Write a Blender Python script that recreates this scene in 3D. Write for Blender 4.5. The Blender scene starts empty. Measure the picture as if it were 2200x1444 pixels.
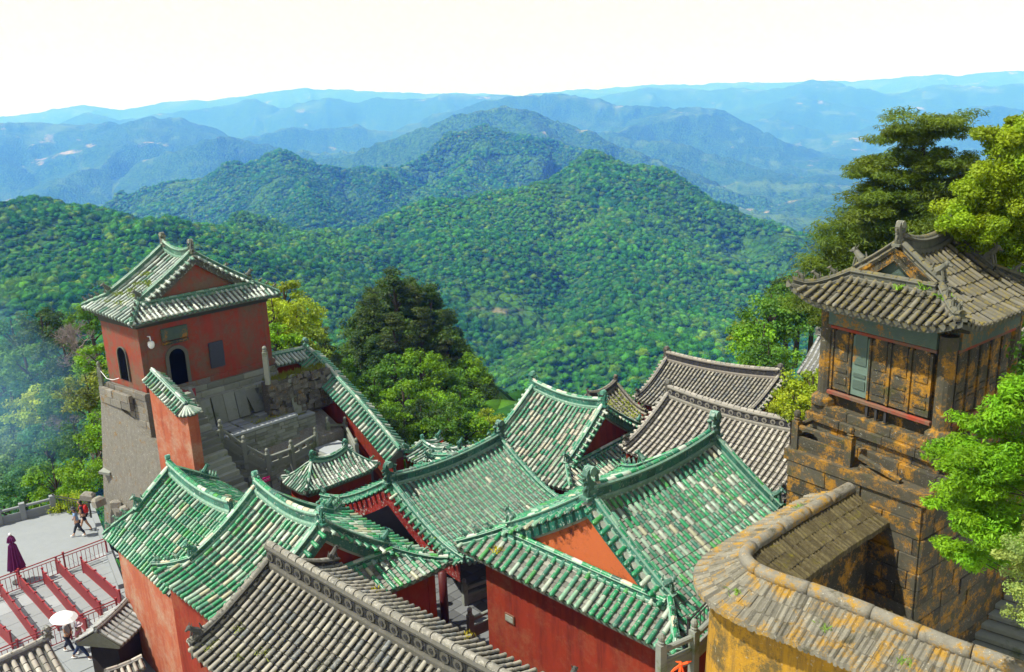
import bpy, bmesh, math, random
import numpy as np
from mathutils import Vector, Matrix
random.seed(7); rng = np.random.default_rng(7)
S = bpy.context.scene; COL = S.collection
R_ = math.radians
# ------------------------------------------------------------------ camera
FPX, PITCH, ROLL = 1900.0, R_(15.2), R_(2.0)
cam_d = bpy.data.cameras.new('camera'); cam = bpy.data.objects.new('camera', cam_d); COL.objects.link(cam)
cam_d.sensor_width = 36; cam_d.lens = FPX / 2200 * 36; cam_d.clip_start = .1; cam_d.clip_end = 90000
cam.matrix_world = Matrix.Rotation(math.pi/2 - PITCH, 4, 'X') @ Matrix.Rotation(-ROLL, 4, 'Z')
S.camera = cam
# ------------------------------------------------------------------ world + sun
SUN_AZ = math.atan2(-.97, -.22)      # compass: x = sin, y = cos; sun stands to the left, a little behind the viewer
SUN_EL = R_(57)
w = bpy.data.worlds.new('World'); S.world = w; w.use_nodes = True
nt = w.node_tree; nt.nodes.clear()
out = nt.nodes.new('ShaderNodeOutputWorld'); bg = nt.nodes.new('ShaderNodeBackground')
sky = nt.nodes.new('ShaderNodeTexSky'); sky.sky_type = 'NISHITA'; sky.sun_disc = False
sky.sun_elevation = SUN_EL; sky.sun_rotation = SUN_AZ; sky.altitude = 1500; sky.dust_density = 4; sky.air_density = 1.2
SKY_STRENGTH = .083
mixc = nt.nodes.new('ShaderNodeMix'); mixc.data_type = 'RGBA'; mixc.blend_type = 'MIX'
tc = nt.nodes.new('ShaderNodeTexCoord'); mp = nt.nodes.new('ShaderNodeMapping'); mp.inputs['Scale'].default_value = (1.2, 1.2, 5)
ns = nt.nodes.new('ShaderNodeTexNoise'); ns.inputs['Scale'].default_value = 1.6; ns.inputs['Detail'].default_value = 5
rmp = nt.nodes.new('ShaderNodeMapRange'); rmp.inputs[1].default_value = .3; rmp.inputs[2].default_value = .75
rmp.inputs[3].default_value = .86; rmp.inputs[4].default_value = 1.
nt.links.new(tc.outputs['Generated'], mp.inputs['Vector']); nt.links.new(mp.outputs[0], ns.inputs['Vector'])
nt.links.new(ns.outputs['Fac'], rmp.inputs[0])
sxyz = nt.nodes.new('ShaderNodeSeparateXYZ'); nt.links.new(tc.outputs['Generated'], sxyz.inputs[0]); zr = nt.nodes.new('ShaderNodeMapRange')      # the overcast veil thins towards the zenith
zr.inputs[1].default_value = .22; zr.inputs[2].default_value = .9; zr.inputs[3].default_value = 1.; zr.inputs[4].default_value = .22; nt.links.new(sxyz.outputs[2], zr.inputs[0])
mul = nt.nodes.new('ShaderNodeMath'); mul.operation = 'MULTIPLY'; nt.links.new(rmp.outputs[0], mul.inputs[0]); nt.links.new(zr.outputs[0], mul.inputs[1]); nt.links.new(mul.outputs[0], mixc.inputs[0])
nt.links.new(sky.outputs[0], mixc.inputs[6]); mixc.inputs[7].default_value = (9.6, 9.2, 6.7, 1)     # thin bright overcast
nt.links.new(mixc.outputs[2], bg.inputs[0]); bg.inputs[1].default_value = SKY_STRENGTH
nt.links.new(bg.outputs[0], out.inputs[0])
sd = bpy.data.lights.new('sun', 'SUN'); sun = bpy.data.objects.new('sun', sd); COL.objects.link(sun)
sd.energy = 5.0; sd.angle = R_(.6); sd.color = (1, .96, .88)
svec = Vector((math.sin(SUN_AZ)*math.cos(SUN_EL), math.cos(SUN_AZ)*math.cos(SUN_EL), math.sin(SUN_EL)))
sun.rotation_euler = svec.to_track_quat('Z', 'Y').to_euler()
S.view_settings.view_transform = 'Standard'; S.view_settings.look = 'None'; S.view_settings.gamma = 1
S.view_settings.exposure = .55; S.view_settings.use_curve_mapping = False
S.render.engine = 'CYCLES'; S.cycles.use_denoising = True
S.cycles.max_bounces = 6; S.cycles.diffuse_bounces = 2; S.cycles.glossy_bounces = 2; S.cycles.volume_bounces = 3
S.cycles.transparent_max_bounces = 6; S.cycles.use_adaptive_sampling = True
# ------------------------------------------------------------------ survey helpers: a sighted point at a known height / distance
cp, sp_ = math.cos(PITCH), math.sin(PITCH); cr, sr = math.cos(-ROLL), math.sin(-ROLL)
def ray(u, v):
    x = (u-1100)/FPX; y = -(v-722)/FPX
    x, y = cr*x - sr*y, sr*x + cr*y
    return np.array([x, cp + y*sp_, -sp_ + y*cp])
def at(u, v, z): d = ray(u, v); return d*(z/d[2])
def atd(u, v, r): d = ray(u, v); return d*(r/math.hypot(d[0], d[1]))
def proj(P):
    X, Y, Z = P[..., 0], P[..., 1], P[..., 2]
    W = Y*cp - Z*sp_; yy = Y*sp_ + Z*cp
    xx, yy = cr*X + sr*yy, -sr*X + cr*yy
    return 1100 + FPX*xx/W, 722 - FPX*yy/W, W
# ------------------------------------------------------------------ tagging
def tag(o, label=None, cat=None, group=None, kind=None):
    if label: o['label'] = label
    if cat: o['category'] = cat
    if group: o['group'] = group
    if kind: o['kind'] = kind
    return o
def thing(name, label, cat, loc=(0, 0, 0), rz=0, group=None):
    o = bpy.data.objects.new(name, None); COL.objects.link(o); o.location = loc; o.rotation_euler = (0, 0, rz)
    o.empty_display_size = .2
    return tag(o, label, cat, group)
def link(name, me, parent=None, mat=None, loc=None, rz=None):
    o = bpy.data.objects.new(name, me); COL.objects.link(o)
    if parent: o.parent = parent
    if mat is not None and len(me.materials) == 0: me.materials.append(mat)
    if loc is not None: o.location = loc
    if rz is not None: o.rotation_euler = (0, 0, rz)
    return o
# ------------------------------------------------------------------ mesh builder
class MB:
    def __init__(s): s.v = []; s.f = []; s.c = []; s.col = (1, 1, 1)
    def add(s, vs, fs, col=None):
        b = len(s.v); s.v += [tuple(map(float, p)) for p in vs]; s.f += [tuple(i+b for i in f) for f in fs]
        c = col or s.col; s.c += [c]*len(vs); return s
    def box(s, c, d, rz=0, col=None, taper=1.0, M=None):
        hx, hy, hz = d[0]/2, d[1]/2, d[2]/2; vs = []
        for z in (-hz, hz):
            k = 1 if z < 0 else taper
            for x, y in ((-hx, -hy), (hx, -hy), (hx, hy), (-hx, hy)):
                x2, y2 = x*k, y*k; vs.append((x2*math.cos(rz)-y2*math.sin(rz), x2*math.sin(rz)+y2*math.cos(rz), z))
        if M is not None: vs = [tuple(M @ Vector(p)) for p in vs]
        vs = [(p[0]+c[0], p[1]+c[1], p[2]+c[2]) for p in vs]
        return s.add(vs, [(0, 3, 2, 1), (4, 5, 6, 7), (0, 1, 5, 4), (1, 2, 6, 5), (2, 3, 7, 6), (3, 0, 4, 7)], col)
    def prism(s, poly, z0, z1, col=None):
        n = len(poly); vs = [(p[0], p[1], z0) for p in poly] + [(p[0], p[1], z1) for p in poly]
        return s.add(vs, [tuple(range(n))[::-1], tuple(range(n, 2*n))] + [(i, (i+1) % n, n+(i+1) % n, n+i) for i in range(n)], col)
    def extr(s, poly3, dvec, col=None):            # polygon in 3D pushed along dvec
        n = len(poly3); vs = [tuple(p) for p in poly3] + [tuple(np.array(p)+np.array(dvec)) for p in poly3]
        return s.add(vs, [tuple(range(n))[::-1], tuple(range(n, 2*n))] + [(i, (i+1) % n, n+(i+1) % n, n+i) for i in range(n)], col)
    def tube(s, pts, rad, n=6, col=None, cap=True):
        pts = [np.array(p, float) for p in pts]; m = len(pts)
        if not hasattr(rad, '__len__'): rad = [rad]*m
        vs = []; up0 = None
        for i, p in enumerate(pts):
            t = pts[min(i+1, m-1)] - pts[max(i-1, 0)]; t = t/(np.linalg.norm(t)+1e-9)
            if up0 is None: up0 = np.array([0, 0, 1.]) if abs(t[2]) < .9 else np.array([1., 0, 0])
            a = np.cross(t, up0); a = a/(np.linalg.norm(a)+1e-9); b = np.cross(a, t); up0 = b
            for k in range(n):
                q = 2*math.pi*k/n; vs.append(p + rad[i]*(math.cos(q)*a + math.sin(q)*b))
        fs = [(i*n+k, i*n+(k+1) % n, (i+1)*n+(k+1) % n, (i+1)*n+k) for i in range(m-1) for k in range(n)]
        if cap: fs += [tuple(range(n))[::-1], tuple(range((m-1)*n, m*n))]
        return s.add(vs, fs, col)
    def sweep(s, path, prof, col=None, caps=True):  # closed profile [(side, up)] along a path; side horizontal, up = world up
        path = [np.array(p, float) for p in path]; m = len(path); n = len(prof); vs = []
        for i, p in enumerate(path):
            t = path[min(i+1, m-1)] - path[max(i-1, 0)]; t = t/(np.linalg.norm(t)+1e-9)
            sd_ = np.cross(t, (0, 0, 1)); sd_ = sd_/(np.linalg.norm(sd_)+1e-9); up = np.cross(sd_, t)
            for (a, b) in prof: vs.append(p + a*sd_ + b*up)
        fs = [(i*n+k, i*n+(k+1) % n, (i+1)*n+(k+1) % n, (i+1)*n+k) for i in range(m-1) for k in range(n)]
        if caps: fs += [tuple(range(n))[::-1], tuple(range((m-1)*n, m*n))]
        return s.add(vs, fs, col)
    def ball(s, c, r, n=8, m=5, col=None):
        if not hasattr(r, '__len__'): r = (r, r, r)
        vs = [(c[0], c[1], c[2]+r[2])]
        for i in range(1, m):
            t = math.pi*i/m
            for k in range(n):
                q = 2*math.pi*k/n; vs.append((c[0]+r[0]*math.sin(t)*math.cos(q), c[1]+r[1]*math.sin(t)*math.sin(q), c[2]+r[2]*math.cos(t)))
        vs.append((c[0], c[1], c[2]-r[2])); L = len(vs)-1
        fs = [(0, 1+k, 1+(k+1) % n) for k in range(n)]
        fs += [(1+i*n+k, 1+(i+1)*n+k, 1+(i+1)*n+(k+1) % n, 1+i*n+(k+1) % n) for i in range(m-2) for k in range(n)]
        fs += [(L, 1+(m-2)*n+(k+1) % n, 1+(m-2)*n+k) for k in range(n)]
        return s.add(vs, fs, col)
    def lathe(s, c, prof, n=8, col=None):           # [(r, z)]
        vs = []
        for r, z in prof:
            for k in range(n): q = 2*math.pi*(k+.5)/n; vs.append((c[0]+r*math.cos(q), c[1]+r*math.sin(q), c[2]+z))
        m = len(prof); fs = [(i*n+k, i*n+(k+1) % n, (i+1)*n+(k+1) % n, (i+1)*n+k) for i in range(m-1) for k in range(n)]
        fs += [tuple(range(n))[::-1], tuple(range((m-1)*n, m*n))]
        return s.add(vs, fs, col)
    def mesh(s, name, smooth=False):
        me = bpy.data.meshes.new(name); me.from_pydata(s.v, [], s.f)
        a = me.color_attributes.new('Col', 'FLOAT_COLOR', 'POINT')
        a.data.foreach_set('color', np.array([(c[0], c[1], c[2], 1) for c in s.c], np.float32).ravel())
        if smooth: me.polygons.foreach_set('use_smooth', [True]*len(me.polygons))
        me.update(); return me
    def build(s, name, mat, parent=None, smooth=False, **k):
        me = s.mesh(name, smooth); me.materials.append(mat); return link(name, me, parent, **k)
def npmesh(name, V, F, col=None, smooth=False):
    """V (n,3) F (m,k) numpy, k = 3 or 4"""
    me = bpy.data.meshes.new(name); k = F.shape[1]
    me.vertices.add(len(V)); me.vertices.foreach_set('co', V.astype(np.float32).ravel())
    me.loops.add(F.size); me.loops.foreach_set('vertex_index', F.astype(np.int32).ravel())
    me.polygons.add(len(F)); me.polygons.foreach_set('loop_start', np.arange(0, F.size, k, dtype=np.int32))
    if smooth: me.polygons.foreach_set('use_smooth', np.ones(len(F), bool))
    if col is not None:
        a = me.color_attributes.new('Col', 'FLOAT_COLOR', 'POINT')
        a.data.foreach_set('color', np.concatenate([col, np.ones((len(col), 1))], 1).astype(np.float32).ravel())
    me.update(calc_edges=True); me.validate(); return me
# ------------------------------------------------------------------ materials
class NT:
    def __init__(s, name):
        s.m = bpy.data.materials.new(name); s.m.use_nodes = True; s.t = s.m.node_tree
        s.b = s.t.nodes['Principled BSDF']; s.o = s.t.nodes['Material Output']
    def n(s, t, **k):
        x = s.t.nodes.new(t)
        for a, b in k.items(): setattr(x, a, b)
        return x
    def l(s, a, b): s.t.links.new(a, b)
    def val(s, inp, v):
        if hasattr(v, 'is_linked') or hasattr(v, 'links'): s.l(v, inp)
        else: inp.default_value = v
    def noise(s, scale, detail=4, rough=.6, vec=None, dist=0):
        x = s.n('ShaderNodeTexNoise'); x.inputs['Scale'].default_value = scale; x.inputs['Detail'].default_value = detail
        x.inputs['Roughness'].default_value = rough; x.inputs['Distortion'].default_value = dist
        if vec is not None: s.l(vec, x.inputs['Vector'])
        return x.outputs['Fac']
    def vor(s, scale, vec=None, out='Distance', feature='F1'):
        x = s.n('ShaderNodeTexVoronoi', feature=feature); x.inputs['Scale'].default_value = scale
        if vec is not None: s.l(vec, x.inputs['Vector'])
        return x.outputs[out]
    def obj(s, scale=(1, 1, 1)):
        c = s.n('ShaderNodeTexCoord'); m = s.n('ShaderNodeMapping'); m.inputs['Scale'].default_value = scale
        s.l(c.outputs['Object'], m.inputs['Vector']); return m.outputs[0]
    def geo(s, scale=(1, 1, 1)):
        c = s.n('ShaderNodeNewGeometry'); m = s.n('ShaderNodeMapping'); m.inputs['Scale'].default_value = scale
        s.l(c.outputs['Position'], m.inputs['Vector']); return m.outputs[0]
    def rng(s, x, a, b, c=0., d=1.):
        r = s.n('ShaderNodeMapRange'); s.l(x, r.inputs[0])
        for i, q in enumerate((a, b, c, d)): r.inputs[i+1].default_value = q
        return r.outputs[0]
    def mix(s, f, a, b, mode='MIX'):
        x = s.n('ShaderNodeMix', data_type='RGBA', blend_type=mode)
        s.val(x.inputs[0], f)
        for i, q in ((6, a), (7, b)):
            if isinstance(q, tuple): x.inputs[i].default_value = (q[0], q[1], q[2], 1)
            else: s.l(q, x.inputs[i])
        return x.outputs[2]
    def ma(s, op, a, b=0.):
        x = s.n('ShaderNodeMath', operation=op); s.val(x.inputs[0], a); s.val(x.inputs[1], b); return x.outputs[0]
    def attr(s): x = s.n('ShaderNodeAttribute', attribute_name='Col'); return x.outputs['Color']
    def bump(s, h, strength=.5, dist=.02):
        x = s.n('ShaderNodeBump'); x.inputs['Strength'].default_value = strength; x.inputs['Distance'].default_value = dist
        s.l(h, x.inputs['Height']); s.l(x.outputs[0], s.b.inputs['Normal']); return x
    def fin(s, col=None, rough=.8, spec=.3):
        if col is not None:
            if isinstance(col, tuple): s.b.inputs['Base Color'].default_value = (*col, 1)
            else: s.l(col, s.b.inputs['Base Color'])
        s.val(s.b.inputs['Roughness'], rough); s.b.inputs['Specular IOR Level'].default_value = spec
        return s.m
def glaze(name, src, patina=(.46, .49, .43), amt=(.555, .70), rough=.35, dark=True, neck=(.42, .44, .38), nk=.55):
    n = NT(name)
    if src == 'attr': c = n.attr()
    else:      # single tiles carry a flag on their neck, where the mortar shows
        c = n.n('ShaderNodeObjectInfo').outputs['Color']; se = n.n('ShaderNodeSeparateColor'); n.l(n.attr(), se.inputs[0]); c = n.mix(n.ma('MULTIPLY', se.outputs[0], nk), c, neck)
    g = n.geo()
    a = n.noise(5.5, 5, .7, g); c2 = n.mix(n.rng(a, .3, .7, .0, 1.), n.mix(1., c, (.72, .78, .8), 'MULTIPLY'), n.mix(1., c, (1.15, 1.12, 1.05), 'MULTIPLY'))
    p = n.noise(9, 6, .75, g, .6); f = n.rng(p, amt[0], amt[1])
    c3 = n.mix(f, c2, patina)
    if dark:
        d = n.noise(2.3, 6, .7, g); c3 = n.mix(n.rng(d, .58, .8, 0, .6), c3, (.05, .055, .045))
    n.bump(n.noise(30, 4, .6, g), .35, .01)
    return n.fin(c3, n.rng(p, amt[0]-.08, amt[1]-.02, rough, .85), .5)
def stone(name, base, var, lichen=None, moss=None, scale=1., attr=False, rough=.9, la=(.55, .62), bump=.6, white=None, streak=None):
    n = NT(name); g = n.geo((scale, scale, scale))
    c = n.mix(n.noise(3.2, 8, .75, g), base, var)
    if attr: c = n.mix(1., c, n.attr(), 'MULTIPLY')
    if streak:
        gs = n.geo((scale*3, scale*3, scale*.35)); c = n.mix(n.rng(n.noise(1.6, 5, .7, gs), .45, .72, 0, .85), c, streak)
    if lichen:
        lf = n.ma('ADD', n.ma('MULTIPLY', n.noise(1.3, 4, .6, g), .5), n.ma('MULTIPLY', n.noise(8.5, 10, .85, g), .5)); lm_ = n.mix(n.noise(11, 5, .8, g), tuple(q*.55 for q in lichen), tuple(min(1, q*1.2) for q in lichen)); c = n.mix(n.rng(lf, la[0], la[1]), c, lm_)
    if white: c = n.mix(n.rng(n.noise(7, 7, .8, g, .5), .6, .66), c, white)
    if moss: c = n.mix(n.rng(n.noise(1.1, 8, .75, n.geo((scale, scale, scale*1.3))), .55, .68), c, moss)
    n.bump(n.noise(14, 8, .75, g), bump, .04)
    return n.fin(c, rough, .25)
M = {}
M['glaze'] = glaze('glazed_tile', 'obj'); M['glaze_m'] = glaze('glazed_tile_mesh', 'attr')
M['clay'] = glaze('clay_tile', 'obj', neck=(.05, .048, .042), nk=.7, patina=(.33, .32, .28), amt=(.5, .64), rough=.8); M['clay_m'] = glaze('clay_tile_mesh', 'attr', patina=(.33, .32, .28), amt=(.5, .64), rough=.8)
M['bed'] = stone('tile_bed', (.13, .135, .125), (.34, .34, .31), moss=(.07, .085, .03), scale=2.5, attr=True, white=(.5, .5, .46))
M['sclay'] = glaze('carved_stone_tile', 'obj', neck=(.03, .03, .02), nk=.8, patina=(.17, .135, .02), amt=(.50, .62), rough=.9); M['sclay_m'] = glaze('carved_stone_tile_mesh', 'attr', patina=(.17, .135, .02), amt=(.50, .62), rough=.9)
M['orn'] = glaze('ornament_glaze', 'attr', patina=(.45, .5, .45), amt=(.56, .66), rough=.45)
M['orn_d'] = glaze('dark_carved_ridge', 'attr', patina=(.15, .14, .12), amt=(.56, .68), rough=.8)
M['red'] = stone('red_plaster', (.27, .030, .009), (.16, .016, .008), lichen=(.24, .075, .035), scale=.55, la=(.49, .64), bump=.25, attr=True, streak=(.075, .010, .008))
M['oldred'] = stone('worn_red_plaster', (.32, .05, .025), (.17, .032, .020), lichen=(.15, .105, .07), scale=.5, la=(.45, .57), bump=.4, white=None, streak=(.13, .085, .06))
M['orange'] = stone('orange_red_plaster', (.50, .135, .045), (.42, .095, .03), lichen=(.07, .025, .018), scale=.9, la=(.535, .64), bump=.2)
M['pink'] = stone('sunlit_red_plaster', (.42, .14, .07), (.31, .065, .032), lichen=(.42, .26, .18), scale=.6, la=(.47, .62), bump=.3, streak=(.23, .055, .032))  # paler, pinker plaster tone
M['whitewash'] = stone('weathered_rubble', (.42, .41, .37), (.07, .065, .055), lichen=(.26, .15, .04), white=(.66, .66, .62), scale=1.9, attr=True, bump=1., la=(.55, .62), streak=(.15, .14, .11))
M['grey'] = stone('grey_stone', (.26, .28, .25), (.15, .165, .145), moss=(.10, .13, .05), scale=.9, attr=True)
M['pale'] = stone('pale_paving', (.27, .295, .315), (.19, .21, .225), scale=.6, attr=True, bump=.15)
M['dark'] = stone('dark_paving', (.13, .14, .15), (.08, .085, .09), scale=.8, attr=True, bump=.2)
M['rough'] = stone('rough_masonry', (.30, .29, .26), (.09, .085, .07), lichen=(.24, .14, .03), white=(.6, .6, .56), scale=2.4, attr=True, bump=1., la=(.54, .60))
M['lich'] = stone('lichen_stone', (.105, .10, .072), (.034, .032, .024), lichen=(.40, .20, .02), white=(.36, .37, .33), scale=1.7, attr=True, bump=.9, la=(.50, .575), moss=(.06, .065, .02))
M['coping'] = stone('lichen_coping', (.34, .325, .27), (.11, .10, .08), lichen=(.44, .26, .04), white=(.58, .58, .52), scale=2., attr=True, bump=1., la=(.50, .575), moss=(.085, .08, .05))
M['yell'] = stone('ochre_lichen_wall', (.54, .31, .025), (.36, .18, .015), lichen=(.15, .11, .04), scale=1.3, attr=True, bump=1., la=(.50, .58), streak=(.10, .08, .045), white=(.42, .40, .30))
M['mossy'] = stone('mossy_stone_tile', (.20, .17, .09), (.045, .036, .018), moss=(.16, .14, .012), scale=2.6, attr=True, bump=1., streak=(.05, .035, .012))
M['wood'] = stone('dark_timber', (.05, .04, .035), (.025, .022, .02), scale=2, attr=True, bump=.2)
M['eave'] = stone('grey_eave_wood', (.16, .165, .14), (.07, .075, .06), scale=2, attr=True, bump=.5)
def plain(name, col, rough=.6, nz=.15, metal=0, sc=8):
    n = NT(name); g = n.geo(); c = n.mix(n.rng(n.noise(sc, 5, .7, g), .3, .7), tuple(q*(1-nz) for q in col), tuple(min(1, q*(1+nz)) for q in col))
    n.b.inputs['Metallic'].default_value = metal; return n.fin(c, rough, .4)
M['redpaint'] = plain('red_paint', (.26, .03, .035), .45); M['black'] = plain('black_opening', (.004, .0045, .006), 1.); M['black'].node_tree.nodes['Principled BSDF'].inputs['Specular IOR Level'].default_value = 0.  # black: shade inside the openings put into the colour
M['white'] = plain('white_paint', (.75, .77, .8), .5, .05); M['plaque'] = plain('dark_plaque', (.035, .04, .06), .5)
M['teal'] = stone('teal_stone', (.075, .115, .095), (.045, .065, .055), scale=1.5, attr=True, lichen=(.34, .16, .02), la=(.53, .6)); M['iron'] = plain('iron', (.03, .03, .03), .6)
RF = {
 'E': dict(ox=4.397, oy=25.529, zr=-11.598, zh=2.538, W=3.860, L=6.600, K1=1.089, K2=1.500, c=0.242, rs=0.255, lift=0.048, th=0.787, sh=-0.037, tw=-0.013, wf=1.240, tl=-0.031),
 'C': dict(ox=-3.050, oy=36.858, zr=-15.997, zh=2.227, W=4.249, L=6.700, K1=0.000, K2=0.000, c=0.385, rs=0.265, lift=0.319, th=0.800, sh=-0.028, tw=0.004, wf=1.228, tl=-0.018),
 'D': dict(ox=2.797, oy=44.400, zr=-15.818, zh=2.479, W=4.280, L=4.950, K1=0.880, K2=1.152, c=0.256, rs=0.291, lift=0.217, th=-0.781, sh=-0.021, tw=-0.013, wf=1.070, tl=-0.011),
 'A': dict(ox=-12.285, oy=31.498, zr=-14.573, zh=1.659, W=2.762, L=5.724, K1=1.121, K2=0.000, c=-0.104, rs=0.292, lift=-0.087, th=-0.832, sh=-0.165, tw=0.031, wf=1.002, tl=0.016),
 'B': dict(ox=-7.735, oy=27.257, zr=-13.351, zh=2.011, W=3.446, L=4.134, K1=0.914, K2=1.310, c=0.533, rs=0.280, lift=0.181, th=-0.789, sh=0.142, tw=0.003, wf=1.067, tl=-0.007),
 'F': dict(ox=-3.693, oy=19.628, zr=-12.755, zh=1.280, W=2.795, L=9.345, K1=0.000, K2=0.000, c=0.261, rs=0.073, lift=0.134, th=-0.743, sh=-0.068, tw=0.004, wf=0.862, tl=-0.007),
 'G': dict(ox=10.957, oy=40.357, zr=-15.555, zh=1.759, W=3.557, L=8.500, K1=0.000, K2=0.000, c=0.319, rs=0.296, lift=0.175, th=-0.791, sh=0.028, tw=-0.005, wf=1.000, tl=-0.002),
 'H': dict(ox=13.844, oy=56.326, zr=-18.281, zh=1.791, W=3.814, L=8.500, K1=0.000, K2=0.000, c=0.332, rs=0.245, lift=0.245, th=-0.754, sh=0.061, tw=0.017, wf=1.000, tl=0.032),
 'T': dict(ox=-16.831, oy=44.620, zr=-7.326, zh=2.199, W=4.000, L=2.600, K1=0.809, K2=0.969, c=0.212, rs=0.299, lift=-0.091, th=-0.677, sh=0.097, tw=-0.012, wf=1.012, tl=-0.068),
 'M': dict(ox=10.950, oy=22.952, zr=-4.287, zh=1.219, W=2.500, L=2.814, K1=1.270, K2=1.297, c=0.406, rs=0.261, lift=0.357, th=0.670, sh=0.122, tw=-0.014, wf=1.004, tl=0.003),
 'J': dict(ox=-9.053, oy=40.000, zr=-16.738, zh=0.757, W=1.111, L=1.961, K1=1.147, K2=1.083, c=0.400, rs=0.236, lift=0.200, th=0.782, sh=0.011, tw=0.001, wf=0.960, tl=-0.000),
 'I': dict(ox=5.500, oy=52.451, zr=-18.306, zh=1.361, W=2.355, L=3.000, K1=0.000, K2=0.000, c=0.400, rs=0.299, lift=0.301, th=0.820, sh=0.013, tw=0.001, wf=1.000, tl=0.017),
 'K': dict(ox=-4.355, oy=43.500, zr=-17.865, zh=0.231, W=1.266, L=1.851, K1=0.000, K2=0.000, c=0.400, rs=0.197, lift=0.358, th=-0.787, sh=0.015, tw=-0.001, wf=1.000, tl=-0.001),
}
# ------------------------------------------------------------------ tile pieces
def tile_mesh(name, cap=False, n=8):
    """one barrel tile: local +Y runs downhill (0..1), Z outward, radius 1"""
    m = MB(); rings = ((0., .80), (.14, .84), (.15, .95), (.93, 1.0), (1.0, 1.0)) if not cap else ((0., .84), (.15, .95), (1.0, 1.02))
    vs = []
    for y, r in rings:
        for k in range(n+1):
            q = math.pi*k/n; vs.append((r*math.cos(q), y, r*math.sin(q)))
    fs = [(i*(n+1)+k, i*(n+1)+k+1, (i+1)*(n+1)+k+1, (i+1)*(n+1)+k) for i in range(len(rings)-1) for k in range(n)]
    b = (len(rings)-1)*(n+1)
    if cap:       # round end disc, a full circle hanging a little below
        vs += [(1.12*math.cos(2*math.pi*k/10), 1.02, 1.12*math.sin(2*math.pi*k/10)-.0) for k in range(10)]
        b2 = len(vs)-10; vs += [(1.12*math.cos(2*math.pi*k/10), .90, 1.12*math.sin(2*math.pi*k/10)) for k in range(10)]
        fs.append(tuple(range(b2, b2+10))[::-1]); fs += [(b2+k, b2+(k+1) % 10, b2+10+(k+1) % 10, b2+10+k) for k in range(10)]
        vs += [(.55*math.cos(2*math.pi*k/6), 1.10, .55*math.sin(2*math.pi*k/6)) for k in range(6)]; b3 = len(vs)-6
        vs += [(.7*math.cos(2*math.pi*k/6), 1.01, .7*math.sin(2*math.pi*k/6)) for k in range(6)]
        fs.append(tuple(range(b3, b3+6))[::-1]); fs += [(b3+k, b3+(k+1) % 6, b3+6+(k+1) % 6, b3+6+k) for k in range(6)]
    else:
        fs.append(tuple(range(b, b+n+1))[::-1])
    m.add(vs, fs); m.c = [(1., 1., 1.) if i < 2*(n+1) and not cap else ((1., 1., 1.) if i < n+1 else (0., 0., 0.)) for i in range(len(vs))]; return m
TILE, TCAP = tile_mesh('t'), tile_mesh('c', True)
_tm = {}
def tile_me(kind, mat):
    k = (kind, mat)
    if k not in _tm:
        me = (TCAP if kind else TILE).mesh('barrel_tile_end' if kind else 'barrel_tile', True); me.materials.append(M[mat]); _tm[k] = me
    return _tm[k]
def basis(p0, p1, nrm, r):
    y = p1-p0; yn = y/(np.linalg.norm(y)+1e-9); x = np.cross(yn, nrm); x /= (np.linalg.norm(x)+1e-9); z = np.cross(x, yn)
    return np.column_stack([x*r, y, z*r, p0])
PAL_GREEN = [((.008, .215, .08), 40), ((.010, .15, .08), 22), ((.02, .10, .08), 8), ((.04, .24, .04), 6), ((.20, .36, .25), 8), ((.34, .43, .36), 6), ((.48, .51, .45), 6), ((.48, .42, .30), 4), ((.08, .25, .17), 9)]
PAL_WORN = [((.03, .17, .10), 20), ((.06, .16, .12), 12), ((.36, .40, .37), 22), ((.55, .56, .54), 24), ((.14, .20, .17), 12), ((.10, .2, .05), 3)]
PAL_PINK = [((.02, .20, .11), 30), ((.05, .22, .10), 10), ((.50, .52, .46), 22), ((.55, .46, .38), 16), ((.20, .34, .26), 12), ((.3, .4, .3), 10)]
PAL_GREY = [((.21, .195, .165), 30), ((.27, .25, .215), 25), ((.17, .165, .15), 15), ((.15, .16, .165), 10), ((.33, .31, .26), 10)]
PAL_LGREY = [((.34, .31, .28), 30), ((.40, .37, .335), 25), ((.28, .26, .24), 15), ((.46, .43, .39), 14)]
PAL_MOSS = [((.16, .15, .11), 20), ((.17, .18, .045), 14), ((.12, .115, .09), 20), ((.2, .19, .15), 10)]
PAL_STONE = [((.20, .185, .145), 30), ((.25, .235, .19), 25), ((.15, .14, .11), 15)]
PAL_SNOW = [((.52, .55, .55), 40), ((.38, .43, .42), 25), ((.12, .22, .18), 8), ((.62, .62, .58), 10), ((.24, .27, .26), 12)]
def pick(pal):
    t = random.uniform(0, sum(w_ for _, w_ in pal))
    for c, w_ in pal:
        t -= w_
        if t <= 0: break
    k = random.uniform(.85, 1.15); return (c[0]*k, c[1]*k, c[2]*k)
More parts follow.
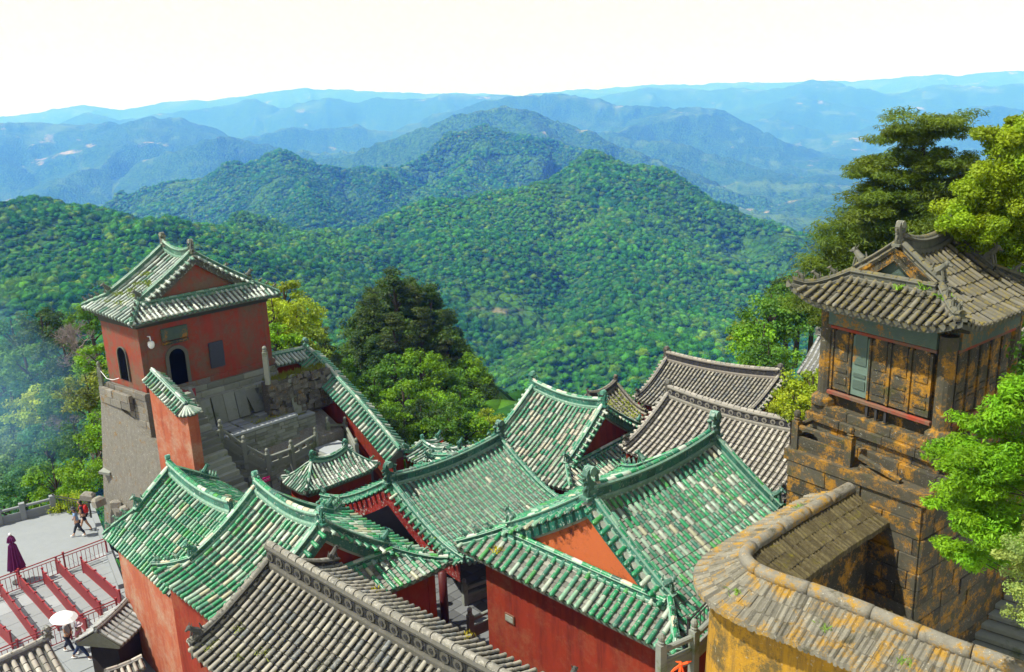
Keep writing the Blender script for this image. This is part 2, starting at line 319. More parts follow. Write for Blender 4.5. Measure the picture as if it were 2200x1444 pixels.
class Tiles:
    """collects barrel tiles of one roof; the 300 that show largest become objects, the others one joined mesh"""
    def __init__(s, root, parent, pal, mat, nmax=300): s.root, s.parent, s.pal, s.mat, s.nmax, s.L = root, parent, pal, mat, nmax, []
    def add(s, p0, p1, nrm, r, cap=False, col=None): s.L.append((basis(np.array(p0, float), np.array(p1, float), np.array(nrm, float), r), cap, col or s.soft(pick(s.pal))))
    def soft(s, c): return tuple(a*.74+b*.26 for a, b in zip(c, (.05, .21, .11))) if s.mat == 'glaze' else c
    def flush(s, name='tile'):
        if not s.L: return
        mw = np.array(s.root.matrix_basis if s.root else Matrix.Identity(4)); sc = []
        for i, (B, cap, c) in enumerate(s.L):
            P = mw[:3, :3] @ B[:, 3] + mw[:3, 3]; nz = mw[:3, :3] @ B[:, 2]; u, v, W = proj(P)
            vis = 0 < u < 2200 and 0 < v < 1444 and W > 0 and np.dot(nz, -P) > 0
            sc.append((0 if vis else 1, np.linalg.norm(P), i))
        sc.sort(); top = [i for q, _, i in sc[:s.nmax] if q == 0]; tops = set(top)
        for i in top:
            B, cap, c = s.L[i]; o = bpy.data.objects.new(name, tile_me(cap, s.mat)); COL.objects.link(o); o.parent = s.parent
            o.matrix_basis = Matrix([list(B[0]), list(B[1]), list(B[2]), [0, 0, 0, 1]]); o.color = (*c, 1)
        rest = [s.L[i] for i in range(len(s.L)) if i not in tops]
        if rest:
            m = MB()
            for B, cap, c in rest:
                src = TCAP if cap else TILE; V = np.array(src.v); V = V @ B[:, :3].T + B[:, 3]; m.add(V, src.f, c); nk = (.42, .44, .38) if s.mat == 'glaze' else (.05, .048, .04); m.c[-len(V):] = [tuple(a*.45+b*.55 for a, b in zip(c, nk)) if q[0] > .5 else c for q in src.c]
            o = m.build(name, M[s.mat+'_m'], s.parent, smooth=True); tag(o, kind='stuff')
PRC = {}
def finial(m, p, dx, h=.75, col=(.03, .16, .10), thick=.16, kind=0):
    """ridge-end dragon fin: scroll curling back over the ridge. p base centre, dx unit vector pointing outward along the ridge"""
    d = np.array([dx[0], dx[1], 0.]); d /= np.linalg.norm(d); side = np.array([-d[1], d[0], 0.]); up = np.array([0, 0, 1.])
    # body outline in (outward, up), unit height: a fish-dragon biting the ridge with its tail rolled forward
    o = [(-.42, 0), (.22, 0), (.27, .22), (.20, .42), (.26, .60), (.30, .78), (.24, .93), (.08, 1.0), (-.10, .97), (-.20, .86), (-.19, .74), (-.10, .68), (-.02, .72), (-.03, .80), (.05, .84), (.12, .78), (.10, .64), (.0, .54), (-.12, .46), (-.20, .34), (-.36, .30), (-.46, .18)]
    pts = [np.array(p) + h*(a*d + b*up) - side*thick/2 for a, b in o]
    m.extr(pts, side*thick, col)
    m.extr([q - side*(.02) for q in [np.array(p)+h*(a*.7*d+b*.92*up) - side*thick/2 for a, b in [(-.3, .06), (.2, .06), (.2, .3), (-.2, .3)]]], side*(thick+.04), tuple(c*1.5 for c in col))
    Mx = Matrix(((d[0], side[0], 0), (d[1], side[1], 0), (0, 0, 1)))
    m.box(np.array(p)+up*h*.03, (.72*h, thick*1.7, .10*h), M=Mx, col=tuple(c*1.3 for c in col))
    # spiral roll as a barrel and eye knobs, back fin spikes
    c0 = np.array(p)+h*(.03*d+.86*up); m.tube([c0-side*thick*.72, c0+side*thick*.72], .15*h, 10, tuple(c*1.6+.05 for c in col))
    for sgn in (-1, 1): m.ball(np.array(p)+h*(-.22*d+.3*up)+side*sgn*thick*.5, .07*h, 6, 4, tuple(c*2 for c in col))
    for a, b in ((.30, .3), (.32, .5), (.36, .68)): m.box(np.array(p)+h*(a*d+b*up), (.12*h, thick*.4, .08*h), M=Mx, col=col)
    c1 = np.array(p)+h*(-.30*d+.42*up); m.tube([c1, c1+h*(.02*d+.2*up), c1+h*(-.04*d+.34*up)], [.07*h, .06*h, .09*h], 6, col)
def beast(m, p, dx, h=.34, col=(.05, .2, .13)):
    d = np.array([dx[0], dx[1], 0.]); d /= np.linalg.norm(d); side = np.array([-d[1], d[0], 0.]); up = np.array([0, 0, 1.]); p = np.array(p)
    m.tube([p-d*h*.32, p-d*h*.18+up*h*.45, p+d*h*.05+up*h*.62, p+d*h*.22+up*h*.8], [h*.2, h*.23, h*.18, h*.16], 7, col)
    m.ball(p+d*h*.30+up*h*.86, (h*.20, h*.17, h*.17), 7, 5, col); m.tube([p+d*h*.4+up*h*.84, p+d*h*.58+up*h*.76], [h*.11, h*.07], 5, col)
    for s_ in (-1, 1):
        m.tube([p+d*h*.12+side*s_*h*.12+up*h*.5, p+d*h*.24+side*s_*h*.12], h*.065, 5, col)
        m.tube([p+d*h*.22+side*s_*h*.1+up*h*.98, p+d*h*.14+side*s_*h*.13+up*h*1.16], [h*.05, h*.015], 4, col)
    m.tube([p-d*h*.34+up*h*.1, p-d*h*.55+up*h*.45, p-d*h*.42+up*h*.85], [h*.08, h*.08, h*.03], 5, col)
class Roof:
    def __init__(s, key, root, zg, pal, mat='glaze', sp=.28, tl=.36, bed=(.8, .8, .78), ridge=(.03, .13, .10), ridge2=(.16, .30, .23), r=None, **k):
        s.P = dict(RF[key]); s.key = key; s.root = root; s.zg = zg; s.pal = pal; s.mat = mat; s.sp = sp; s.tl = tl; s.r = r or sp*.258
        s.rc, s.rc2, s.bedc = ridge, ridge2, bed; s.opt = k
        P = s.P; s.Lh, s.W, s.K1, s.K2, s.wf = P['L']/2, P['W'], P['K1'], P['K2'], P['wf']
    def sz(s, x, y, sk=None):
        P = s.P; W = s.W; q = min(abs(y)/W, 1.25)
        if sk == 1: q = 1-(x+s.Lh+s.K1)/W
        if sk == 2: q = 1-(s.Lh+s.K2-x)/W
        xn = max(-1, min(1, x/s.Lh)); z = P['zr'] + P['rs']*xn*xn*max(0, 1-q) - P['zh']*(1-(1-q)*(1-P['c']*q))
        ex = s.Lh + (s.K1 if x < 0 else s.K2); a = max(0, (abs(x)/ex-.5)/.5); b = max(0, (abs(y)/W-.5)/.5)
        return z + P['lift']*min(a, 1.1)**2*min(b, 1.1)**2
    def p(s, x, y, dz=0., sk=None):
        P = s.P; z = s.sz(x, y, sk) + dz + P['tl']*x - s.zg
        return np.array([x + P['sh']*y + P['tw']*x*y, y*(s.wf if y > 0 else 1), z])
    def nrm(s, x, y, sk=None):
        e = .03; a = s.p(x+e, y, 0, sk)-s.p(x-e, y, 0, sk); b = s.p(x, y+e, 0, sk)-s.p(x, y-e, 0, sk); n = np.cross(a, b); return n/np.linalg.norm(n)
    def wp(s, x, y, dz=0, sk=None):
        q = s.p(x, y, dz, sk); mw = np.array(s.root.matrix_basis); return mw[:3, :3] @ q + mw[:3, 3]
    def build(s):
        P = s.P; Lh, W, K1, K2 = s.Lh, s.W, s.K1, s.K2; o = s.opt; r = s.r
        bed = MB(); under = MB(); drip = MB(); rows = []
        # rows: (func(t)->(x,y), t0, t1, sk)
        def yrows():
            X0, X1 = -Lh-K1, Lh+K2; n = max(2, round((X1-X0)/s.sp)); st = (X1-X0)/n
            for sg in (-1, 1):
                for i in range(n):
                    x = X0+(i+.5)*st; t0 = .10/W
                    if x < -Lh: t0 = max(t0, 1-(x-X0)/W)
                    if x > Lh: t0 = max(t0, 1-(X1-x)/W)
                    rows.append((sg, x, t0, st))
        yrows()
        tiles = Tiles(s.root, None, s.pal, s.mat, o.get('nmax', 300)); jit = o.get('jit', .012)
        def run(f, nf, t0, t1, st, cap=True):
            """f(t) local point, t grows downhill; place tiles from the eave upward"""
            N = 24; ts = np.linspace(t0, t1, N); pts = np.array([f(t) for t in ts]); seg = np.r_[0, np.cumsum(np.linalg.norm(np.diff(pts, axis=0), axis=1))]
            L = seg[-1]
            if L < .12: return
            n = max(1, round(L/s.tl)); ed = np.linspace(0, L, n+1); tt = np.interp(ed, seg, ts)
            off = random.gauss(0, jit)
            for i in range(n):
                a, b = f(tt[i]), f(tt[i+1]); nv = nf((tt[i]+tt[i+1])/2); last = i == n-1
                b2 = b + (b-a)/np.linalg.norm(b-a)*(.02 if not last else .05)
                sv = np.cross(nv, (b-a)/np.linalg.norm(b-a)); j = sv*(off+random.gauss(0, jit*.5))
                tiles.add(a+nv*(.03)+j, b2+nv*(.045)+j, nv, r*random.uniform(.96, 1.04), cap=last and cap)
            return tt
        def strip(f, nf, t0, t1, st, wv):
            """bed of pan tiles to the side of a row; wv(t) = half-gap vector"""
            n = max(1, round((np.linalg.norm(f(t1)-f(t0)))/(s.tl*.5))); tt = np.linspace(t0, t1, n+1)
            for i in range(n):
                a, b = f(tt[i]), f(tt[i+1]); w = wv; nv = nf((tt[i]+tt[i+1])/2); k = random.uniform(.55, 1.1); c = tuple(q*k for q in s.bedc); up = nv*.028; dn = -nv*.05
                vs = [a-w, a+dn, a+w, b-w+up, b+dn+up, b+w+up, b-w, b+dn, b+w]
                bed.add(vs, [(0, 3, 4, 1), (1, 4, 5, 2), (3, 6, 7, 4), (4, 7, 8, 5)], c)
            b = f(t1); nv = nf(t1); dwn = (f(t1)-f(t1-.02)); dwn /= np.linalg.norm(dwn)     # pointed drip tile
            k = random.uniform(.6, 1.1); e = b+dwn*.05
            drip.add([e-wv*.8, e+wv*.8, e+wv*.55-nv*.09, e+dwn*.01-nv*.15, e-wv*.55-nv*.09], [(0, 1, 2, 3, 4)], tuple(q*k for q in o.get('dripc', s.rc2)))
        X0, X1 = -Lh-K1, Lh+K2
        for sg, x, t0, st in rows:
            if sg > 0 and o.get('nofar'): continue
            f = lambda t: s.p(x, sg*t*W); nf = lambda t: s.nrm(x, sg*t*W)
            t1 = 1.
            run(f, nf, t0, t1, st)
            f2 = lambda t: s.p(min(X1, x+st/2), sg*t*W)
            g = (s.p(min(X1, x+st/2)+.05, sg*.8*W)-s.p(x-.05+st/2, sg*.8*W)); g = g/np.linalg.norm(g)*st/2*1.02
            strip(f2, nf, t0, t1, st, g)
        for sk, K, xe in ((1, K1, X0), (2, K2, X1)):
            if K < .3 or (sk in o.get('noskirt', ())): continue
            n = max(2, round(2*W/s.sp)); st = 2*W/n; sx = -1 if sk == 1 else 1
            for i in range(n):
                y = -W+(i+.5)*st; K_ = min(K, W-abs(y)); t0, t1 = 1-K_/W, 1.
                fx = lambda t, yy=y: (xe - sx*(1-t)*W)
                f = lambda t, yy=y: s.p(fx(t), yy, 0, sk); nf = lambda t, yy=y: s.nrm(fx(t), yy, sk)
                run(f, nf, t0, t1, st)
                y2 = min(W, y+st/2); f2 = lambda t, yy=y2: s.p(fx(t), yy, 0, sk)
                g = s.p(xe, min(W, y2+.05), 0, sk)-s.p(xe, y2-.05, 0, sk); g = g/np.linalg.norm(g)*st/2*1.02
                strip(f2, nf, 1-min(K, max(W-abs(y2), .1))/W, t1, st, g)
        roof = bed.build('roof', M['bed'], s.root); tag(roof); s.roof = roof
        tiles.parent = roof; s.tiles = tiles
        # soffit slab under the tiles
        for sg in (-1, 1):
            for xa, xb, N in ((X0, -Lh, 4), (-Lh, Lh, 8), (Lh, X1, 4)):
                if xb-xa < .05: continue
                Q = 8; vs = []
                for i in range(N+1):
                    x = xa+(xb-xa)*i/N; tm = 0
                    if xb <= -Lh+1e-6: tm = 1-(x-X0)/W
                    if xa >= Lh-1e-6: tm = 1-(X1-x)/W
                    for j in range(Q+1): t = tm+(.985-tm)*j/Q; vs.append(s.p(x, sg*t*W, -.07))
                b = len(vs); vs += [(v_[0], v_[1], v_[2]-.12) for v_ in vs]
                fs = []
                for i in range(N):
                    for j in range(Q):
                        a = i*(Q+1)+j; fs += [(a, a+1, a+Q+2, a+Q+1), (b+a, b+a+Q+1, b+a+Q+2, b+a+1)]
                    fs.append((i*(Q+1)+Q, (i+1)*(Q+1)+Q, b+(i+1)*(Q+1)+Q, b+i*(Q+1)+Q))
                for i in (0, N): fs += [(i*(Q+1)+j, i*(Q+1)+j+1, b+i*(Q+1)+j+1, b+i*(Q+1)+j) for j in range(Q)]
                under.add(vs, fs, (.8, .8, .8))
        for sk, K, xe in ((1, K1, X0), (2, K2, X1)):
            if K < .3: continue
            sx = -1 if sk == 1 else 1; vs = []; N, Q = 12, 4
            for i in range(N+1):
                y = -W+2*W*i/N; K_ = min(K, W-abs(y))
                for j in range(Q+1): t = (1-K_/W)+(K_/W)*.985*j/Q; vs.append(s.p(xe-sx*(1-t)*W, y*.985, -.075, sk))
            b = len(vs); vs += [(v_[0], v_[1], v_[2]-.12) for v_ in vs]; fs = []
            for i in range(N):
                for j in range(Q):
                    a = i*(Q+1)+j; fs += [(a, a+1, a+Q+2, a+Q+1), (b+a, b+a+Q+1, b+a+Q+2, b+a+1)]
                fs.append((i*(Q+1)+Q, (i+1)*(Q+1)+Q, b+(i+1)*(Q+1)+Q, b+i*(Q+1)+Q))
            under.add(vs, fs, (.8, .8, .8))
        under.build('eave_boards', M['eave'], s.root)
        dd = drip.build('drip_tile', M[s.mat+'_m'], roof); tag(dd, kind='stuff')
        s.ridges()
        tiles.flush()
        return s
    def cap_line(s, path, r=.085, step=.36, lift=0., name=None):
        """half-round cap tiles along a ridge line"""
        path = np.array(path); seg = np.r_[0, np.cumsum(np.linalg.norm(np.diff(path, axis=0), axis=1))]; n = max(1, round(seg[-1]/step)); e = np.linspace(0, seg[-1], n+1)
        q = np.column_stack([np.interp(e, seg, path[:, k]) for k in range(3)]); q[:, 2] += lift
        for i in range(n):
            t = q[i+1]-q[i]; sd_ = np.cross(t, (0, 0, 1)); nv = np.cross(sd_, t); nv /= np.linalg.norm(nv)
            s.ridgetiles.add(q[i], q[i+1]+t*.03, nv, r, False, pick(s.opt.get('rpal', s.pal)))
    def ridge_run(s, path, w, h, r, name='ridge', bands=True):
        """moulded ridge: foot band, glazed panels, top band, cap tiles"""
        m = s.rm; path = [np.array(q) for q in path]; c1, c2 = s.rc, s.rc2
        m.sweep(path, [(-w*.62, -.06), (w*.62, -.06), (w*.62, h*.12), (w*.5, h*.22), (-w*.5, h*.22), (-w*.62, h*.12)], c2)
        L = np.r_[0, np.cumsum([np.linalg.norm(path[i+1]-path[i]) for i in range(len(path)-1)])]; n = max(1, round(L[-1]/.45)); A = np.array(path)
        for i in range(n):      # separate glazed panels with joints between them
            e = np.linspace(L[-1]*i/n+.008, L[-1]*(i+1)/n-.008, 3); q = np.column_stack([np.interp(e, L, A[:, k]) for k in range(3)])
            k = random.uniform(.6, 1.5); m.sweep(q, [(-w*.36, h*.2), (w*.36, h*.2), (w*.36, h*.80), (-w*.36, h*.80)], tuple(c*k for c in c1))
            if s.opt.get('rosette'):
                t = q[2]-q[0]; t /= np.linalg.norm(t); sd_ = np.cross(t, (0, 0, 1)); sd_ /= np.linalg.norm(sd_)
                for sg in (-1, 1):
                    c0 = q[1]+np.array([0, 0, h*.5])+sd_*sg*w*.36; m.tube([c0, c0+sd_*sg*.03], h*.25, 8, c2); m.tube([c0, c0+sd_*sg*.05], h*.12, 6, c1)
        m.sweep(path, [(-w*.42, h*.12), (w*.42, h*.12), (w*.42, h*.2+.004), (-w*.42, h*.2+.004)], tuple(c*.5 for c in c1))
        m.sweep(path, [(-w*.5, h*.78), (w*.5, h*.78), (w*.58, h*.92), (w*.4, h), (-w*.4, h), (-w*.58, h*.92)], c2)
        s.cap_line(path, r, lift=h-.01)
    def ridges(s):
        Lh, W, K1, K2 = s.Lh, s.W, s.K1, s.K2; o = s.opt; s.rm = MB(); fin = []
        s.ridgetiles = Tiles(s.root, s.roof, s.pal, s.mat, 160)
        rh, rw = o.get('rh', .42), o.get('rw', .24)
        if not o.get('nomain'): s.ridge_run([s.p(x, 0) for x in np.linspace(-Lh, Lh, 14)], rw, rh, rw*.36)
        for sg in (-1, 1):
            if sg in o.get('nofin', ()): continue
            m = MB(); fh = o.get('fh', .8)
            a = s.p(sg*(Lh-.05), 0); finial(m, a+np.array([0, 0, rh*.2]), (sg, 0), fh, col=s.opt.get('fcol', (.03, .14, .10)), thick=fh*.2)
            x = m.build('ridge_finial', M['orn' if s.mat == 'glaze' else 'orn_d'], s.roof)
        vh, vw = o.get('vh', .26), o.get('vw', .2); hip_only = (K1 >= W*.97 and K1 > 0)
        for ex, K in ((-1, K1), (1, K2)):
            if ex in o.get('nogable', ()): continue
            for sy in (-1, 1):
                if sy > 0 and o.get('nofar'): continue
                yv = W-K if K > .3 else W*.985
                xv = ex*(Lh-.06)
                if yv > .2:
                    s.ridge_run([s.p(xv, sy*t) for t in np.linspace(.06, yv, 10)], vw, vh, vw*.42)
                    if K < .3:
                        m = MB(); beast(m, s.p(xv, sy*(yv-.12), vh*.9), s.dirv(s.p(xv, sy*yv)-s.p(xv, sy*yv*.8)), .42, col=s.opt.get('fcol', (.03, .14, .10))); m.build('roof_beast', M['orn' if s.mat == 'glaze' else 'orn_d'], s.roof)
                if K > .3:      # hip ridge to the corner, with a beast where it starts and small figures along it
                    a = s.p(ex*Lh, sy*(W-K)); hp = [s.p(ex*(Lh+K*t), sy*(W-K+K*t)) for t in np.linspace(0, .97, 6)]
                    s.ridge_run(hp, vw*.8, vh*.7, vw*.36); d = s.dirv(hp[-1]-hp[0])
                    if yv > .2:
                        m = MB(); beast(m, s.p(xv, sy*(yv-.05), vh*.9), s.dirv(s.p(xv, sy*yv)-s.p(xv, sy*yv*.8)), .48, col=s.opt.get('fcol', (.03, .14, .10))); m.build('roof_beast', M['orn' if s.mat == 'glaze' else 'orn_d'], s.roof)
                    for t in o.get('figs', (.35, .6, .85)):
                        m = MB(); q = s.p(ex*(Lh+K*t), sy*(W-K+K*t), vh*.7+.05); beast(m, q, d, .24, col=s.opt.get('fcol', (.08, .2, .14))); m.build('roof_beast', M['orn' if s.mat == 'glaze' else 'orn_d'], s.roof)
            # tile ends that stick out along the gable edge, the glazed barge boards and the gable wall
            yv = W-K if K > .3 else W*.97
            if yv > .5 and not o.get('nobarge'):
                T = s.gt = getattr(s, 'gt', None) or Tiles(s.root, s.roof, o.get('gpal', s.pal), s.mat, 120)
                for sy in (-1, 1):
                    if sy > 0 and o.get('nofar'): continue
                    n = 0 if o.get('plainbarge') else int(yv/(s.sp*.95)); xo = ex*(Lh+.05)
                    for i in range(n):
                        y = sy*(yv*(i+.6)/n); nv = s.nrm(ex*Lh*.98, y); a = s.p(ex*(Lh+.02), y); a = np.array([ex*(Lh+.0)+s.P['sh']*y+s.P['tw']*ex*Lh*y, a[1], s.p(ex*Lh, y)[2]+.03]); b = a+np.array([ex*.36, 0, -.09])
                        T.add(a, b, nv, s.r*1.05, True)
                    bw = o.get('bw', .42); path = [s.gp(ex, sy*t, .16, -.04) for t in np.linspace(0, yv, 12)]; bm = MB()
                    for i in range(11):
                        k = random.uniform(.7, 1.3); a, b = path[i], path[i+1]; g = (b-a)*.012; c = tuple(q*k for q in o.get('barge', (.015, .11, .085)))
                        bm.extr([a+g, b-g, b-g-np.array([0, 0, bw]), a+g-np.array([0, 0, bw])], (ex*-.05, 0, 0), c)
                    bm.sweep([s.gp(ex, sy*t, .10, -.02) for t in np.linspace(0, yv, 10)], [(-.10, -.05), (.10, -.05), (.10, .03), (-.10, .03)], o.get('ledge', (.30, .32, .28)))
                    bm.build('barge_board', M[o.get('bargemat', 'orn')], s.root)
                if not o.get('opengable', 0) == ex:
                    zb = s.p(ex*Lh, 0, 0, 1 if ex < 0 else 2)[2] if K > .3 else (s.sz(0, W)-s.zg)
                    zb -= .35; gm = MB(); ins = .02 if K > .3 else -.12
                    cur = [s.gp(ex, t, ins, -.12) for t in np.linspace(-yv, (0 if o.get('nofar') else yv), 21)]
                    gm.extr([np.array([q[0], q[1], q[2]]) for q in cur]+[np.array([cur[-1][0], cur[-1][1], zb]), np.array([cur[0][0], cur[0][1], zb])], (-ex*.2, 0, 0), (1, 1, 1))
                    gm.build('gable_wall', M[o.get('gable', 'red')], s.root)
                    if o.get('border'):      # plaster border inside the barge boards
                        b2 = MB()
                        for sy in (-1, 1): b2.sweep([s.gp(ex, sy*t, ins+.012, -.12-bw*.9) for t in np.linspace(.0, yv*.9, 10)], [(-.02, -.05), (.025, -.05), (.025, .05), (-.02, .05)], (1.6, 1.6, 1.5))
                        b2.build('gable_border', M['grey'], s.root)
                if K > .3:      # low ridge where the skirt roof meets the gable wall
                    sk = 1 if ex < 0 else 2; s.ridge_run([s.p(ex*(Lh+.16), y, .0, sk) for y in np.linspace(-yv, 0 if o.get('nofar') else yv, 9)], .17, .2, .075)
        s.rm.build('ridge_moulding', M['orn' if s.mat == 'glaze' else 'orn_d'], s.roof); s.ridgetiles.flush('ridge_tile')
        if hasattr(s, 'gt') and s.gt: s.gt.flush('gable_tile')
    def dirv(s, v): return (v[0], v[1])
    def gp(s, ex, y, out, dz):
        q = s.p(ex*s.Lh, y, dz); q[0] += ex*out; return q
    def walls(s, ins=.55, mat='red', z0=None, z1=None, cornice=True, far=True, batter=.0, skip=()):
        """four wall slabs under the eave with a timber cornice; z0 ground (local), z1 top (local)"""
        Lh, W, K1, K2 = s.Lh, s.W, s.K1, s.K2; z0 = 0 if z0 is None else z0; z1 = (min(s.p(0, W)[2], s.p(0, -W)[2])-.05) if z1 is None else z1
        i1 = ins if K1 > .3 else .25; i2 = ins if K2 > .3 else .25
        c = []
        for x, y in ((-Lh-K1+i1, -W+ins), (Lh+K2-i2, -W+ins), (Lh+K2-i2, (W-ins)), (-Lh-K1+i1, (W-ins))):
            q = s.p(x, y); c.append(np.array([q[0], q[1]]))
        m = MB(); n = MB(); cen = sum(c)/4
        for i in range(4):
            if i in skip: continue
            a, b = c[i], c[(i+1) % 4]; d = (b-a)/np.linalg.norm(b-a); nn = np.array([d[1], -d[0]]); t = .3; bt = nn*batter
            e = .0 if i % 2 == 0 else -.3
            a2, b2 = a-d*e, b+d*e
            m.add([(*(a2+bt), z0), (*(b2+bt), z0), (*(b2+bt-nn*t), z0), (*(a2+bt-nn*t), z0), (*a2, z1), (*b2, z1), (*(b2-nn*t), z1), (*(a2-nn*t), z1)],
                  [(0, 3, 2, 1), (4, 5, 6, 7), (0, 1, 5, 4), (1, 2, 6, 5), (2, 3, 7, 6), (3, 0, 4, 7)], (1, 1, 1))
            if cornice:
                for k, (o_, za, zb) in enumerate(((.05, -.30, -.2), (.13, -.2, -.1), (.22, -.1, .06))):
                    n.add([(*(a+nn*o_-d*o_*0), z1+za), (*(b+nn*o_), z1+za), (*(b-nn*.05), z1+za), (*(a-nn*.05), z1+za), (*(a+nn*o_), z1+zb), (*(b+nn*o_), z1+zb), (*(b-nn*.05), z1+zb), (*(a-nn*.05), z1+zb)],
                          [(0, 3, 2, 1), (4, 5, 6, 7), (0, 1, 5, 4), (1, 2, 6, 5), (2, 3, 7, 6), (3, 0, 4, 7)], (.9, .9, .85))
        s.wall = m.build('wall', M[mat], s.root); s.corners = c
        if cornice: n.build('cornice', M['eave'], s.root)
        return s
def hall(key, name, label, cat, zg, pal, mat='glaze', group=None, **k):
    P = RF[key]; root = thing(name, label, cat, (P['ox'], P['oy'], zg), P['th'], group)
    return Roof(key, root, zg, pal, mat, **k).build()
G_HALL = 'green tiled temple halls'
ZG = -20.5
BED_G = (1.15, 1.15, 1.1)
# D: upper centre hall
hD = hall('D', 'temple_hall', 'green and white tiled hall at the centre back, just left of the grey halls', 'temple hall', ZG, PAL_PINK, group=G_HALL, bed=BED_G, rh=.5, fh=.85, border=True)
hD.walls()
hC = hall('C', 'temple_hall', 'wide hall of plain green tiles with an open dark gable under red barge boards', 'temple hall', ZG, [((.03, .20, .12), 40), ((.035, .15, .11), 26), ((.06, .24, .13), 16), ((.16, .30, .2), 7), ((.5, .5, .4), 2), ((.10, .15, .13), 8)], group=G_HALL, bed=(1.0, 1.0, .95), rh=.46, fh=.95, opengable=-1, barge=(.22, .018, .015), bw=.85, bargemat='orn', ledge=(.05, .2, .1), fcol=(.02, .09, .065), jit=.004)
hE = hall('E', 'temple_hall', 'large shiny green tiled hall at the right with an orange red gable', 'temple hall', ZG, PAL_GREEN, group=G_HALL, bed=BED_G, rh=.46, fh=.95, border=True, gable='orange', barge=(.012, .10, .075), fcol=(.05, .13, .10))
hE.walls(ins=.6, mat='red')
hA = hall('A', 'temple_hall', 'leftmost green tiled hall above the plaza, its ridge starting beside the lichened retaining wall', 'temple hall', -22.5, PAL_GREEN, group=G_HALL, bed=BED_G, rh=.46, fh=.62, noskirt=(2,), nogable=(1,), nofin=(1,))
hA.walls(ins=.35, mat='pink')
hB = hall('B', 'temple_hall', 'cream and green tiled hall overlapping the leftmost hall, red gable at its right end', 'temple hall', -22.5, [(c, w_*(1.9 if c[0] > .3 else 1)) for c, w_ in PAL_GREEN], group=G_HALL, bed=BED_G, rh=.46, fh=.62, border=True)
hB.walls(ins=.35, mat='red')
hF = hall('F', 'temple_hall', 'grey clay tiled hall in the foreground with a carved black ridge', 'temple hall', -22.5, PAL_GREY, 'clay', group='grey tiled temple halls', sp=.25, tl=.33, bed=(.4, .39, .36), ridge=(.012, .013, .014), ridge2=(.075, .072, .062), rosette=True, rh=.62, rw=.30, fh=.5, fcol=(.06, .06, .055), gable='red', barge=(.05, .05, .045), rpal=[((.17, .16, .14), 1)], nofin=(1,), jit=.008, nmax=300)
hF.walls(ins=.45, mat='red')
hG = hall('G', 'temple_hall', 'pale grey tiled hall with a rosette ridge behind the large green hall', 'temple hall', ZG, PAL_LGREY, 'clay', group='grey tiled temple halls', sp=.28, bed=(.7, .66, .62), ridge=(.028, .028, .032), ridge2=(.20, .19, .17), rosette=True, rh=.55, rw=.3, fh=.75, fcol=(.07, .068, .06), barge=(.06, .06, .05), rpal=[((.28, .26, .24), 1)], jit=.006)
hG.walls(mat='red')
hH = hall('H', 'temple_hall', 'farthest brown grey tiled hall with a plain black panelled ridge', 'temple hall', -24, PAL_GREY, 'clay', group='grey tiled temple halls', sp=.28, bed=(.4, .38, .34), ridge=(.02, .02, .024), ridge2=(.19, .17, .15), rh=.6, rw=.3, fh=.85, fcol=(.06, .055, .045), barge=(.06, .06, .05), jit=.008)
hH.walls(mat='red')
hI = hall('I', 'temple_hall', 'small mossy tiled roof peeping out between the centre back green hall and the grey halls', 'temple hall', -23, PAL_MOSS, 'clay', group='grey tiled temple halls', sp=.3, bed=(.5, .55, .3), ridge=(.05, .045, .04), ridge2=(.15, .135, .115), rh=.4, rw=.24, fh=.6, nofin=(-1,), fcol=(.08, .06, .05), barge=(.05, .05, .04))
hI.walls(mat='red')
hJ = hall('J', 'gate_pavilion', 'small hipped pavilion of rough green tiles in front of the stone terrace', 'pavilion', -19.4, PAL_WORN, bed=(1.15, 1.15, 1.15), sp=.2, tl=.27, rh=.22, rw=.16, fh=.5, vh=.16, vw=.13, figs=(.8,), nobarge=True)
hJ.walls(ins=.3, mat='red')
hK = hall('K', 'gate_pavilion', 'tiny green tiled gate roof behind the ridge of the open gabled hall', 'pavilion', -20.4, PAL_WORN, bed=(.9, .9, .9), sp=.24, tl=.3, rh=.18, rw=.14, fh=.42, vh=.14, vw=.12, nofin=(1,))
hK.walls(ins=.3, mat='red')
hT = hall('T', 'watch_tower', 'red walled tower pavilion at the upper left under a mossy whitish tile roof', 'tower', -13.35, PAL_SNOW, bed=(.9, .9, .88), sp=.27, tl=.42, ridge=(.05, .14, .10), ridge2=(.12, .24, .18), rh=.42, rw=.2, fh=.72, fcol=(.07, .08, .06), gable='oldred', barge=(.06, .065, .055), rpal=[((.05, .17, .11), 3), ((.15, .26, .2), 2)])
hT.walls(ins=.5, mat='oldred')
m = MB(); cz_ = hT.p(0, -hT.W)[2]
for k, (e_, za, zb) in enumerate(((.06, -.62, -.34), (.16, -.36, -.18), (.28, -.2, .02))): m.prism([c*(1+e_/np.linalg.norm(c)*1.3) for c in hT.corners], cz_+za, cz_+zb, (.42+.1*k,)*3)
m.build('eave_moulding', M['eave'], hT.root)
hM = hall('M', 'stone_pavilion', 'stone shrine tower at the right with orange lichened columns and carved stone roof', 'pavilion', -8.6, [(tuple(q*.6 for q in c), w_) for c, w_ in PAL_STONE], 'sclay', bed=(.4, .38, .3), sp=.235, tl=.42, plainbarge=True, bw=.28, bargemat='lich', ridge=(.07, .075, .06), ridge2=(.11, .11, .09), rh=.34, rw=.26, fh=.62, vh=.2, vw=.22, fcol=(.12, .12, .095), gable='teal', barge=(.9, .9, .85), rpal=[((.10, .10, .08), 1)], jit=.012, gpal=[((.12, .115, .09), 1)])
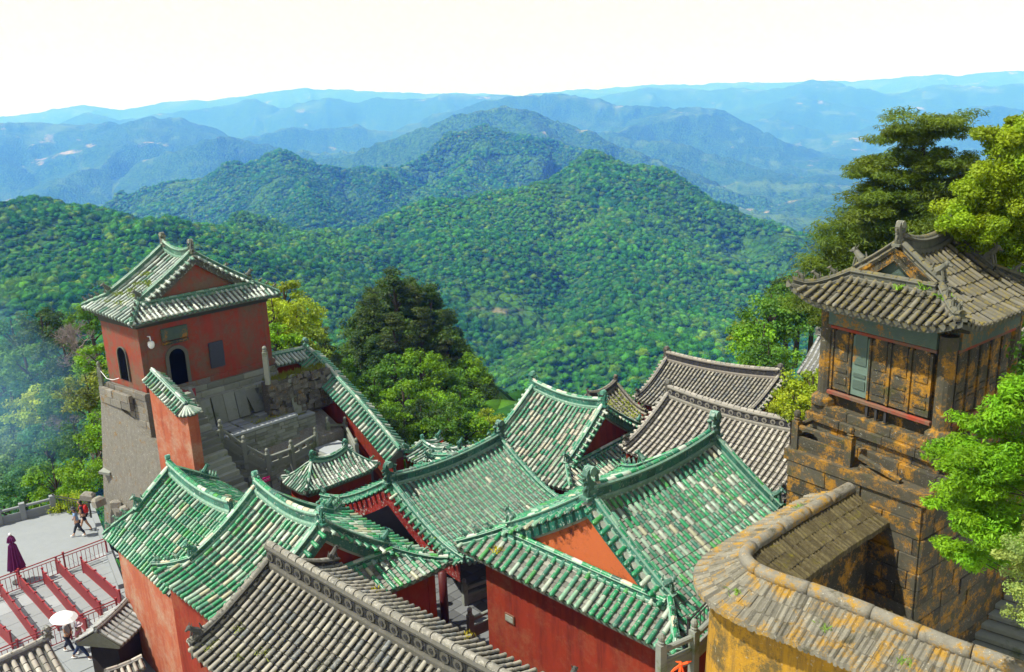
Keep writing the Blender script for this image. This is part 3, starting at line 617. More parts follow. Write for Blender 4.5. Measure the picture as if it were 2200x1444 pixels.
# ================================================================== terrain: the peak's own slopes, the near ridge and the ranges beyond
def vnoise(x, y, seed=0):
    xi = np.floor(x).astype(np.int64); yi = np.floor(y).astype(np.int64); fx = x-xi; fy = y-yi
    fx = fx*fx*fx*(fx*(fx*6-15)+10); fy = fy*fy*fy*(fy*(fy*6-15)+10)
    def h(a, b):
        n = (a*374761393 + b*668265263 + seed*1442695041) & 0xffffffff
        n = ((n ^ (n >> 13))*1274126177) & 0xffffffff; n = (n ^ (n >> 16)) & 0xffff
        return n/65535.*2-1
    a, b, c, d = h(xi, yi), h(xi+1, yi), h(xi, yi+1), h(xi+1, yi+1)
    return (a+(b-a)*fx) + ((c+(d-c)*fx)-(a+(b-a)*fx))*fy
def fbm(x, y, o=5, seed=0, g=.5, ridged=False):
    t = 0; a = 1; s_ = 0
    for i in range(o):
        n = vnoise(x*2**i+i*17.3, y*2**i-i*9.1, seed+i)
        if ridged: n = 1-2*np.abs(n)
        t = t+a*n; s_ += a; a *= g
    return t/s_
RIDGES = [  # (crest sighted in the photograph at a surveyed distance): [(u, v, distance)], flank slope, spur size
 ([(-500, 520, 1000), (-200, 505, 960), (0, 500, 900), (60, 484, 880), (150, 480, 880), (250, 490, 900), (340, 505, 920), (420, 502, 950), (480, 512, 1000), (560, 510, 1060), (620, 494, 1100), (700, 502, 1150), (760, 496, 1180), (850, 474, 1220), (950, 436, 1280), (1050, 420, 1330), (1150, 399, 1400), (1230, 378, 1440), (1300, 361, 1480), (1360, 368, 1480), (1420, 392, 1460), (1480, 424, 1430), (1530, 448, 1400), (1600, 484, 1360), (1680, 514, 1310), (1750, 545, 1260), (1850, 610, 1180), (2000, 720, 1050)], .52, 36, 1),
 ([(1150, 399, 1400), (1080, 470, 1150), (1000, 560, 960), (930, 640, 800)], .5, 26, 1),
 ([(1300, 361, 1480), (1340, 470, 1200), (1350, 590, 950), (1340, 660, 830)], .5, 26, 1),
 ([(1180, 750, 620), (1300, 722, 640), (1380, 740, 600), (1500, 840, 520)], .5, 14, 1),
 ([(250, 490, 900), (180, 570, 700), (60, 640, 560)], .5, 26, 1),
 ([(620, 494, 1100), (600, 560, 880), (520, 640, 700)], .5, 22, 1),
 ([(60, 500, 3300), (150, 468, 3200), (250, 428, 3050), (350, 398, 2950), (450, 362, 2850), (520, 332, 2750), (590, 315, 2700), (640, 327, 2700), (700, 347, 2750), (760, 342, 2800), (850, 337, 2900), (920, 317, 3000), (980, 297, 3050), (1030, 287, 3100), (1070, 285, 3100), (1120, 297, 3200), (1180, 307, 3200), (1240, 327, 3150), (1300, 347, 3100), (1400, 372, 3000), (1500, 420, 2900)], .5, 90, 2),
 ([(590, 315, 2700), (640, 400, 2200), (660, 470, 1850)], .5, 60, 2), ([(1070, 285, 3100), (1000, 380, 2500), (930, 440, 2000)], .5, 60, 2), ([(850, 337, 2900), (820, 400, 2400)], .5, 50, 2),
 ([(560, 370, 5600), (640, 350, 5400), (720, 340, 5200), (800, 312, 5000), (870, 295, 4900), (960, 263, 4800), (1000, 243, 4800), (1050, 234, 4800), (1100, 225, 4800), (1150, 238, 4800), (1200, 268, 4700), (1260, 288, 4600), (1330, 318, 4600), (1400, 343, 4500), (1470, 368, 4400), (1560, 398, 4300), (1640, 428, 4200), (1700, 468, 4000), (1740, 488, 3900), (1790, 500, 3800)], .5, 110, 2),
 ([(1100, 225, 4800), (1240, 330, 4000), (1400, 400, 3500)], .5, 70, 2),
 ([(200, 420, 6900), (300, 372, 6800), (400, 322, 6600), (480, 291, 6500), (540, 304, 6500), (620, 318, 6400), (700, 322, 6300), (800, 330, 6000)], .45, 120, 3),
 ([(1290, 297, 6200), (1380, 300, 6200), (1480, 320, 6100), (1560, 345, 6000), (1640, 370, 5900), (1720, 395, 5800), (1800, 430, 5500)], .45, 110, 3),
 ([(-300, 275, 9500), (0, 270, 9500), (60, 265, 9400), (130, 272, 9300), (200, 266, 9200), (280, 270, 9100), (340, 250, 9000), (400, 260, 9000), (460, 278, 9000), (560, 290, 9000), (640, 268, 9200), (700, 272, 9200), (770, 268, 9200), (860, 285, 9200)], .38, 190, 3),
 ([(340, 250, 9000), (260, 320, 7400), (120, 400, 6200)], .35, 130, 3), ([(0, 270, 9500), (-60, 330, 8000)], .35, 130, 3),
 ([(960, 240, 9500), (1020, 222, 9400), (1100, 214, 9400), (1180, 205, 9300), (1250, 216, 9200), (1300, 226, 9100), (1380, 233, 9000), (1480, 230, 8800), (1540, 245, 8600), (1600, 275, 8400), (1660, 300, 8200), (1700, 340, 8000), (1750, 365, 7800)], .4, 190, 3),
 ([(1480, 230, 8800), (1400, 262, 7600), (1300, 280, 6900)], .4, 110, 3),
 ([(1650, 330, 10500), (1740, 300, 10800), (1850, 285, 11000), (1950, 262, 11000), (2050, 240, 11000), (2120, 226, 11000), (2190, 235, 11000), (2260, 232, 11000), (2500, 250, 11000)], .36, 210, 3),
 ([(450, 270, 14500), (560, 262, 14500), (640, 226, 14500), (710, 207, 14500), (760, 219, 14500), (830, 207, 14500), (900, 214, 14500), (960, 204, 14500), (1050, 206, 14500), (1120, 212, 14500)], .33, 260, 4),
 ([(100, 265, 15500), (190, 242, 15500), (260, 262, 15500), (370, 238, 15500), (450, 232, 15500), (540, 212, 15500), (600, 232, 15500)], .33, 240, 4),
 ([(1230, 215, 17500), (1300, 206, 17500), (1400, 189, 17500), (1500, 192, 17500), (1600, 188, 17500), (1680, 200, 17000), (1720, 180, 17000), (1752, 170, 17000), (1800, 184, 17000), (1860, 196, 17000), (1920, 200, 17000), (2020, 180, 17500), (2100, 188, 17500), (2200, 180, 17500), (2500, 176, 17500)], .3, 280, 4),
 ([(1752, 170, 17000), (1700, 230, 14000), (1640, 260, 12500)], .3, 180, 4), ([(2020, 180, 17500), (1960, 235, 14500)], .3, 180, 4),
 ([(-300, 262, 24000), (0, 252, 24000), (80, 240, 24000), (170, 226, 24000), (260, 236, 24000), (370, 217, 24000), (450, 214, 24000), (550, 203, 24000), (650, 190, 24000), (760, 194, 24000), (900, 201, 24000), (1000, 200, 24000), (1100, 205, 24000), (1190, 198, 24000), (1240, 194, 24000), (1300, 197, 24000)], .25, 200, 5),
 ([(1250, 192, 26500), (1400, 182, 26500), (1560, 178, 26500), (1700, 176, 26500), (1850, 172, 26500), (1980, 162, 26500), (2080, 160, 26500), (2160, 152, 26500), (2300, 150, 26500), (2600, 158, 26500)], .25, 200, 5),
]
def terrain_h(X, Y):
    r = np.hypot(X, Y); best = np.full(X.shape, -1e9)
    wx = fbm(X/420, Y/420, 3, 50)*60; wy = fbm(X/420, Y/420, 3, 60)*60; big = np.clip(r/3000, .5, 6)
    Xw, Yw = X+wx*np.clip(r/1500, .15, 6)*.5, Y+wy*np.clip(r/1500, .15, 6)*.5
    for pts, slope, spur, lv in RIDGES:
        P = np.array([atd(u, v, d) for u, v, d in pts]); cum = 0.
        bd = np.full(X.shape, 1e9); bs = np.zeros(X.shape); bz = np.zeros(X.shape)
        for i in range(len(P)-1):
            a, b = P[i], P[i+1]; ab = b[:2]-a[:2]; L2 = ab@ab; t = np.clip(((Xw-a[0])*ab[0]+(Yw-a[1])*ab[1])/L2, 0, 1)
            d = np.hypot(Xw-a[0]-t*ab[0], Yw-a[1]-t*ab[1]); L = math.sqrt(L2); k = d < bd
            bd = np.where(k, d, bd); bs = np.where(k, cum+t*L, bs); bz = np.where(k, a[2]+t*(b[2]-a[2]), bz); cum += L
        lam = spur*5.5; ds = bd*slope/ (np.maximum(spur, 1)); ramp = 1-np.exp(-ds*1.1)
        sp1 = 1-2*np.abs(vnoise(bs/lam+.35*fbm(bd/lam*.7, bs/lam*.5, 2, 9), bd/lam*.22+lv*7., 11+lv)); sp2 = 1-2*np.abs(vnoise(bs/lam*2.3+3+.4*vnoise(bd/lam, bs/lam, 5), bd/lam*.6, 21+lv))
        wdt = spur*(2.2 if lv == 1 else .5); h = bz - slope*(np.sqrt(bd*bd+wdt*wdt)-wdt) + spur*ramp*(.85*sp1+.42*sp2-.30)
        best = np.maximum(best, h)
    flo = -235 - np.clip((r-700)/2500, 0, 1)*260 - np.clip((r-3000)/9000, 0, 1)*240 + fbm(X/500, Y/500, 4, 3)*22*np.clip(r/700, .5, 4)
    h = np.where(best > flo, best, flo) ; k = np.exp(-np.abs(best-flo)/18.)*7; h = h+k
    h = h + fbm(X/70/np.sqrt(big), Y/70/np.sqrt(big), 4, 33, .55)*np.clip(r/900, .15, 5)*6
    nr = np.clip((r-450)/400, 0, 1)*np.clip((5200-r)/1500, 0, 1); k2 = np.sqrt(np.clip(r/1200, .7, 3)); h = h + nr*(fbm(X/230/k2+7, Y/230/k2, 3, 140, .5, True)-.25)*24*k2
    # the peak the temple stands on
    az = np.arctan2(X, Y); rim = 62+14*np.sin(az*3+1)+fbm(X/25, Y/25, 3, 71)*5
    pk = -27.5 - .85*np.clip(r-rim, 0, 1e9) + fbm(X/14, Y/14, 4, 77)*1.8
    rx = np.clip((az-.36)/.3, 0, 1); pk = pk + rx*rx*(10+12*np.clip((r-30)/30, 0, 1))
    lf = np.clip((-az-.42)/.12, 0, 1); pk = pk - lf*np.clip(r-58, 0, 60)*.25 - lf*2
    kn = np.array([-12., 90.]); dk = np.hypot((X-kn[0])/1.15, (Y-kn[1])/1.5); pk = np.maximum(pk, -24.5-.02*dk**2-.62*dk + fbm(X/9, Y/9, 3, 99)*1.5)
    return np.maximum(h, pk)
NA, NR = 620, 600
az_ = np.linspace(-R_(44), R_(44), NA); rr = np.exp(np.linspace(math.log(30), math.log(29500), NR))
AA, RR = np.meshgrid(az_, rr); TX, TY = RR*np.sin(AA), RR*np.cos(AA); TZ = terrain_h(TX, TY)
V = np.stack([TX, TY, TZ], -1).reshape(-1, 3); ii = np.arange(NR-1)[:, None]*NA+np.arange(NA-1)[None, :]
F = np.stack([ii, ii+1, ii+NA+1, ii+NA], -1).reshape(-1, 4)
def terrain_mat():
    n = NT('forested_mountain'); g = n.geo((.001, .001, .001))
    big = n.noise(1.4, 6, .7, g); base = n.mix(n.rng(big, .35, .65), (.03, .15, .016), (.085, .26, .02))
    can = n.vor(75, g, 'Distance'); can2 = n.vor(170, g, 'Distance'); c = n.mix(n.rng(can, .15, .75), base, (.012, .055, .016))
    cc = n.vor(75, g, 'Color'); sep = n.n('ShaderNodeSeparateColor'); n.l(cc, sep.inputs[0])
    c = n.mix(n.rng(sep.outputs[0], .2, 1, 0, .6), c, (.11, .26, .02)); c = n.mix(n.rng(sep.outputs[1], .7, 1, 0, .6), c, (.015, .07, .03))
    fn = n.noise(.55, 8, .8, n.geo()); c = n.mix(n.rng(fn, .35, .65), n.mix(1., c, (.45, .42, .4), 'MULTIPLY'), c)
    # fields and bare terraces on the valley floors only
    geo = n.n('ShaderNodeNewGeometry'); sx = n.n('ShaderNodeSeparateXYZ'); n.l(geo.outputs['Normal'], sx.inputs[0])
    flat = n.rng(sx.outputs[2], .93, .985); pat = n.rng(n.noise(2.2, 7, .72, g), .60, .66); f = n.ma('MULTIPLY', flat, pat)
    c = n.mix(f, c, (.42, .34, .22)); meadow = n.ma('MULTIPLY', flat, n.rng(n.noise(1.3, 5, .7, g), .48, .6)); c = n.mix(n.ma('MULTIPLY', meadow, .5), c, (.14, .24, .05))
    h = n.ma('ADD', n.ma('MULTIPLY', can, -1.), n.ma('MULTIPLY', can2, -.5)); b = n.bump(h, 1., 9.0)
    return n.fin(c, .95, .1)
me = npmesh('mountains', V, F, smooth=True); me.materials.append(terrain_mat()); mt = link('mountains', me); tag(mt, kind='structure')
# ------------------------------------------------------------------ forest canopy on the near ridges (countless crowns: one stuff object)
def lump(seed, sub=2, squash=.8, amp=.28):
    bm = bmesh.new(); bmesh.ops.create_icosphere(bm, subdivisions=sub, radius=1); r = random.Random(seed)
    from mathutils import noise as mn
    off = Vector((r.random()*50, r.random()*50, 0))
    for v in bm.verts:
        n = v.co.normalized(); k = 1+amp*mn.noise(n*1.6+off)*1.6+amp*.9*mn.noise(n*4.2+off); v.co = n*k; v.co.z *= squash
        if v.co.z < -.35: v.co.z = -.35
    me = bpy.data.meshes.new('canopy_crown'); bm.to_mesh(me); bm.free(); return me
def canopy_mat():
    n = NT('forest_canopy'); oi = n.n('ShaderNodeObjectInfo'); g = n.geo((.001, .001, .001)); sep = n.n('ShaderNodeSeparateColor')
    wn = n.n('ShaderNodeTexWhiteNoise', noise_dimensions='1D'); n.l(oi.outputs['Random'], wn.inputs['W']); n.l(wn.outputs['Color'], sep.inputs[0])
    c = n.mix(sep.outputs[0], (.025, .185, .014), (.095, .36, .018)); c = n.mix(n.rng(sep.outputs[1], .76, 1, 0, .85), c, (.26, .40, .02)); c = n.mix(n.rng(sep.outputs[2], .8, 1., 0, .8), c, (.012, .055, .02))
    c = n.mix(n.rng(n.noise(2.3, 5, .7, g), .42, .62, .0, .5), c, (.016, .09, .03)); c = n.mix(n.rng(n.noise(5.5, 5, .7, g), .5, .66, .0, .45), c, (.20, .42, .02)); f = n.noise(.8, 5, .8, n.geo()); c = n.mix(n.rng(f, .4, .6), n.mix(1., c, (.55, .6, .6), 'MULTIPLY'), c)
    n.bump(n.noise(1.1, 6, .85, n.geo()), 1., .8); return n.fin(c, .9, .15)
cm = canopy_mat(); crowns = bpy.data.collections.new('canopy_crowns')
def leafy_crown(k):
    base = lump(k, 2, (.75, .85, .95, .7, 1.2)[k], (.3, .34, .26, .38, .25)[k]); g = np.random.default_rng(k+50)
    v = np.array([tuple(q.co) for q in base.vertices]); f = np.array([tuple(p.vertices) for p in base.polygons]); N = 900
    cl = g.normal(size=(26, 3)); cl /= np.linalg.norm(cl, axis=1)[:, None]; cl[:, 2] = np.abs(cl[:, 2])*.8; ci = g.integers(0, 26, N); d = cl[ci]*.88+g.normal(size=(N, 3))*.17; n = d/np.linalg.norm(d, axis=1)[:, None]+g.normal(size=(N, 3))*.5; n /= np.linalg.norm(n, axis=1)[:, None]
    a = np.cross(n, g.normal(size=(N, 3))); a /= np.linalg.norm(a, axis=1)[:, None]; b = np.cross(n, a); s = .075*(.6+.9*g.random(N))[:, None]; T = np.stack([d+a*s, d-a*s*.5+b*s*.87, d-a*s*.5-b*s*.87], 1).reshape(-1, 3)
    return npmesh('canopy_crown', np.concatenate([v*.86, T]), np.concatenate([f, np.arange(N*3).reshape(N, 3)+len(v)]))
for k in range(5):
    me = leafy_crown(k); me.materials.append(cm); o = bpy.data.objects.new('canopy_crown', me); crowns.objects.link(o)
def scatter_forest():
    # horizon test on the polar grid: keep what can be seen from here (with slack for a step aside)
    el = TZ/RR; mx = np.maximum.accumulate(np.vstack([np.full((1, NA), -9.), el[:-1]]), 0); vis = el > mx-.035
    dth = az_[1]-az_[0]; pts = []
    for i in range(NR-1):
        r = rr[i]
        if r < 95 or r > 3300: continue
        sp = 5.0 if r < 900 else 5.0+(r-900)*.0016; cell = (rr[i+1]-r)*r*dth; lam = cell/(sp*sp*.72)
        cnt = rng.poisson(np.where(vis[i, :-1] | vis[i+1, :-1], lam, 0)); j = np.repeat(np.arange(NA-1), cnt)
        if len(j) == 0: continue
        a = rng.random(len(j)); b = rng.random(len(j)); th = az_[j]+a*dth; q = r+b*(rr[i+1]-r); pts.append(np.stack([q*np.sin(th), q*np.cos(th), np.full(len(j), sp)], 1))
    P = np.concatenate(pts); X, Y, sp = P.T
    # interpolate height on the grid
    fa = (np.arctan2(X, Y)-az_[0])/dth; fr = (np.log(np.hypot(X, Y))-math.log(30))/(math.log(29500/30)/(NR-1)); ia = np.clip(fa.astype(int), 0, NA-2); ir = np.clip(fr.astype(int), 0, NR-2); fa -= ia; fr -= ir
    Z = (TZ[ir, ia]*(1-fa)+TZ[ir, ia+1]*fa)*(1-fr)+(TZ[ir+1, ia]*(1-fa)+TZ[ir+1, ia+1]*fa)*fr
    clr = vnoise(X/90, Y/90, 400)+.5*vnoise(X/35, Y/35, 401); keep = ~((clr > .62) & (Z < -180))
    # keep the temple ground itself free
    keep &= ~((np.hypot(X, Y) < 150) & (Z > -40)); X, Y, Z, sp = X[keep], Y[keep], Z[keep], sp[keep]
    s_ = sp*.60*(.42+1.0*rng.random(len(X))**2.2)*(1+.35*vnoise(X/60, Y/60, 88)); me = bpy.data.meshes.new('forest'); me.vertices.add(len(X)); me.vertices.foreach_set('co', np.stack([X, Y, Z+s_*.35], 1).astype(np.float32).ravel())
    a = me.attributes.new('csize', 'FLOAT', 'POINT'); a.data.foreach_set('value', s_.astype(np.float32)); a = me.attributes.new('crot', 'FLOAT', 'POINT'); a.data.foreach_set('value', (rng.random(len(X))*6.28).astype(np.float32))
    o = link('forest', me); tag(o, 'dense green broadleaf forest covering the ridges below the temple', 'forest', kind='stuff')
    ng = bpy.data.node_groups.new('forest_scatter', 'GeometryNodeTree'); ng.interface.new_socket('Geometry', in_out='INPUT', socket_type='NodeSocketGeometry'); ng.interface.new_socket('Geometry', in_out='OUTPUT', socket_type='NodeSocketGeometry')
    N = ng.nodes; L = ng.links; gi, go = N.new('NodeGroupInput'), N.new('NodeGroupOutput'); ip = N.new('GeometryNodeInstanceOnPoints'); ci = N.new('GeometryNodeCollectionInfo')
    ci.inputs[0].default_value = crowns; ci.inputs['Separate Children'].default_value = True; ci.inputs['Reset Children'].default_value = True; ip.inputs['Pick Instance'].default_value = True
    m2p = N.new('GeometryNodeMeshToPoints'); L.new(gi.outputs[0], m2p.inputs[0]); L.new(m2p.outputs[0], ip.inputs['Points']); L.new(ci.outputs[0], ip.inputs['Instance'])
    a1 = N.new('GeometryNodeInputNamedAttribute'); a1.data_type = 'FLOAT'; a1.inputs[0].default_value = 'csize'; a2 = N.new('GeometryNodeInputNamedAttribute'); a2.data_type = 'FLOAT'; a2.inputs[0].default_value = 'crot'
    cx = N.new('ShaderNodeCombineXYZ'); L.new(a2.outputs[0], cx.inputs[2]); L.new(cx.outputs[0], ip.inputs['Rotation']); L.new(a1.outputs[0], ip.inputs['Scale']); L.new(ip.outputs[0], go.inputs[0])
    md = o.modifiers.new('scatter', 'NODES'); md.node_group = ng; return len(X)
import os
if not os.environ.get("NOF"): scatter_forest()
# ------------------------------------------------------------------ the blue air between here and the far ranges
hm = bpy.data.materials.new('haze'); hm.use_nodes = True; t = hm.node_tree; t.nodes.remove(t.nodes['Principled BSDF']); pv = t.nodes.new('ShaderNodeVolumePrincipled')
pv.inputs['Color'].default_value = (.065, .225, 1., 1); pv.inputs['Absorption Color'].default_value = (1, 1, 1, 1); pv.inputs['Density'].default_value = 1.85e-4; pv.inputs['Anisotropy'].default_value = .0
t.links.new(pv.outputs[0], t.nodes['Material Output'].inputs['Volume'])
hz = MB(); ZT = max(60., float(TZ.max())+40); ZB = float(TZ.min())-30
hz.box((0, 15000, (ZT+ZB)/2), (46000, 33000, ZT-ZB)); h_ = hz.build('haze', hm); tag(h_, kind='stuff')
# ================================================================== masonry, terraces, walls
def zpix(X, Y, v):
    lo, hi = -60., 5.
    for _ in range(50):
        m = (lo+hi)/2
        if proj(np.array([X, Y, m]))[1] > v: lo = m
        else: hi = m
    return m
def toroot(root, P):
    mw = np.array(root.matrix_basis); return mw[:3, :3].T @ (np.array(P)-mw[:3, 3])
_pieces = {}
def piece(name, parent, c, size, mat, rz=0., tilt=None, k=1.0, bev=.02):
    """one separate block, slab or brick; alike blocks share mesh data"""
    key = (mat, round(size[0], 1), round(size[1], 1), round(size[2], 1), round(bev, 3), round(k*4))
    if key not in _pieces:
        m = MB(); x, y, z = .5, .5, .5; bx, by, bz = bev/key[1] if key[1] else .02, bev/key[2] if key[2] else .02, bev/key[3] if key[3] else .05
        bx, by, bz = min(bx, .2), min(by, .2), min(bz, .3)
        vs = [(sx*(x-bx*(sz > 0)), sy*(y-by*(sz > 0)), zz) for zz, sz in ((-z, 0), (z-bz, 0), (z, 1)) for sx, sy in ((-1, -1), (1, -1), (1, 1), (-1, 1))]
        fs = [(0, 3, 2, 1), (8, 9, 10, 11)] + [(a+i, a+(i+1) % 4, a+4+(i+1) % 4, a+4+i) for a in (0, 4) for i in range(4)]
        kk = round(k*4)/4.; m.add(vs, fs, (kk, kk, kk)); me = m.mesh(name); me.materials.append(M[mat]); _pieces[key] = me
    o = bpy.data.objects.new(name, _pieces[key]); COL.objects.link(o); o.parent = parent; o.location = tuple(c)
    o.rotation_euler = (tilt[0] if tilt else 0, tilt[1] if tilt else 0, rz); o.scale = size; return o
def course_wall(root, a, b, z0, z1, mat, name='stone', bh=.28, bl=.6, proud=.03, nrm=None, nmax=300, taper=0.):
    """courses of separate blocks on the vertical face a->b (xy in root space); face outward = nrm"""
    a, b = np.array(a[:2]), np.array(b[:2]); L = np.linalg.norm(b-a); d = (b-a)/L; rz = math.atan2(d[1], d[0]); n = np.array([d[1], -d[0]]) if nrm is None else nrm; cnt = 0; rest = MB(); nr = max(1, round((z1-z0)/bh)); h = (z1-z0)/nr
    for i in range(nr):
        z = z1-h*(i+.5); x = -random.uniform(0, bl*.6)
        while x < L:
            l = bl*random.uniform(.6, 1.5); x0, x1 = max(0, x), min(L, x+l); x += l
            if x1-x0 < .08: continue
            o_ = proud*random.uniform(.2, 1.4); k = random.choice((.75, 1, 1, 1.25)); c = a+d*(x0+x1)/2+n*(o_-.09+taper*(z1-z))
            if cnt < nmax: piece(name, root, (c[0], c[1], z), (x1-x0-.02, .2, h-.02), mat, rz, k=k); cnt += 1
            else: rest.box((c[0], c[1], z), (x1-x0-.02, .2, h-.02), rz, (k, k, k))
    if rest.f: tag(rest.build(name, M[mat], root), kind='stuff')
def quadslab(m, P, th, col=(1, 1, 1)):
    m.add([tuple(q) for q in P]+[(q[0], q[1], q[2]-th) for q in P], [(0, 1, 2, 3), (7, 6, 5, 4)]+[(i, i+4, (i+1) % 4+4, (i+1) % 4) for i in range(4)], col)
def wall_cap(root, path, half, rise, sp, tl, pal, mat='glaze', bed=(1.1, 1.1, 1.05), ends=True, rr=.07, sides=(-1, 1), ridge=(.03, .13, .10), ridge2=(.15, .3, .22), nmax=300, rh=.2, fin=False, r=None):
    """small two-sided tiled coping on a wall; path = ridge line points in root space"""
    path = np.array(path, float); seg = np.r_[0, np.cumsum(np.linalg.norm(np.diff(path, axis=0), axis=1))]; n = max(2, round(seg[-1]/sp)); st = seg[-1]/n
    ip = lambda e: np.array([np.interp(e, seg, path[:, k]) for k in range(3)])
    bedm = MB(); tiles = Tiles(root, None, pal, mat, nmax); drip = MB(); r = r or sp*.3; core = MB(); pr = []
    for i in range(n+1):
        e = min(seg[-1], i*st); q = ip(e); t = ip(min(seg[-1], e+.15))-ip(max(0, e-.15)); t /= np.linalg.norm(t); s_ = np.cross(t, (0, 0, 1)); s_ /= np.linalg.norm(s_); pr.append((q, t, s_))
    for sg in sides:
        for i in range(n):
            q = (pr[i][0]+pr[i+1][0])/2; t = pr[i][1]; s_ = pr[i][2]*sg; dn = np.array([0, 0, -rise]); a = q+s_*.05; b = q+s_*half+dn; m_ = (a+b)/2-np.array([0, 0, rise*.08]); nv = np.cross(t, b-a); nv = nv if nv[2] > 0 else -nv; nv /= np.linalg.norm(nv)
            L = np.linalg.norm(b-a); k = max(1, round(L/tl)); pts = [a+(m_-a)*min(1, 2*u)+(b-m_)*max(0, 2*u-1) for u in np.linspace(0, 1, k+1)]
            for j in range(k): tiles.add(pts[j]+nv*.02, pts[j+1]+(pts[j+1]-pts[j])*.06+nv*.03, nv, r*random.uniform(.95, 1.05), cap=j == k-1)
            A0, A1 = pr[i][0], pr[i+1][0]; kk = random.uniform(.6, 1.1); B0, B1 = A0+s_*half+dn, A1+s_*half+dn; bedm.add([A0, A1, B1, B0], [(0, 1, 2, 3)], tuple(c*kk for c in bed))
            e0 = B0+s_*.03; e1 = B1+s_*.03; ee = (e0+e1)/2
            drip.add([B0, B1, e1*.25+ee*.75-(0, 0, .07), ee-(0, 0, .12), e0*.25+ee*.75-(0, 0, .07)], [(0, 1, 2, 3, 4)], ridge2)
    rf = bedm.build('coping', M['bed'], root); tiles.parent = rf; tiles.flush(); tag(drip.build('drip_tile', M[mat+'_m'], rf), kind='stuff')
    for sg in sides:
        vs = []
        for q, t, s_ in pr: vs += [q-(0, 0, .05), q+s_*sg*half*.96-(0, 0, rise+.06), q+s_*sg*half*.96-(0, 0, rise+.16), q-(0, 0, rise+.16)]
        core.add(vs, [(4*i+k, 4*i+(k+1) % 4, 4*i+4+(k+1) % 4, 4*i+4+k) for i in range(n) for k in range(4)]+[(0, 1, 2, 3), (4*n+3, 4*n+2, 4*n+1, 4*n)], (.9, .9, .85))
    core.build('coping_core', M['eave'], root)
    m = MB(); P = [q for q, _, _ in pr]; m.sweep(P, [(-.09, -.05), (.09, -.05), (.07, rh), (-.07, rh)], ridge); m.sweep(P, [(-.12, rh*.7), (.12, rh*.7), (.09, rh), (-.09, rh)], ridge2); m.build('ridge_moulding', M['orn'], rf)
    T2 = Tiles(root, rf, pal, mat, 60); k = max(1, round(seg[-1]/.4))
    for i in range(k):
        a, b = ip(seg[-1]*i/k), ip(seg[-1]*(i+1)/k); t = b-a; s_ = np.cross(t, (0, 0, 1)); nv = np.cross(s_, t); nv /= np.linalg.norm(nv); T2.add(a+(0, 0, rh), b+(0, 0, rh), nv, rr)
    T2.flush('ridge_tile'); return rf
def baluster_post(root, p, h=1.05, w=.2, mat='grey', rz=0, knob=True):
    m = MB(); m.box((p[0], p[1], p[2]+h*.5-.25), (w, w, h+.5), rz)
    if knob:
        z = p[2]+h; m.lathe((p[0], p[1], z), [(w*.5, 0), (w*.36, .03), (w*.5, .07), (w*.34, .10), (w*.46, .15), (w*.48, .22), (w*.3, .29), (w*.06, .31)], 8)
    m.build('post', M[mat], root)
def balustrade(name, label, pts, h=.95, mat='grey', step=None, knob=True, cat='balustrade', group='stone balustrades', holes=True, w=.2, posts=None):
    root = thing(name, label, cat, tuple(pts[0]), 0, group); P = [np.array(q)-np.array(pts[0]) for q in pts]
    for i, q in enumerate(P):
        if posts is None or i in posts: baluster_post(root, q, h, w, mat, math.atan2(*(P[min(i+1, len(P)-1)]-P[max(i-1, 0)])[[1, 0]]), knob)
    for i in range(len(P)-1):
        a, b = P[i], P[i+1]; d = b-a; dh = d/np.linalg.norm(d); a2, b2 = a+dh*w*.5, b-dh*w*.5; m = MB(); m.sweep([a2+(0, 0, h*.78), b2+(0, 0, h*.78)], [(-.06, -.05), (.06, -.05), (.07, .05), (.03, .08), (-.03, .08), (-.07, .05)]); m.build('handrail', M[mat], root)
        m = MB(); m.sweep([a2+(0, 0, h*.27), b2+(0, 0, h*.27)], [(-.045, -h*.27), (.045, -h*.27), (.045, h*.20), (-.045, h*.20)]); m.sweep([a2+(0, 0, h*.27), b2+(0, 0, h*.27)], [(-.056, -h*.14), (.056, -h*.14), (.056, h*.12), (-.056, h*.12)], (.85, .85, .85)); m.build('panel', M[mat], root)
        L = np.linalg.norm(b2-a2); k = max(2, round(L/.62)) if holes else 0
        for j in range(k+1):
            if k == 0: break
            t = j/k; c = a2+(b2-a2)*t; m = MB(); m.sweep([c-dh*.1+(0, 0, h*.6), c+dh*.1+(0, 0, h*.6)], [(-.04, -h*.14), (.04, -h*.14), (.04, h*.14), (-.04, h*.14)]); m.sweep([c-dh*.17+(0, 0, h*.70), c+dh*.17+(0, 0, h*.70)], [(-.038, -.05), (.038, -.05), (.038, .05), (-.038, .05)]); m.build('rail_bracket', M[mat], root)
    return root
def struct(name, m, mat, **k): o = m.build(name, M[mat]); tag(o, kind='structure'); return o
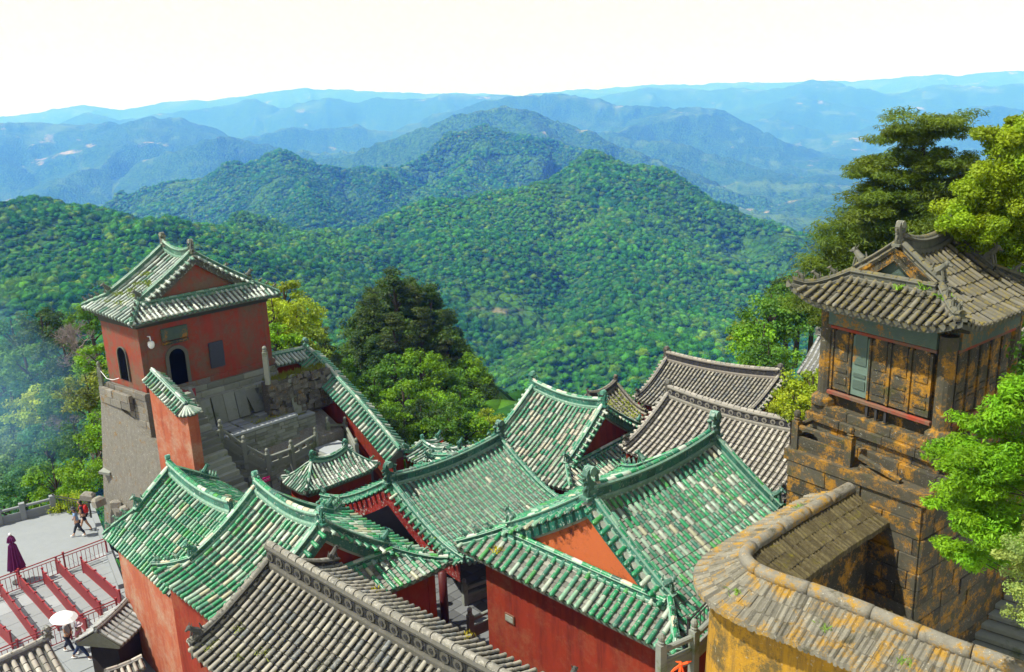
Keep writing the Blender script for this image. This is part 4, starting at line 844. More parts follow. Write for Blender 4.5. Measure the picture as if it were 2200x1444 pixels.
# ------------------------------------------------------------------ watch tower details (root space of hT)
tr = hT.root; tc_ = hT.corners   # corners: (left,near) (right,near) (right,far) (left,far)
TFZ = -13.35
nearR, farR, nearL = tc_[1], tc_[2], tc_[0]
def on_face(a, b, t, z, out=0.):
    d = (b-a)/np.linalg.norm(b-a); n = np.array([d[1], -d[0]]); p = a+(b-a)*t+n*out; return np.array([p[0], p[1], z]), math.atan2(d[1], d[0])
def arch(root, a, b, t, w, h, zb, mat='black', name='doorway', depth=.25, surround=True, rim=.16):
    p, rz = on_face(a, b, t, zb, .02); d = np.array([math.cos(rz), math.sin(rz), 0]); n = np.array([math.sin(rz), -math.cos(rz), 0]); pl = [(-w/2, 0), (w/2, 0), (w/2, h-w/2)]+[(w/2*math.cos(q), h-w/2+w/2*math.sin(q)) for q in np.linspace(.2, math.pi-.2, 9)]+[(-w/2, h-w/2)]
    m = MB(); m.extr([p+d*x+np.array([0, 0, z]) for x, z in pl], n*.015, (1, 1, 1)); m.build(name, M[mat], root)  # flat plate on the wall, coloured as the shade inside the opening
    if surround:
        arc = [(w/2, 0), (w/2, h-w/2)]+[(w/2*math.cos(q), h-w/2+w/2*math.sin(q)) for q in np.linspace(.2, math.pi-.2, 9)]+[(-w/2, h-w/2), (-w/2, 0)]; m = MB()
        for (x0, z0), (x1, z1) in zip(arc[:-1], arc[1:]):
            c0, c1 = np.array([0, h-w/2]), 0; f = lambda x, z: ((x*(1+2*rim/w)), z if z <= h-w/2 else (h-w/2)+(z-h+w/2)*(1+2*rim/w))
            q = [p+d*x+np.array([0, 0, z]) for x, z in ((x0, z0), (x1, z1), f(x1, z1), f(x0, z0))]; m.extr(q, n*.07, (.5, .47, .43))
        m.build('arch_surround', M['grey'], root)
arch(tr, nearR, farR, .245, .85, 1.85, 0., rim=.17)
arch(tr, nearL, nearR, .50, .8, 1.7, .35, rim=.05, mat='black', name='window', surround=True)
p, rz = on_face(nearR, farR, .25, 2.65, .05); piece('name_plaque', tr, p, (1.35, .10, .62), 'teal', rz, bev=.03)
p, rz = on_face(nearR, farR, .25, 2.22, .09); piece('door_lintel', tr, p, (1.3, .16, .16), 'teal', rz, k=.5)
p, rz = on_face(nearR, farR, .545, 1.05, .05); piece('notice_plaque', tr, p, (.78, .08, 1.35), 'plaque', rz, bev=.02)
M['lampwhite'] = M['white']
p, rz = on_face(nearR, farR, .06, 2.35, .3); lm = MB(); lm.tube([on_face(nearR, farR, .06, 2.75, 0)[0], on_face(nearR, farR, .06, 2.78, .28)[0], on_face(nearR, farR, .06, 2.6, .3)[0]], .03, 6); lm.lathe(tuple(p), [(.08, .22), (.15, .16), (.16, .02), (.12, -.1), (.04, -.16)], 10); lm.build('wall_lamp', M['white'], tr, smooth=True)
# moulded stone plinth courses under the long wall, each course of separate stones
for k, (o_, z0, z1) in enumerate(((.05, -.30, .02), (.12, -.62, -.32), (.19, -.95, -.64), (.26, -1.35, -.97))):
    a, _ = on_face(nearR, farR, .28, 0, o_); b, _ = on_face(nearR, farR, 1.02, 0, o_); course_wall(tr, a, b, z0, z1, 'oldred' if k == 0 else 'grey', 'plinth_stone', bh=.34, bl=.9, proud=.01)
m = MB()
for k, (o_, z0, z1) in enumerate(((.0, -1.4, .0), (.07, -1.4, -.33), (.14, -1.4, -.66), (.2, -1.4, -.98))):
    a, _ = on_face(nearR, farR, .28, 0, o_); b, _ = on_face(nearR, farR, 1.02, 0, o_); c, _ = on_face(nearR, farR, 1.02, 0, -1.); d, _ = on_face(nearR, farR, .28, 0, -1.); m.prism([a[:2], b[:2], c[:2], d[:2]], z0, z1, (.9, .9, .9))
m.build('plinth', M['grey'], tr)
m = MB(); q = [tc_[0]+np.array([-.12, -.12]), tc_[1]+np.array([.12, -.12]), tc_[2], tc_[3]+np.array([-.12, 0])]; m.prism(q, -4.5, -.02, (.8, .8, .8)); m.build('foundation', M['rough'], tr)
course_wall(tr, q[0]+(0, -.02), q[1]+(0, -.02), -4.0, -.03, 'rough', 'foundation_stone', bh=.36, bl=.75, proud=.03, nmax=120)
# ------------------------------------------------------------------ tall retaining wall under the tower (facing the lower left) and the stone platform behind it
def W2(root, q): mw = np.array(root.matrix_basis); return mw[:3, :3] @ np.array([q[0], q[1], 0.]) + mw[:3, 3]
wNL, wNR, wFR, wFL = [W2(tr, q) for q in tc_]
ex = (wNR-wNL)/np.linalg.norm(wNR-wNL); ey = (wFR-wNR)/np.linalg.norm(wFR-wNR); ez = np.array([0, 0, 1.])
rw = thing('retaining_wall', 'tall lichened rubble retaining wall below the red tower, facing the plaza', 'wall', tuple(wNL+(0, 0, -9)), math.atan2(ex[1], ex[0])); rr0 = rw
def rwl(P): return toroot(rw, P)
A_ = wNL-ex*.35-ey*.35; B_ = A_+ex*7.2; zt = TFZ-.25
m = MB(); base = -22.8; bo = -ey*.9-ex*.5; Q = [A_, B_, B_+ey*9, A_+ey*9]; tpt = [np.array([q[0], q[1], zt]) for q in Q]
tpt[1][2] = tpt[2][2] = zt-3.6
bt = [np.array([Q[0][0]+bo[0], Q[0][1]+bo[1], base]), np.array([Q[1][0]-ey[0]*.9, Q[1][1]-ey[1]*.9, base]), np.array([Q[2][0], Q[2][1], base]), np.array([Q[3][0]-ex[0]*.5, Q[3][1]-ex[1]*.5, base])]
vs = [rwl(q) for q in bt+tpt]; m.add(vs, [(0, 3, 2, 1), (4, 5, 6, 7), (0, 1, 5, 4), (1, 2, 6, 5), (2, 3, 7, 6), (3, 0, 4, 7)], (.8, .8, .8)); m.build('core', M['whitewash'], rw)
a = rwl(np.array([*A_[:2], 0])); b = rwl(np.array([*B_[:2], 0]))
# dressed cornice course with thin posts, then rubble
course_wall(rw, a+np.array([0, -.06, 0]), a+np.array([2.9, -.06, 0]), zt-rw.location[2]-.8, zt-rw.location[2]+.02, 'rough', 'ledge_stone', bh=.4, bl=.8, proud=.04)
# ------------------------------------------------------------------ stair side wall with a small tiled coping
sw = thing('stair_wall', 'red plaster stair side wall with a small hipped green coping, leading up to the tower door', 'wall', tuple(wNR+(0, 0, -4)), math.atan2(ex[1], ex[0]))
def at_on(u, v, X0, n):      # sight a pixel onto a vertical plane through X0 with normal n
    d = ray(u, v); t = np.dot(X0-0, n)/np.dot(d, n); return d*t
n_side = -ey; plane = A_-ey*.05
pts = [at_on(326, 796, plane+ey*.35, n_side), at_on(391, 872, plane+ey*.35, n_side)]
L0 = toroot(sw, pts[0]); L1 = toroot(sw, pts[1]); L1[1] = L0[1]
wall_cap(sw, [L0, L1], .52, .30, .20, .36, PAL_WORN, ridge=(.10, .2, .17), ridge2=(.25, .36, .33), rh=.12, rr=.06)
th_ = .26; m = MB()
zb = -19.6-sw.location[2]; vs = []
for y in (-th_, th_): vs += [(L0[0]-.0, L0[1]+y, zb), (L1[0]+.45, L1[1]+y, zb), (L1[0]+.45, L1[1]+y, L1[2]-.36), (L0[0]-.0, L0[1]+y, L0[2]-.36)]
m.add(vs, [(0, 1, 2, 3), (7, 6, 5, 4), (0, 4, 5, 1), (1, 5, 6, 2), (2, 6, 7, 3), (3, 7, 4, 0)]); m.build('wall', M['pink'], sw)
# hipped end of the coping
T = Tiles(sw, sw, PAL_WORN, 'glaze', 60); e0 = L1+np.array([.05, 0, 0])
for q in np.linspace(-1.1, 1.1, 9):
    d = np.array([math.cos(q)*.55, math.sin(q)*.62, -.34]); nv = np.cross(np.cross(d, (0, 0, 1)), d); nv /= np.linalg.norm(nv); T.add(e0+d*.12, e0+d*.95, nv, .06, True)
T.flush(); m = MB(); m.lathe((e0[0], e0[1], e0[2]-.46), [(.45, .0), (.5, .1), (.05, .44)], 10, (.9, .9, .85)); m.build('coping_end', M['eave'], sw)
# steps between the stair wall and the balustrade
st = thing('stone_stairs', 'worn grey stone stairs climbing to the arched tower door', 'stairs', tuple(L1*0+np.array(W2(sw, (L1[0], L1[1]+.3)))*np.array([1, 1, 0])+np.array([0, 0, -19.0])), math.atan2(ex[1], ex[0]))
for i in range(20):
    x = -2.6+i*.27; z = TFZ+19.0-.27*(i+1)+.2
    piece('step', st, (x, .75, z-.1), (.34, 1.5, .28), 'grey', k=random.choice((1, 1.25, .75)))
m = MB(); m.add([(-2.8, 0, -2), (2.9, 0, -2), (2.9, 0, 19+TFZ-5.5), (-2.8, 0, 19+TFZ-.4), (-2.8, 1.5, -2), (2.9, 1.5, -2), (2.9, 1.5, 19+TFZ-5.5), (-2.8, 1.5, 19+TFZ-.4)], [(0, 1, 2, 3), (7, 6, 5, 4), (0, 4, 5, 1), (1, 5, 6, 2), (2, 6, 7, 3), (3, 7, 4, 0)], (.7, .7, .7)); m.build('stair_core', M['grey'], st)
# ------------------------------------------------------------------ terrace with leaning slabs
def pl(name, label, cat, org, rz=0, group=None): return thing(name, label, cat, tuple(org), rz, group)
ZT1 = -15.75; ZT2 = -17.75
tA, tB, tC, tD = at(452, 925, ZT1), at(502, 940, ZT1), at(634, 889, ZT1), at(594, 872, ZT1)
fr = at(560, 915, ZT1); azx = math.atan2(ey[1], ey[0])
def tl_(q): return toroot(ter, q)
ter = thing('stone_terrace', 'grey stone block terrace below the tower with moss between its paving slabs', 'terrace', (fr[0], fr[1], ZT2), azx)   # local x runs along the tower wall, local -y towards the viewer's right
P0, P1 = tl_(at(502, 940, ZT1)), tl_(at(634, 889, ZT1)); Q0, Q1 = tl_(at(452, 925, ZT1)), tl_(at(594, 872, ZT1))
yf = (P0[1]+P1[1])/2; x0, x1 = P0[0], P1[0]; yb = yf+3.2
R1_ = tl_(at(705, 897, ZT1-.35)); x2 = R1_[0]; yf2 = yf+.0
m = MB(); m.prism([(x0-.6, yf), (x1, yf), (x1, yb), (x0-.6, yb)], -1.2, ZT1-ZT2-.06, (.8, .8, .8)); m.prism([(x1+.004, yf+.35), (x2, yf+.35), (x2, yb), (x1+.004, yb)], -1.2, ZT1-ZT2-.42, (.8, .8, .8)); m.build('core', M['grey'], ter)
course_wall(ter, (x0-.6, yf), (x1, yf), -.2, ZT1-ZT2-.12, 'grey', 'block', bh=.19, bl=.46, proud=.03, nmax=220)
course_wall(ter, (x1, yf+.35), (x2, yf+.35), -.2, ZT1-ZT2-.5, 'grey', 'block', bh=.19, bl=.46, proud=.03, nmax=80)
def paving(root, x0, x1, y0, y1, z, n1, n2, mat='pale', name='paving_slab', skip=.0, th=.1, gap=.05, jit=.0):
    dx, dy = (x1-x0)/n1, (y1-y0)/n2
    for i in range(n1):
        for j in range(n2):
            if random.random() < skip: continue
            o_ = (j % 2)*dx*.4; cx = x0+(i+.5)*dx+o_*.0; piece(name, root, (cx+random.uniform(-jit, jit), y0+(j+.5)*dy+random.uniform(-jit, jit), z+random.uniform(-.006, .006)), (dx-gap, dy-gap, th), mat, random.uniform(-jit, jit)*.8, k=random.choice((.75, 1, 1, 1.25)))
for i in range(6):
    w_ = (x1-x0+.6)/6; piece('kerb_stone', ter, (x0-.6+w_*(i+.5), yf+.14, ZT1-ZT2), (w_-.02, .38, .14), 'pale', k=1.25)
paving(ter, x0-.5, x1, yf+.38, yf+1.9, ZT1-ZT2-.01, 6, 3, skip=.22, jit=.02, gap=.09)
for i in range(2): w_ = (x2-x1)/2; piece('kerb_stone', ter, (x1+w_*(i+.5), yf+.46, ZT1-ZT2-.36), (w_-.02, .3, .12), 'pale', k=1.)
piece('kerb_stone', ter, (x2-.12, yf+1.3, ZT1-ZT2-.36), (.25, 1.4, .12), 'pale')
# upper ledge wall with the slabs leaning on it
yl = yb-.80; zl = 1.35+ZT1-ZT2
m = MB(); m.prism([(x0-.9, yl), (x1+.1, yl), (x1+.1, yb+.8), (x0-.9, yb+.8)], 0, zl-.1, (.75, .75, .75)); m.build('ledge_core', M['grey'], ter)
course_wall(ter, (x0-.9, yl), (x1+.1, yl), ZT1-ZT2, zl-.12, 'grey', 'block', bh=.3, bl=.7, proud=.02, nmax=60)
for i in range(5): w_ = (x1-x0+1.)/5; piece('ledge_slab', ter, (x0-.9+w_*(i+.5), yl+.35, zl), (w_-.03, .95, .2), 'grey', random.uniform(-.02, .02), k=1.25)
for i in range(3): w_ = (x1-x0+1.)/3; piece('ledge_slab', ter, (x0-.9+w_*(i+.5), yl+1.2, zl+.22), (w_-.03, .7, .24), 'grey', k=1.)
m = MB(); mossy = []
for _ in range(900):
    x = random.uniform(x0-.4, x1-.1) if random.random() < .5 else random.uniform(x1+.1, x2-.4); y = random.uniform(yf+.5, yf+1.8); z = ZT1-ZT2-(.04 if x < x1 else .38)
    if vnoise(np.array(x*1.3), np.array(y*1.7), 5) < .05 and x < x1: continue
    s = random.uniform(.03, .08); q = random.random()*6.28; m.add([(x, y, z), (x+s*math.cos(q), y+s*math.sin(q), z+s*.9), (x-s*math.sin(q), y+s*math.cos(q), z+s*.6)], [(0, 1, 2)], (random.uniform(.5, 1.2),)*3)
def grass_mat(c1, c2):
    n = NT('moss_and_grass'); c = n.mix(n.noise(6, 4, .7, n.geo()), c1, c2); n.b.inputs['Subsurface Weight'].default_value = 0; return n.fin(c, .9, .1)
M['moss'] = grass_mat((.12, .17, .015), (.24, .24, .03))
tag(m.build('moss', M['moss'], ter), kind='stuff')
# leaning slabs
def stele(u, v, lean, w, h, i, lab, rounded=False, tone='grey', k=.75):
    p = at(u, v, ZT1+.03 if not rounded else -16.1)
    if not rounded: mw = np.array(ter.matrix_basis); X0 = mw[:3, :3] @ np.array([0, yl-.42, 0])+mw[:3, 3]; p = at_on(u, v, X0, ex); p[2] = ZT1+.02
    o = thing('stone_slab' if not rounded else 'stone_stele', lab, 'stone slab' if not rounded else 'stele', tuple(p), azx, None if rounded else 'slabs leaning on the ledge')
    m = MB(); pr = [(-w/2, 0), (w/2, 0), (w/2, h), (-w/2, h)] if not rounded else [(-w/2, 0), (w/2, 0), (w/2, h-w*.35)]+[(w/2*math.cos(q), h-w*.35+w*.5*math.sin(q)) for q in np.linspace(0.1, math.pi-.1, 9)]+[(-w/2, h-w*.35)]
    T_ = math.tan(lean[0]); T2_ = math.tan(lean[1]); m.extr([(x+z*T2_, z*T_, z) for x, z in pr], (0, .13, 0), (k, k, k*1.04)); m.build('slab', M[tone], o)
    if rounded: m = MB(); m.extr([(x*.98+z*T2_, z*T_-.02, z) for x, z in [(-w/2, h-w*.42), (w/2, h-w*.42), (w/2, h-w*.36), (-w/2, h-w*.36)]], (0, .02, 0), (.4, .4, .4)); m.build('groove', M['grey'], o)
    return o
sl = [(452, 916, 'leftmost grey slab leaning on the ledge beside the stair balustrade'), (479, 905, 'second grey slab from the left on the ledge below the tower'), (503, 897, 'third slab from the left, middle one of the row on the ledge'), (527, 888, 'fourth slab from the left, rightmost of the upright row on the ledge')]
for i, (u, v, lab) in enumerate(sl): stele(u, v, (.18, -.02), .62, 1.45, i, lab, k=.95 if i % 2 else 1.1)
stele(560, 888, (.16, -.30), .62, 1.5, 4, 'tilted grey slab standing apart at the right end of the leaning row', k=.95)
stele(647, 888, (.10, -.06), .78, 2.05, 5, 'tall pale round topped stele standing in the corner by the rubble wall', True, k=1.15)
# rubble wall and mossy bank behind the stele
rb = thing('rubble_wall', 'dark mossy rubble wall behind the round topped stele', 'wall', tuple(at(680, 870, ZT1)), azx); mm = MB()
for i in range(150):
    x = random.uniform(-2.4, 1.2); z = random.uniform(-.2, 1.7); s = random.uniform(.14, .32); k = random.uniform(.4, .9); mm.box((x, .55+random.uniform(-.05, .05), z), (s*1.5, .3, s), random.uniform(-.15, .15), (k, k, k), .85)
mm.box((-.6, .9, .6), (3.7, .6, 2.2), 0, (.5, .5, .5)); tag(mm.build('rubble_stone', M['rough'], rb), kind='stuff')
m = MB(); [m.add([(x, y, 1.75), (x+.05, y, 1.75+s), (x+.08, y+.04, 1.75)], [(0, 1, 2)]) for x, y, s in [(random.uniform(-2.4, 1.2), random.uniform(.45, 1.3), random.uniform(.08, .3)) for _ in range(500)]]
tag(m.build('grass', M['moss'], rb), kind='stuff')
# ------------------------------------------------------------------ enclosure wall with green tiled coping
c0, c1, c2 = atd(574, 772, 49.), atd(657, 752, 51.5), None
pf0 = wFR+ey*.12+ex*-.35; pl_n = ex
c0 = at_on(578, 768, pf0, pl_n); c1 = at_on(657, 752, pf0, pl_n)
d2 = -np.array([ex[0], ex[1], 0])
p_end = at_on(858, 968, c1, -ey)
ew = thing('enclosure_wall', 'red enclosure wall under green tile coping, running from the tower and down the hillside', 'wall', tuple(np.array([c1[0], c1[1], -20.])), 0)
mid = [c1 + (p_end-c1)*t + np.array([0, 0, .3*math.sin(math.pi*t)+(.12 if t < .2 else 0)]) for t in (0.0, .12, .35, .6, .85, 1.)]; print('enclosure', c0, c1, p_end)
lw = lambda q: np.array(q)-np.array(ew.location)
wall_cap(ew, [lw(c0), lw(c1)], .62, .34, .24, .4, PAL_SNOW, rh=.2, rr=.07, r=.075)
wall_cap(ew, [lw(q) for q in mid], .80, .42, .245, .36, [((.03, .20, .12), 30), ((.05, .19, .14), 20), ((.5, .5, .46), 22), ((.2, .3, .24), 14)], rh=.22, rr=.085, r=.078)
m = MB()
for P_ in ([c0, c1], mid):
    for a_, b_ in zip(P_[:-1], P_[1:]):
        a, b = lw(a_), lw(b_); t = (b-a)[:2]; t = t/np.linalg.norm(t); nn = np.array([t[1], -t[0]])*.24; zt_ = (-.42, -.42); zb_ = -6.5
        m.add([(a[0]-nn[0], a[1]-nn[1], a[2]+zb_), (b[0]-nn[0], b[1]-nn[1], b[2]+zb_), (b[0]+nn[0], b[1]+nn[1], b[2]+zb_), (a[0]+nn[0], a[1]+nn[1], a[2]+zb_), (a[0]-nn[0], a[1]-nn[1], a[2]+zt_[0]), (b[0]-nn[0], b[1]-nn[1], b[2]+zt_[1]), (b[0]+nn[0], b[1]+nn[1], b[2]+zt_[1]), (a[0]+nn[0], a[1]+nn[1], a[2]+zt_[0])], [(0, 3, 2, 1), (4, 5, 6, 7), (0, 1, 5, 4), (1, 2, 6, 5), (2, 3, 7, 6), (3, 0, 4, 7)])
m.build('wall', M['red'], ew)
m = MB(); finial(m, lw(c1)+np.array([0, 0, .1]), (.7, .7), .62, (.05, .14, .11)); m.build('ridge_finial', M['orn'], ew)
bp = thing('stone_post', 'grey stone post at the right corner of the tower, beside the tiled enclosure wall', 'post', tuple(at(574, 806, TFZ-.1)))
baluster_post(bp, np.array([0, 0, 0.]), 1.25, .24, 'grey')
# ------------------------------------------------------------------ courts and landings between the buildings
def solid(root, P, zb, mat='grey', name='landing', courses=()):
    """block with a sloped or flat top given by world points; separate stones on the listed edges"""
    m = MB(); L = [toroot(root, p) for p in P]; n = len(L); zb -= root.location[2]; vs = [(q[0], q[1], zb) for q in L]+[tuple(q) for q in L]
    m.add(vs, [tuple(range(n))[::-1], tuple(range(n, 2*n))]+[(i, (i+1) % n, n+(i+1) % n, n+i) for i in range(n)], (.85, .85, .85)); m.build(name, M[mat], root)
    for e in courses:
        a, b = L[e], L[(e+1) % n]; zt = min(a[2], b[2]); c = sum(L)/n; d = (b-a)[:2]; d = d/np.linalg.norm(d); nn = np.array([d[1], -d[0]]); nn = nn if np.dot(nn, (a-c)[:2]) > 0 else -nn; course_wall(root, a+np.array([*nn*.02, 0]), b+np.array([*nn*.02, 0]), zb, zt-.02, mat, 'block', bh=.24, bl=.55, proud=.03, nrm=nn, nmax=70)
lt = thing('stone_landing', 'grey stone landings and retaining walls stepping down in front of the block terrace', 'landing', (fr[0], fr[1], ZT2-3), 0)
pa_, pb_, pc_, pd_, pe_, ph_ = at(478, 953, -15.9), at(528, 987, -16.85), at(578, 1013, ZT2), at(629, 994, ZT2), at(680, 964, ZT2), at(800, 990, ZT2)
pL = at(400, 990, -15.9); bk = -ex*2.2
solid(lt, [pL, pa_, pa_+bk, pL+bk], -20.6, courses=(0,)); solid(lt, [pa_, pb_, pb_+bk-(0, 0, .0), pa_+bk], -20.6, courses=(0,)); solid(lt, [pb_, pc_, pc_+bk, pb_+bk], -20.6, courses=(0,)); solid(lt, [pc_, pe_, ph_, ph_+bk*1.5, pc_+bk*1.2], -20.6, courses=(0,))
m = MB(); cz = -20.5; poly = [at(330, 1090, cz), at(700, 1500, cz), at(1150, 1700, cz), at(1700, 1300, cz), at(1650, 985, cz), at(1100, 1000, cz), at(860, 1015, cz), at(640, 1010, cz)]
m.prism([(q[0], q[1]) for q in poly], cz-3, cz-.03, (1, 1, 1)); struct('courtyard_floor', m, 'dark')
# separate flagstones where the court shows under the eaves
cf = bpy.data.objects['courtyard_floor']; q0 = at(960, 1290, cz); th1 = hE.P['th']
for i in range(-9, 9):
    for j in range(-8, 8):
        x = q0[0]+math.cos(th1)*i*.62-math.sin(th1)*j*.5; y = q0[1]+math.sin(th1)*i*.62+math.cos(th1)*j*.5
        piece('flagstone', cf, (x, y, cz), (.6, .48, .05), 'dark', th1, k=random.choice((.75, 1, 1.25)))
# plaza
PZ = -21.5; pts = [(-260, 1230), (0, 1128), (118, 1098), (196, 1092), (212, 1140), (245, 1195), (300, 1310), (360, 1500), (500, 1900), (-700, 2000), (-900, 1400)]
m = MB(); poly = [at(u, v, PZ) for u, v in pts]; m.prism([(q[0], q[1]) for q in poly], PZ-2.5, PZ, (1, 1, 1)); struct('plaza_pavement', m, 'pale'); pzo = bpy.data.objects['plaza_pavement']
q0 = at(130, 1260, PZ); thp = hE.P['th']+.02
for i in range(-9, 7):
    for j in range(-6, 8):
        x = q0[0]+math.cos(thp)*i*.9-math.sin(thp)*j*1.15+(j % 2)*.0; y = q0[1]+math.sin(thp)*i*.9+math.cos(thp)*j*1.15
        u, v, W_ = proj(np.array([x, y, PZ]))
        # keep only slabs that lie on the pavement, in front of the rail
        if v < 1215 - (u-100)*.32 or u > 268+(v-1290)*.2: continue
        piece('paving_slab', pzo, (x, y, PZ+.012), (.88, 1.13, .03), 'pale', thp, k=random.choice((1, 1, 1, 1.25)), bev=.01)
# ------------------------------------------------------------------ stone pavilion body and its platform
mr = hM.root; MZ = -8.6; c_ = []
for sx, sy in ((-1, -1), (1, -1), (1, 1), (-1, 1)):
    x = (-hM.Lh-hM.K1+.95) if sx < 0 else (hM.Lh+hM.K2-.95); y = sy*(hM.W-.75); q = hM.p(x, y); c_.append(np.array([q[0], q[1]]))
ztop = hM.p(0, -hM.W)[2]-.1
m = MB(); m.prism([c*.97 for c in c_], 0, ztop-.25, (.6, .6, .6)); m.build('inner_wall', M['lich'], mr)
for i, c in enumerate(c_):
    m = MB(); m.lathe((c[0], c[1], 0), [(.36, -.0), (.36, .18), (.28, .26), (.21, .32), (.205, ztop-.65), (.22, ztop-.62), (.22, ztop-.3)], 12, (1, 1, 1)); m.build('column', M['lich'], mr, smooth=False)
for i in range(4):
    a, b = c_[i], c_[(i+1) % 4]; d = (b-a)/np.linalg.norm(b-a); n = np.array([d[1], -d[0]]); L = np.linalg.norm(b-a); rz = math.atan2(d[1], d[0]); mid_ = (a+b)/2
    piece('lintel', mr, (*(mid_+n*.08), ztop-.42), (L-.34, .3, .46), 'teal', rz, k=1.25); piece('rail', mr, (*(mid_+n*.1), ztop-.72), (L-.4, .12, .09), 'oldred', rz, k=.5); piece('rail', mr, (*(mid_+n*.12), .42), (L-.4, .12, .10), 'oldred', rz, k=.5)
    npan = 5
    for j in range(npan):
        t = (j+.5)/npan; p = a+d*(.28+(L-.56)*t); w_ = (L-.56)/npan-.06; pm = 'teal' if (j == 1 and i == 3) or (j == 2 and i == 3) else 'lich'
        if i == 3: pm = 'teal' if j in (1,) else 'lich'
        piece('door_leaf', mr, (*(p+n*.05), .5+(ztop-1.3)/2), (w_, .1, ztop-1.35), pm, rz, k=1.0 if pm == 'lich' else 2.0)
        for zz, hh in ((.72, .24), (1.05, .1), (ztop-1.6, .9)): piece('door_panel', mr, (*(p+n*.11), min(zz+hh/2, ztop-1.1)), (w_*.7, .03, hh), pm, rz, k=.75 if pm == 'lich' else 1.25)
        piece('mullion', mr, (*(a+d*(.28+(L-.56)*j/npan)+n*.08), .5+(ztop-1.25)/2), (.06, .14, ztop-1.3), 'lich', rz, k=.75)
    for j in range(3): p = a+d*(L*(.42+.08*j)); piece('baluster', mr, (*(p+n*.1), .2), (.07, .08, .32), 'iron', rz)
    for j in range(int(L/.42)+1):      # bracket sets under the eave
        p = a+d*(j*L/int(L/.42)); m = MB()
        for (o_, zz, w_) in ((.08, -.2, .16), (.2, -.11, .26), (.34, -.02, .34)): m.box((*(p+n*o_), ztop+zz+.06), (w_, .16, .08), rz, (.8, .8, .8))
        m.box((*(p+n*.2), ztop-.02), (.08, .5, .3), rz, (.6, .6, .6)); m.build('eave_bracket', M['lich'], mr)
    piece('eave_beam', mr, (*(mid_+n*.02), ztop-.02), (L+.2, .2, .36), 'lich', rz, k=.5)
for k, (o_, z0, z1) in enumerate(((.24, -.26, 0), (.34, -.5, -.26), (.24, -.75, -.5), (.42, -1.15, -.75))):
    for i in range(4):
        a, b = c_[i], c_[(i+1) % 4]; d = (b-a)/np.linalg.norm(b-a); n = np.array([d[1], -d[0]]); a2, b2 = a+n*(o_)-d*o_, b+n*o_+d*o_
        course_wall(mr, a2, b2, z0, z1-.0, 'lich', 'plinth_block', bh=.3, bl=1.2, proud=.01, nmax=40)
    q = [c_[i]*(1+(o_-.05)/np.linalg.norm(c_[i])*1.2) for i in range(4)]; m = MB(); m.prism(q, z0, z1-.005, (.8, .8, .8)); m.build('plinth', M['lich'], mr)
PZM = -9.75
pf = thing('stone_platform', 'orange lichened ashlar platform carrying the stone shrine tower', 'platform', (mr.location[0], mr.location[1], -18.), mr.rotation_euler[2])
cc = []
for (u, v), z in (((1696, 963), PZM), ((1986, 1063), PZM)): cc.append(toroot(pf, at(u, v, z)))
a, b = cc; wd = b-a; a = a[:2]; b = b[:2]; d = (b-a)/np.linalg.norm(b-a); back = np.array([-d[1], d[0]]); back = back if np.dot(back, -a) > 0 else -back
Q = [a, b, b+back*7.4, a+back*7.4]; zt_ = PZM+18
m = MB(); m.prism([q for q in Q], -1, zt_-.3, (.8, .8, .8)); m.build('core', M['lich'], pf)
m = MB(); Q2 = [Q[0]-back*.1-d*.1, Q[1]-back*.1+d*.1, Q[2]+d*.1, Q[3]-d*.1]; m.prism(Q2, zt_-.3, zt_, (1.1, 1.05, 1.)); m.build('cap_slab', M['lich'], pf)
course_wall(pf, Q[0], Q[1], -1, zt_-.3, 'lich', 'ashlar_block', bh=.48, bl=1.1, proud=.05, nmax=120); course_wall(pf, Q[1], Q[2], -1, zt_-.3, 'lich', 'ashlar_block', bh=.48, bl=1.1, proud=.05, nmax=120); 
# balustrades on the platform
mwp = np.array(pf.matrix_basis)
def pw(q, z): return mwp[:3, :3] @ np.array([q[0], q[1], 0])+np.array([pf.location[0], pf.location[1], 0])+np.array([0, 0, z])
L = np.linalg.norm(b-a); i_ = back*.15
balustrade('stone_balustrade', 'weathered pierced stone balustrade at the left edge of the shrine platform', [pw(Q[0]+i_+d*.1, PZM), pw(Q[0]+i_+d*1.75, PZM), ], .82, 'lich', holes=False)
balustrade('stone_balustrade', 'broken low stone balustrade panel in front of the shrine, right of the pierced one', [pw(Q[0]+i_+d*1.95, PZM-.1), pw(Q[0]+i_+d*3.3, PZM-.45)], .62, 'lich', holes=False, posts=(), knob=False)
balustrade('stone_balustrade', 'round stone rail running back beside the left column of the shrine', [pw(Q[0]+i_+d*.1+back*.02, PZM), pw(Q[0]+d*.1+back*1.6, PZM), pw(Q[0]+d*.1+back*4.6, PZM)], .82, 'lich', holes=False, posts=(1, 2))
# ------------------------------------------------------------------ curved ochre wall with the thick coping, lower right
NZ = -10.3
rid = [(1838, 1046), (1780, 1078), (1720, 1112), (1660, 1150), (1612, 1180), (1594, 1200), (1612, 1222), (1660, 1246), (1730, 1268), (1830, 1305), (1930, 1346), (2030, 1388), (2120, 1418), (2210, 1452), (2320, 1500)]
rid = [at(u, v, NZ) for u, v in rid]; nw = thing('curved_wall', 'curved ochre wall with a thick lichened stone coping, sweeping round the lower right', 'wall', (rid[5][0], rid[5][1], -18.)); NO = np.array(nw.location); rl = np.array([q-NO for q in rid])
seg = np.r_[0, np.cumsum(np.linalg.norm(np.diff(rl, axis=0), axis=1))]; NN = 90; e = np.linspace(0, seg[-1], NN+1)
sm = np.column_stack([np.interp(e, seg, rl[:, k]) for k in range(3)])
for _ in range(6): sm[1:-1] = (sm[:-2]+2*sm[1:-1]+sm[2:])/4
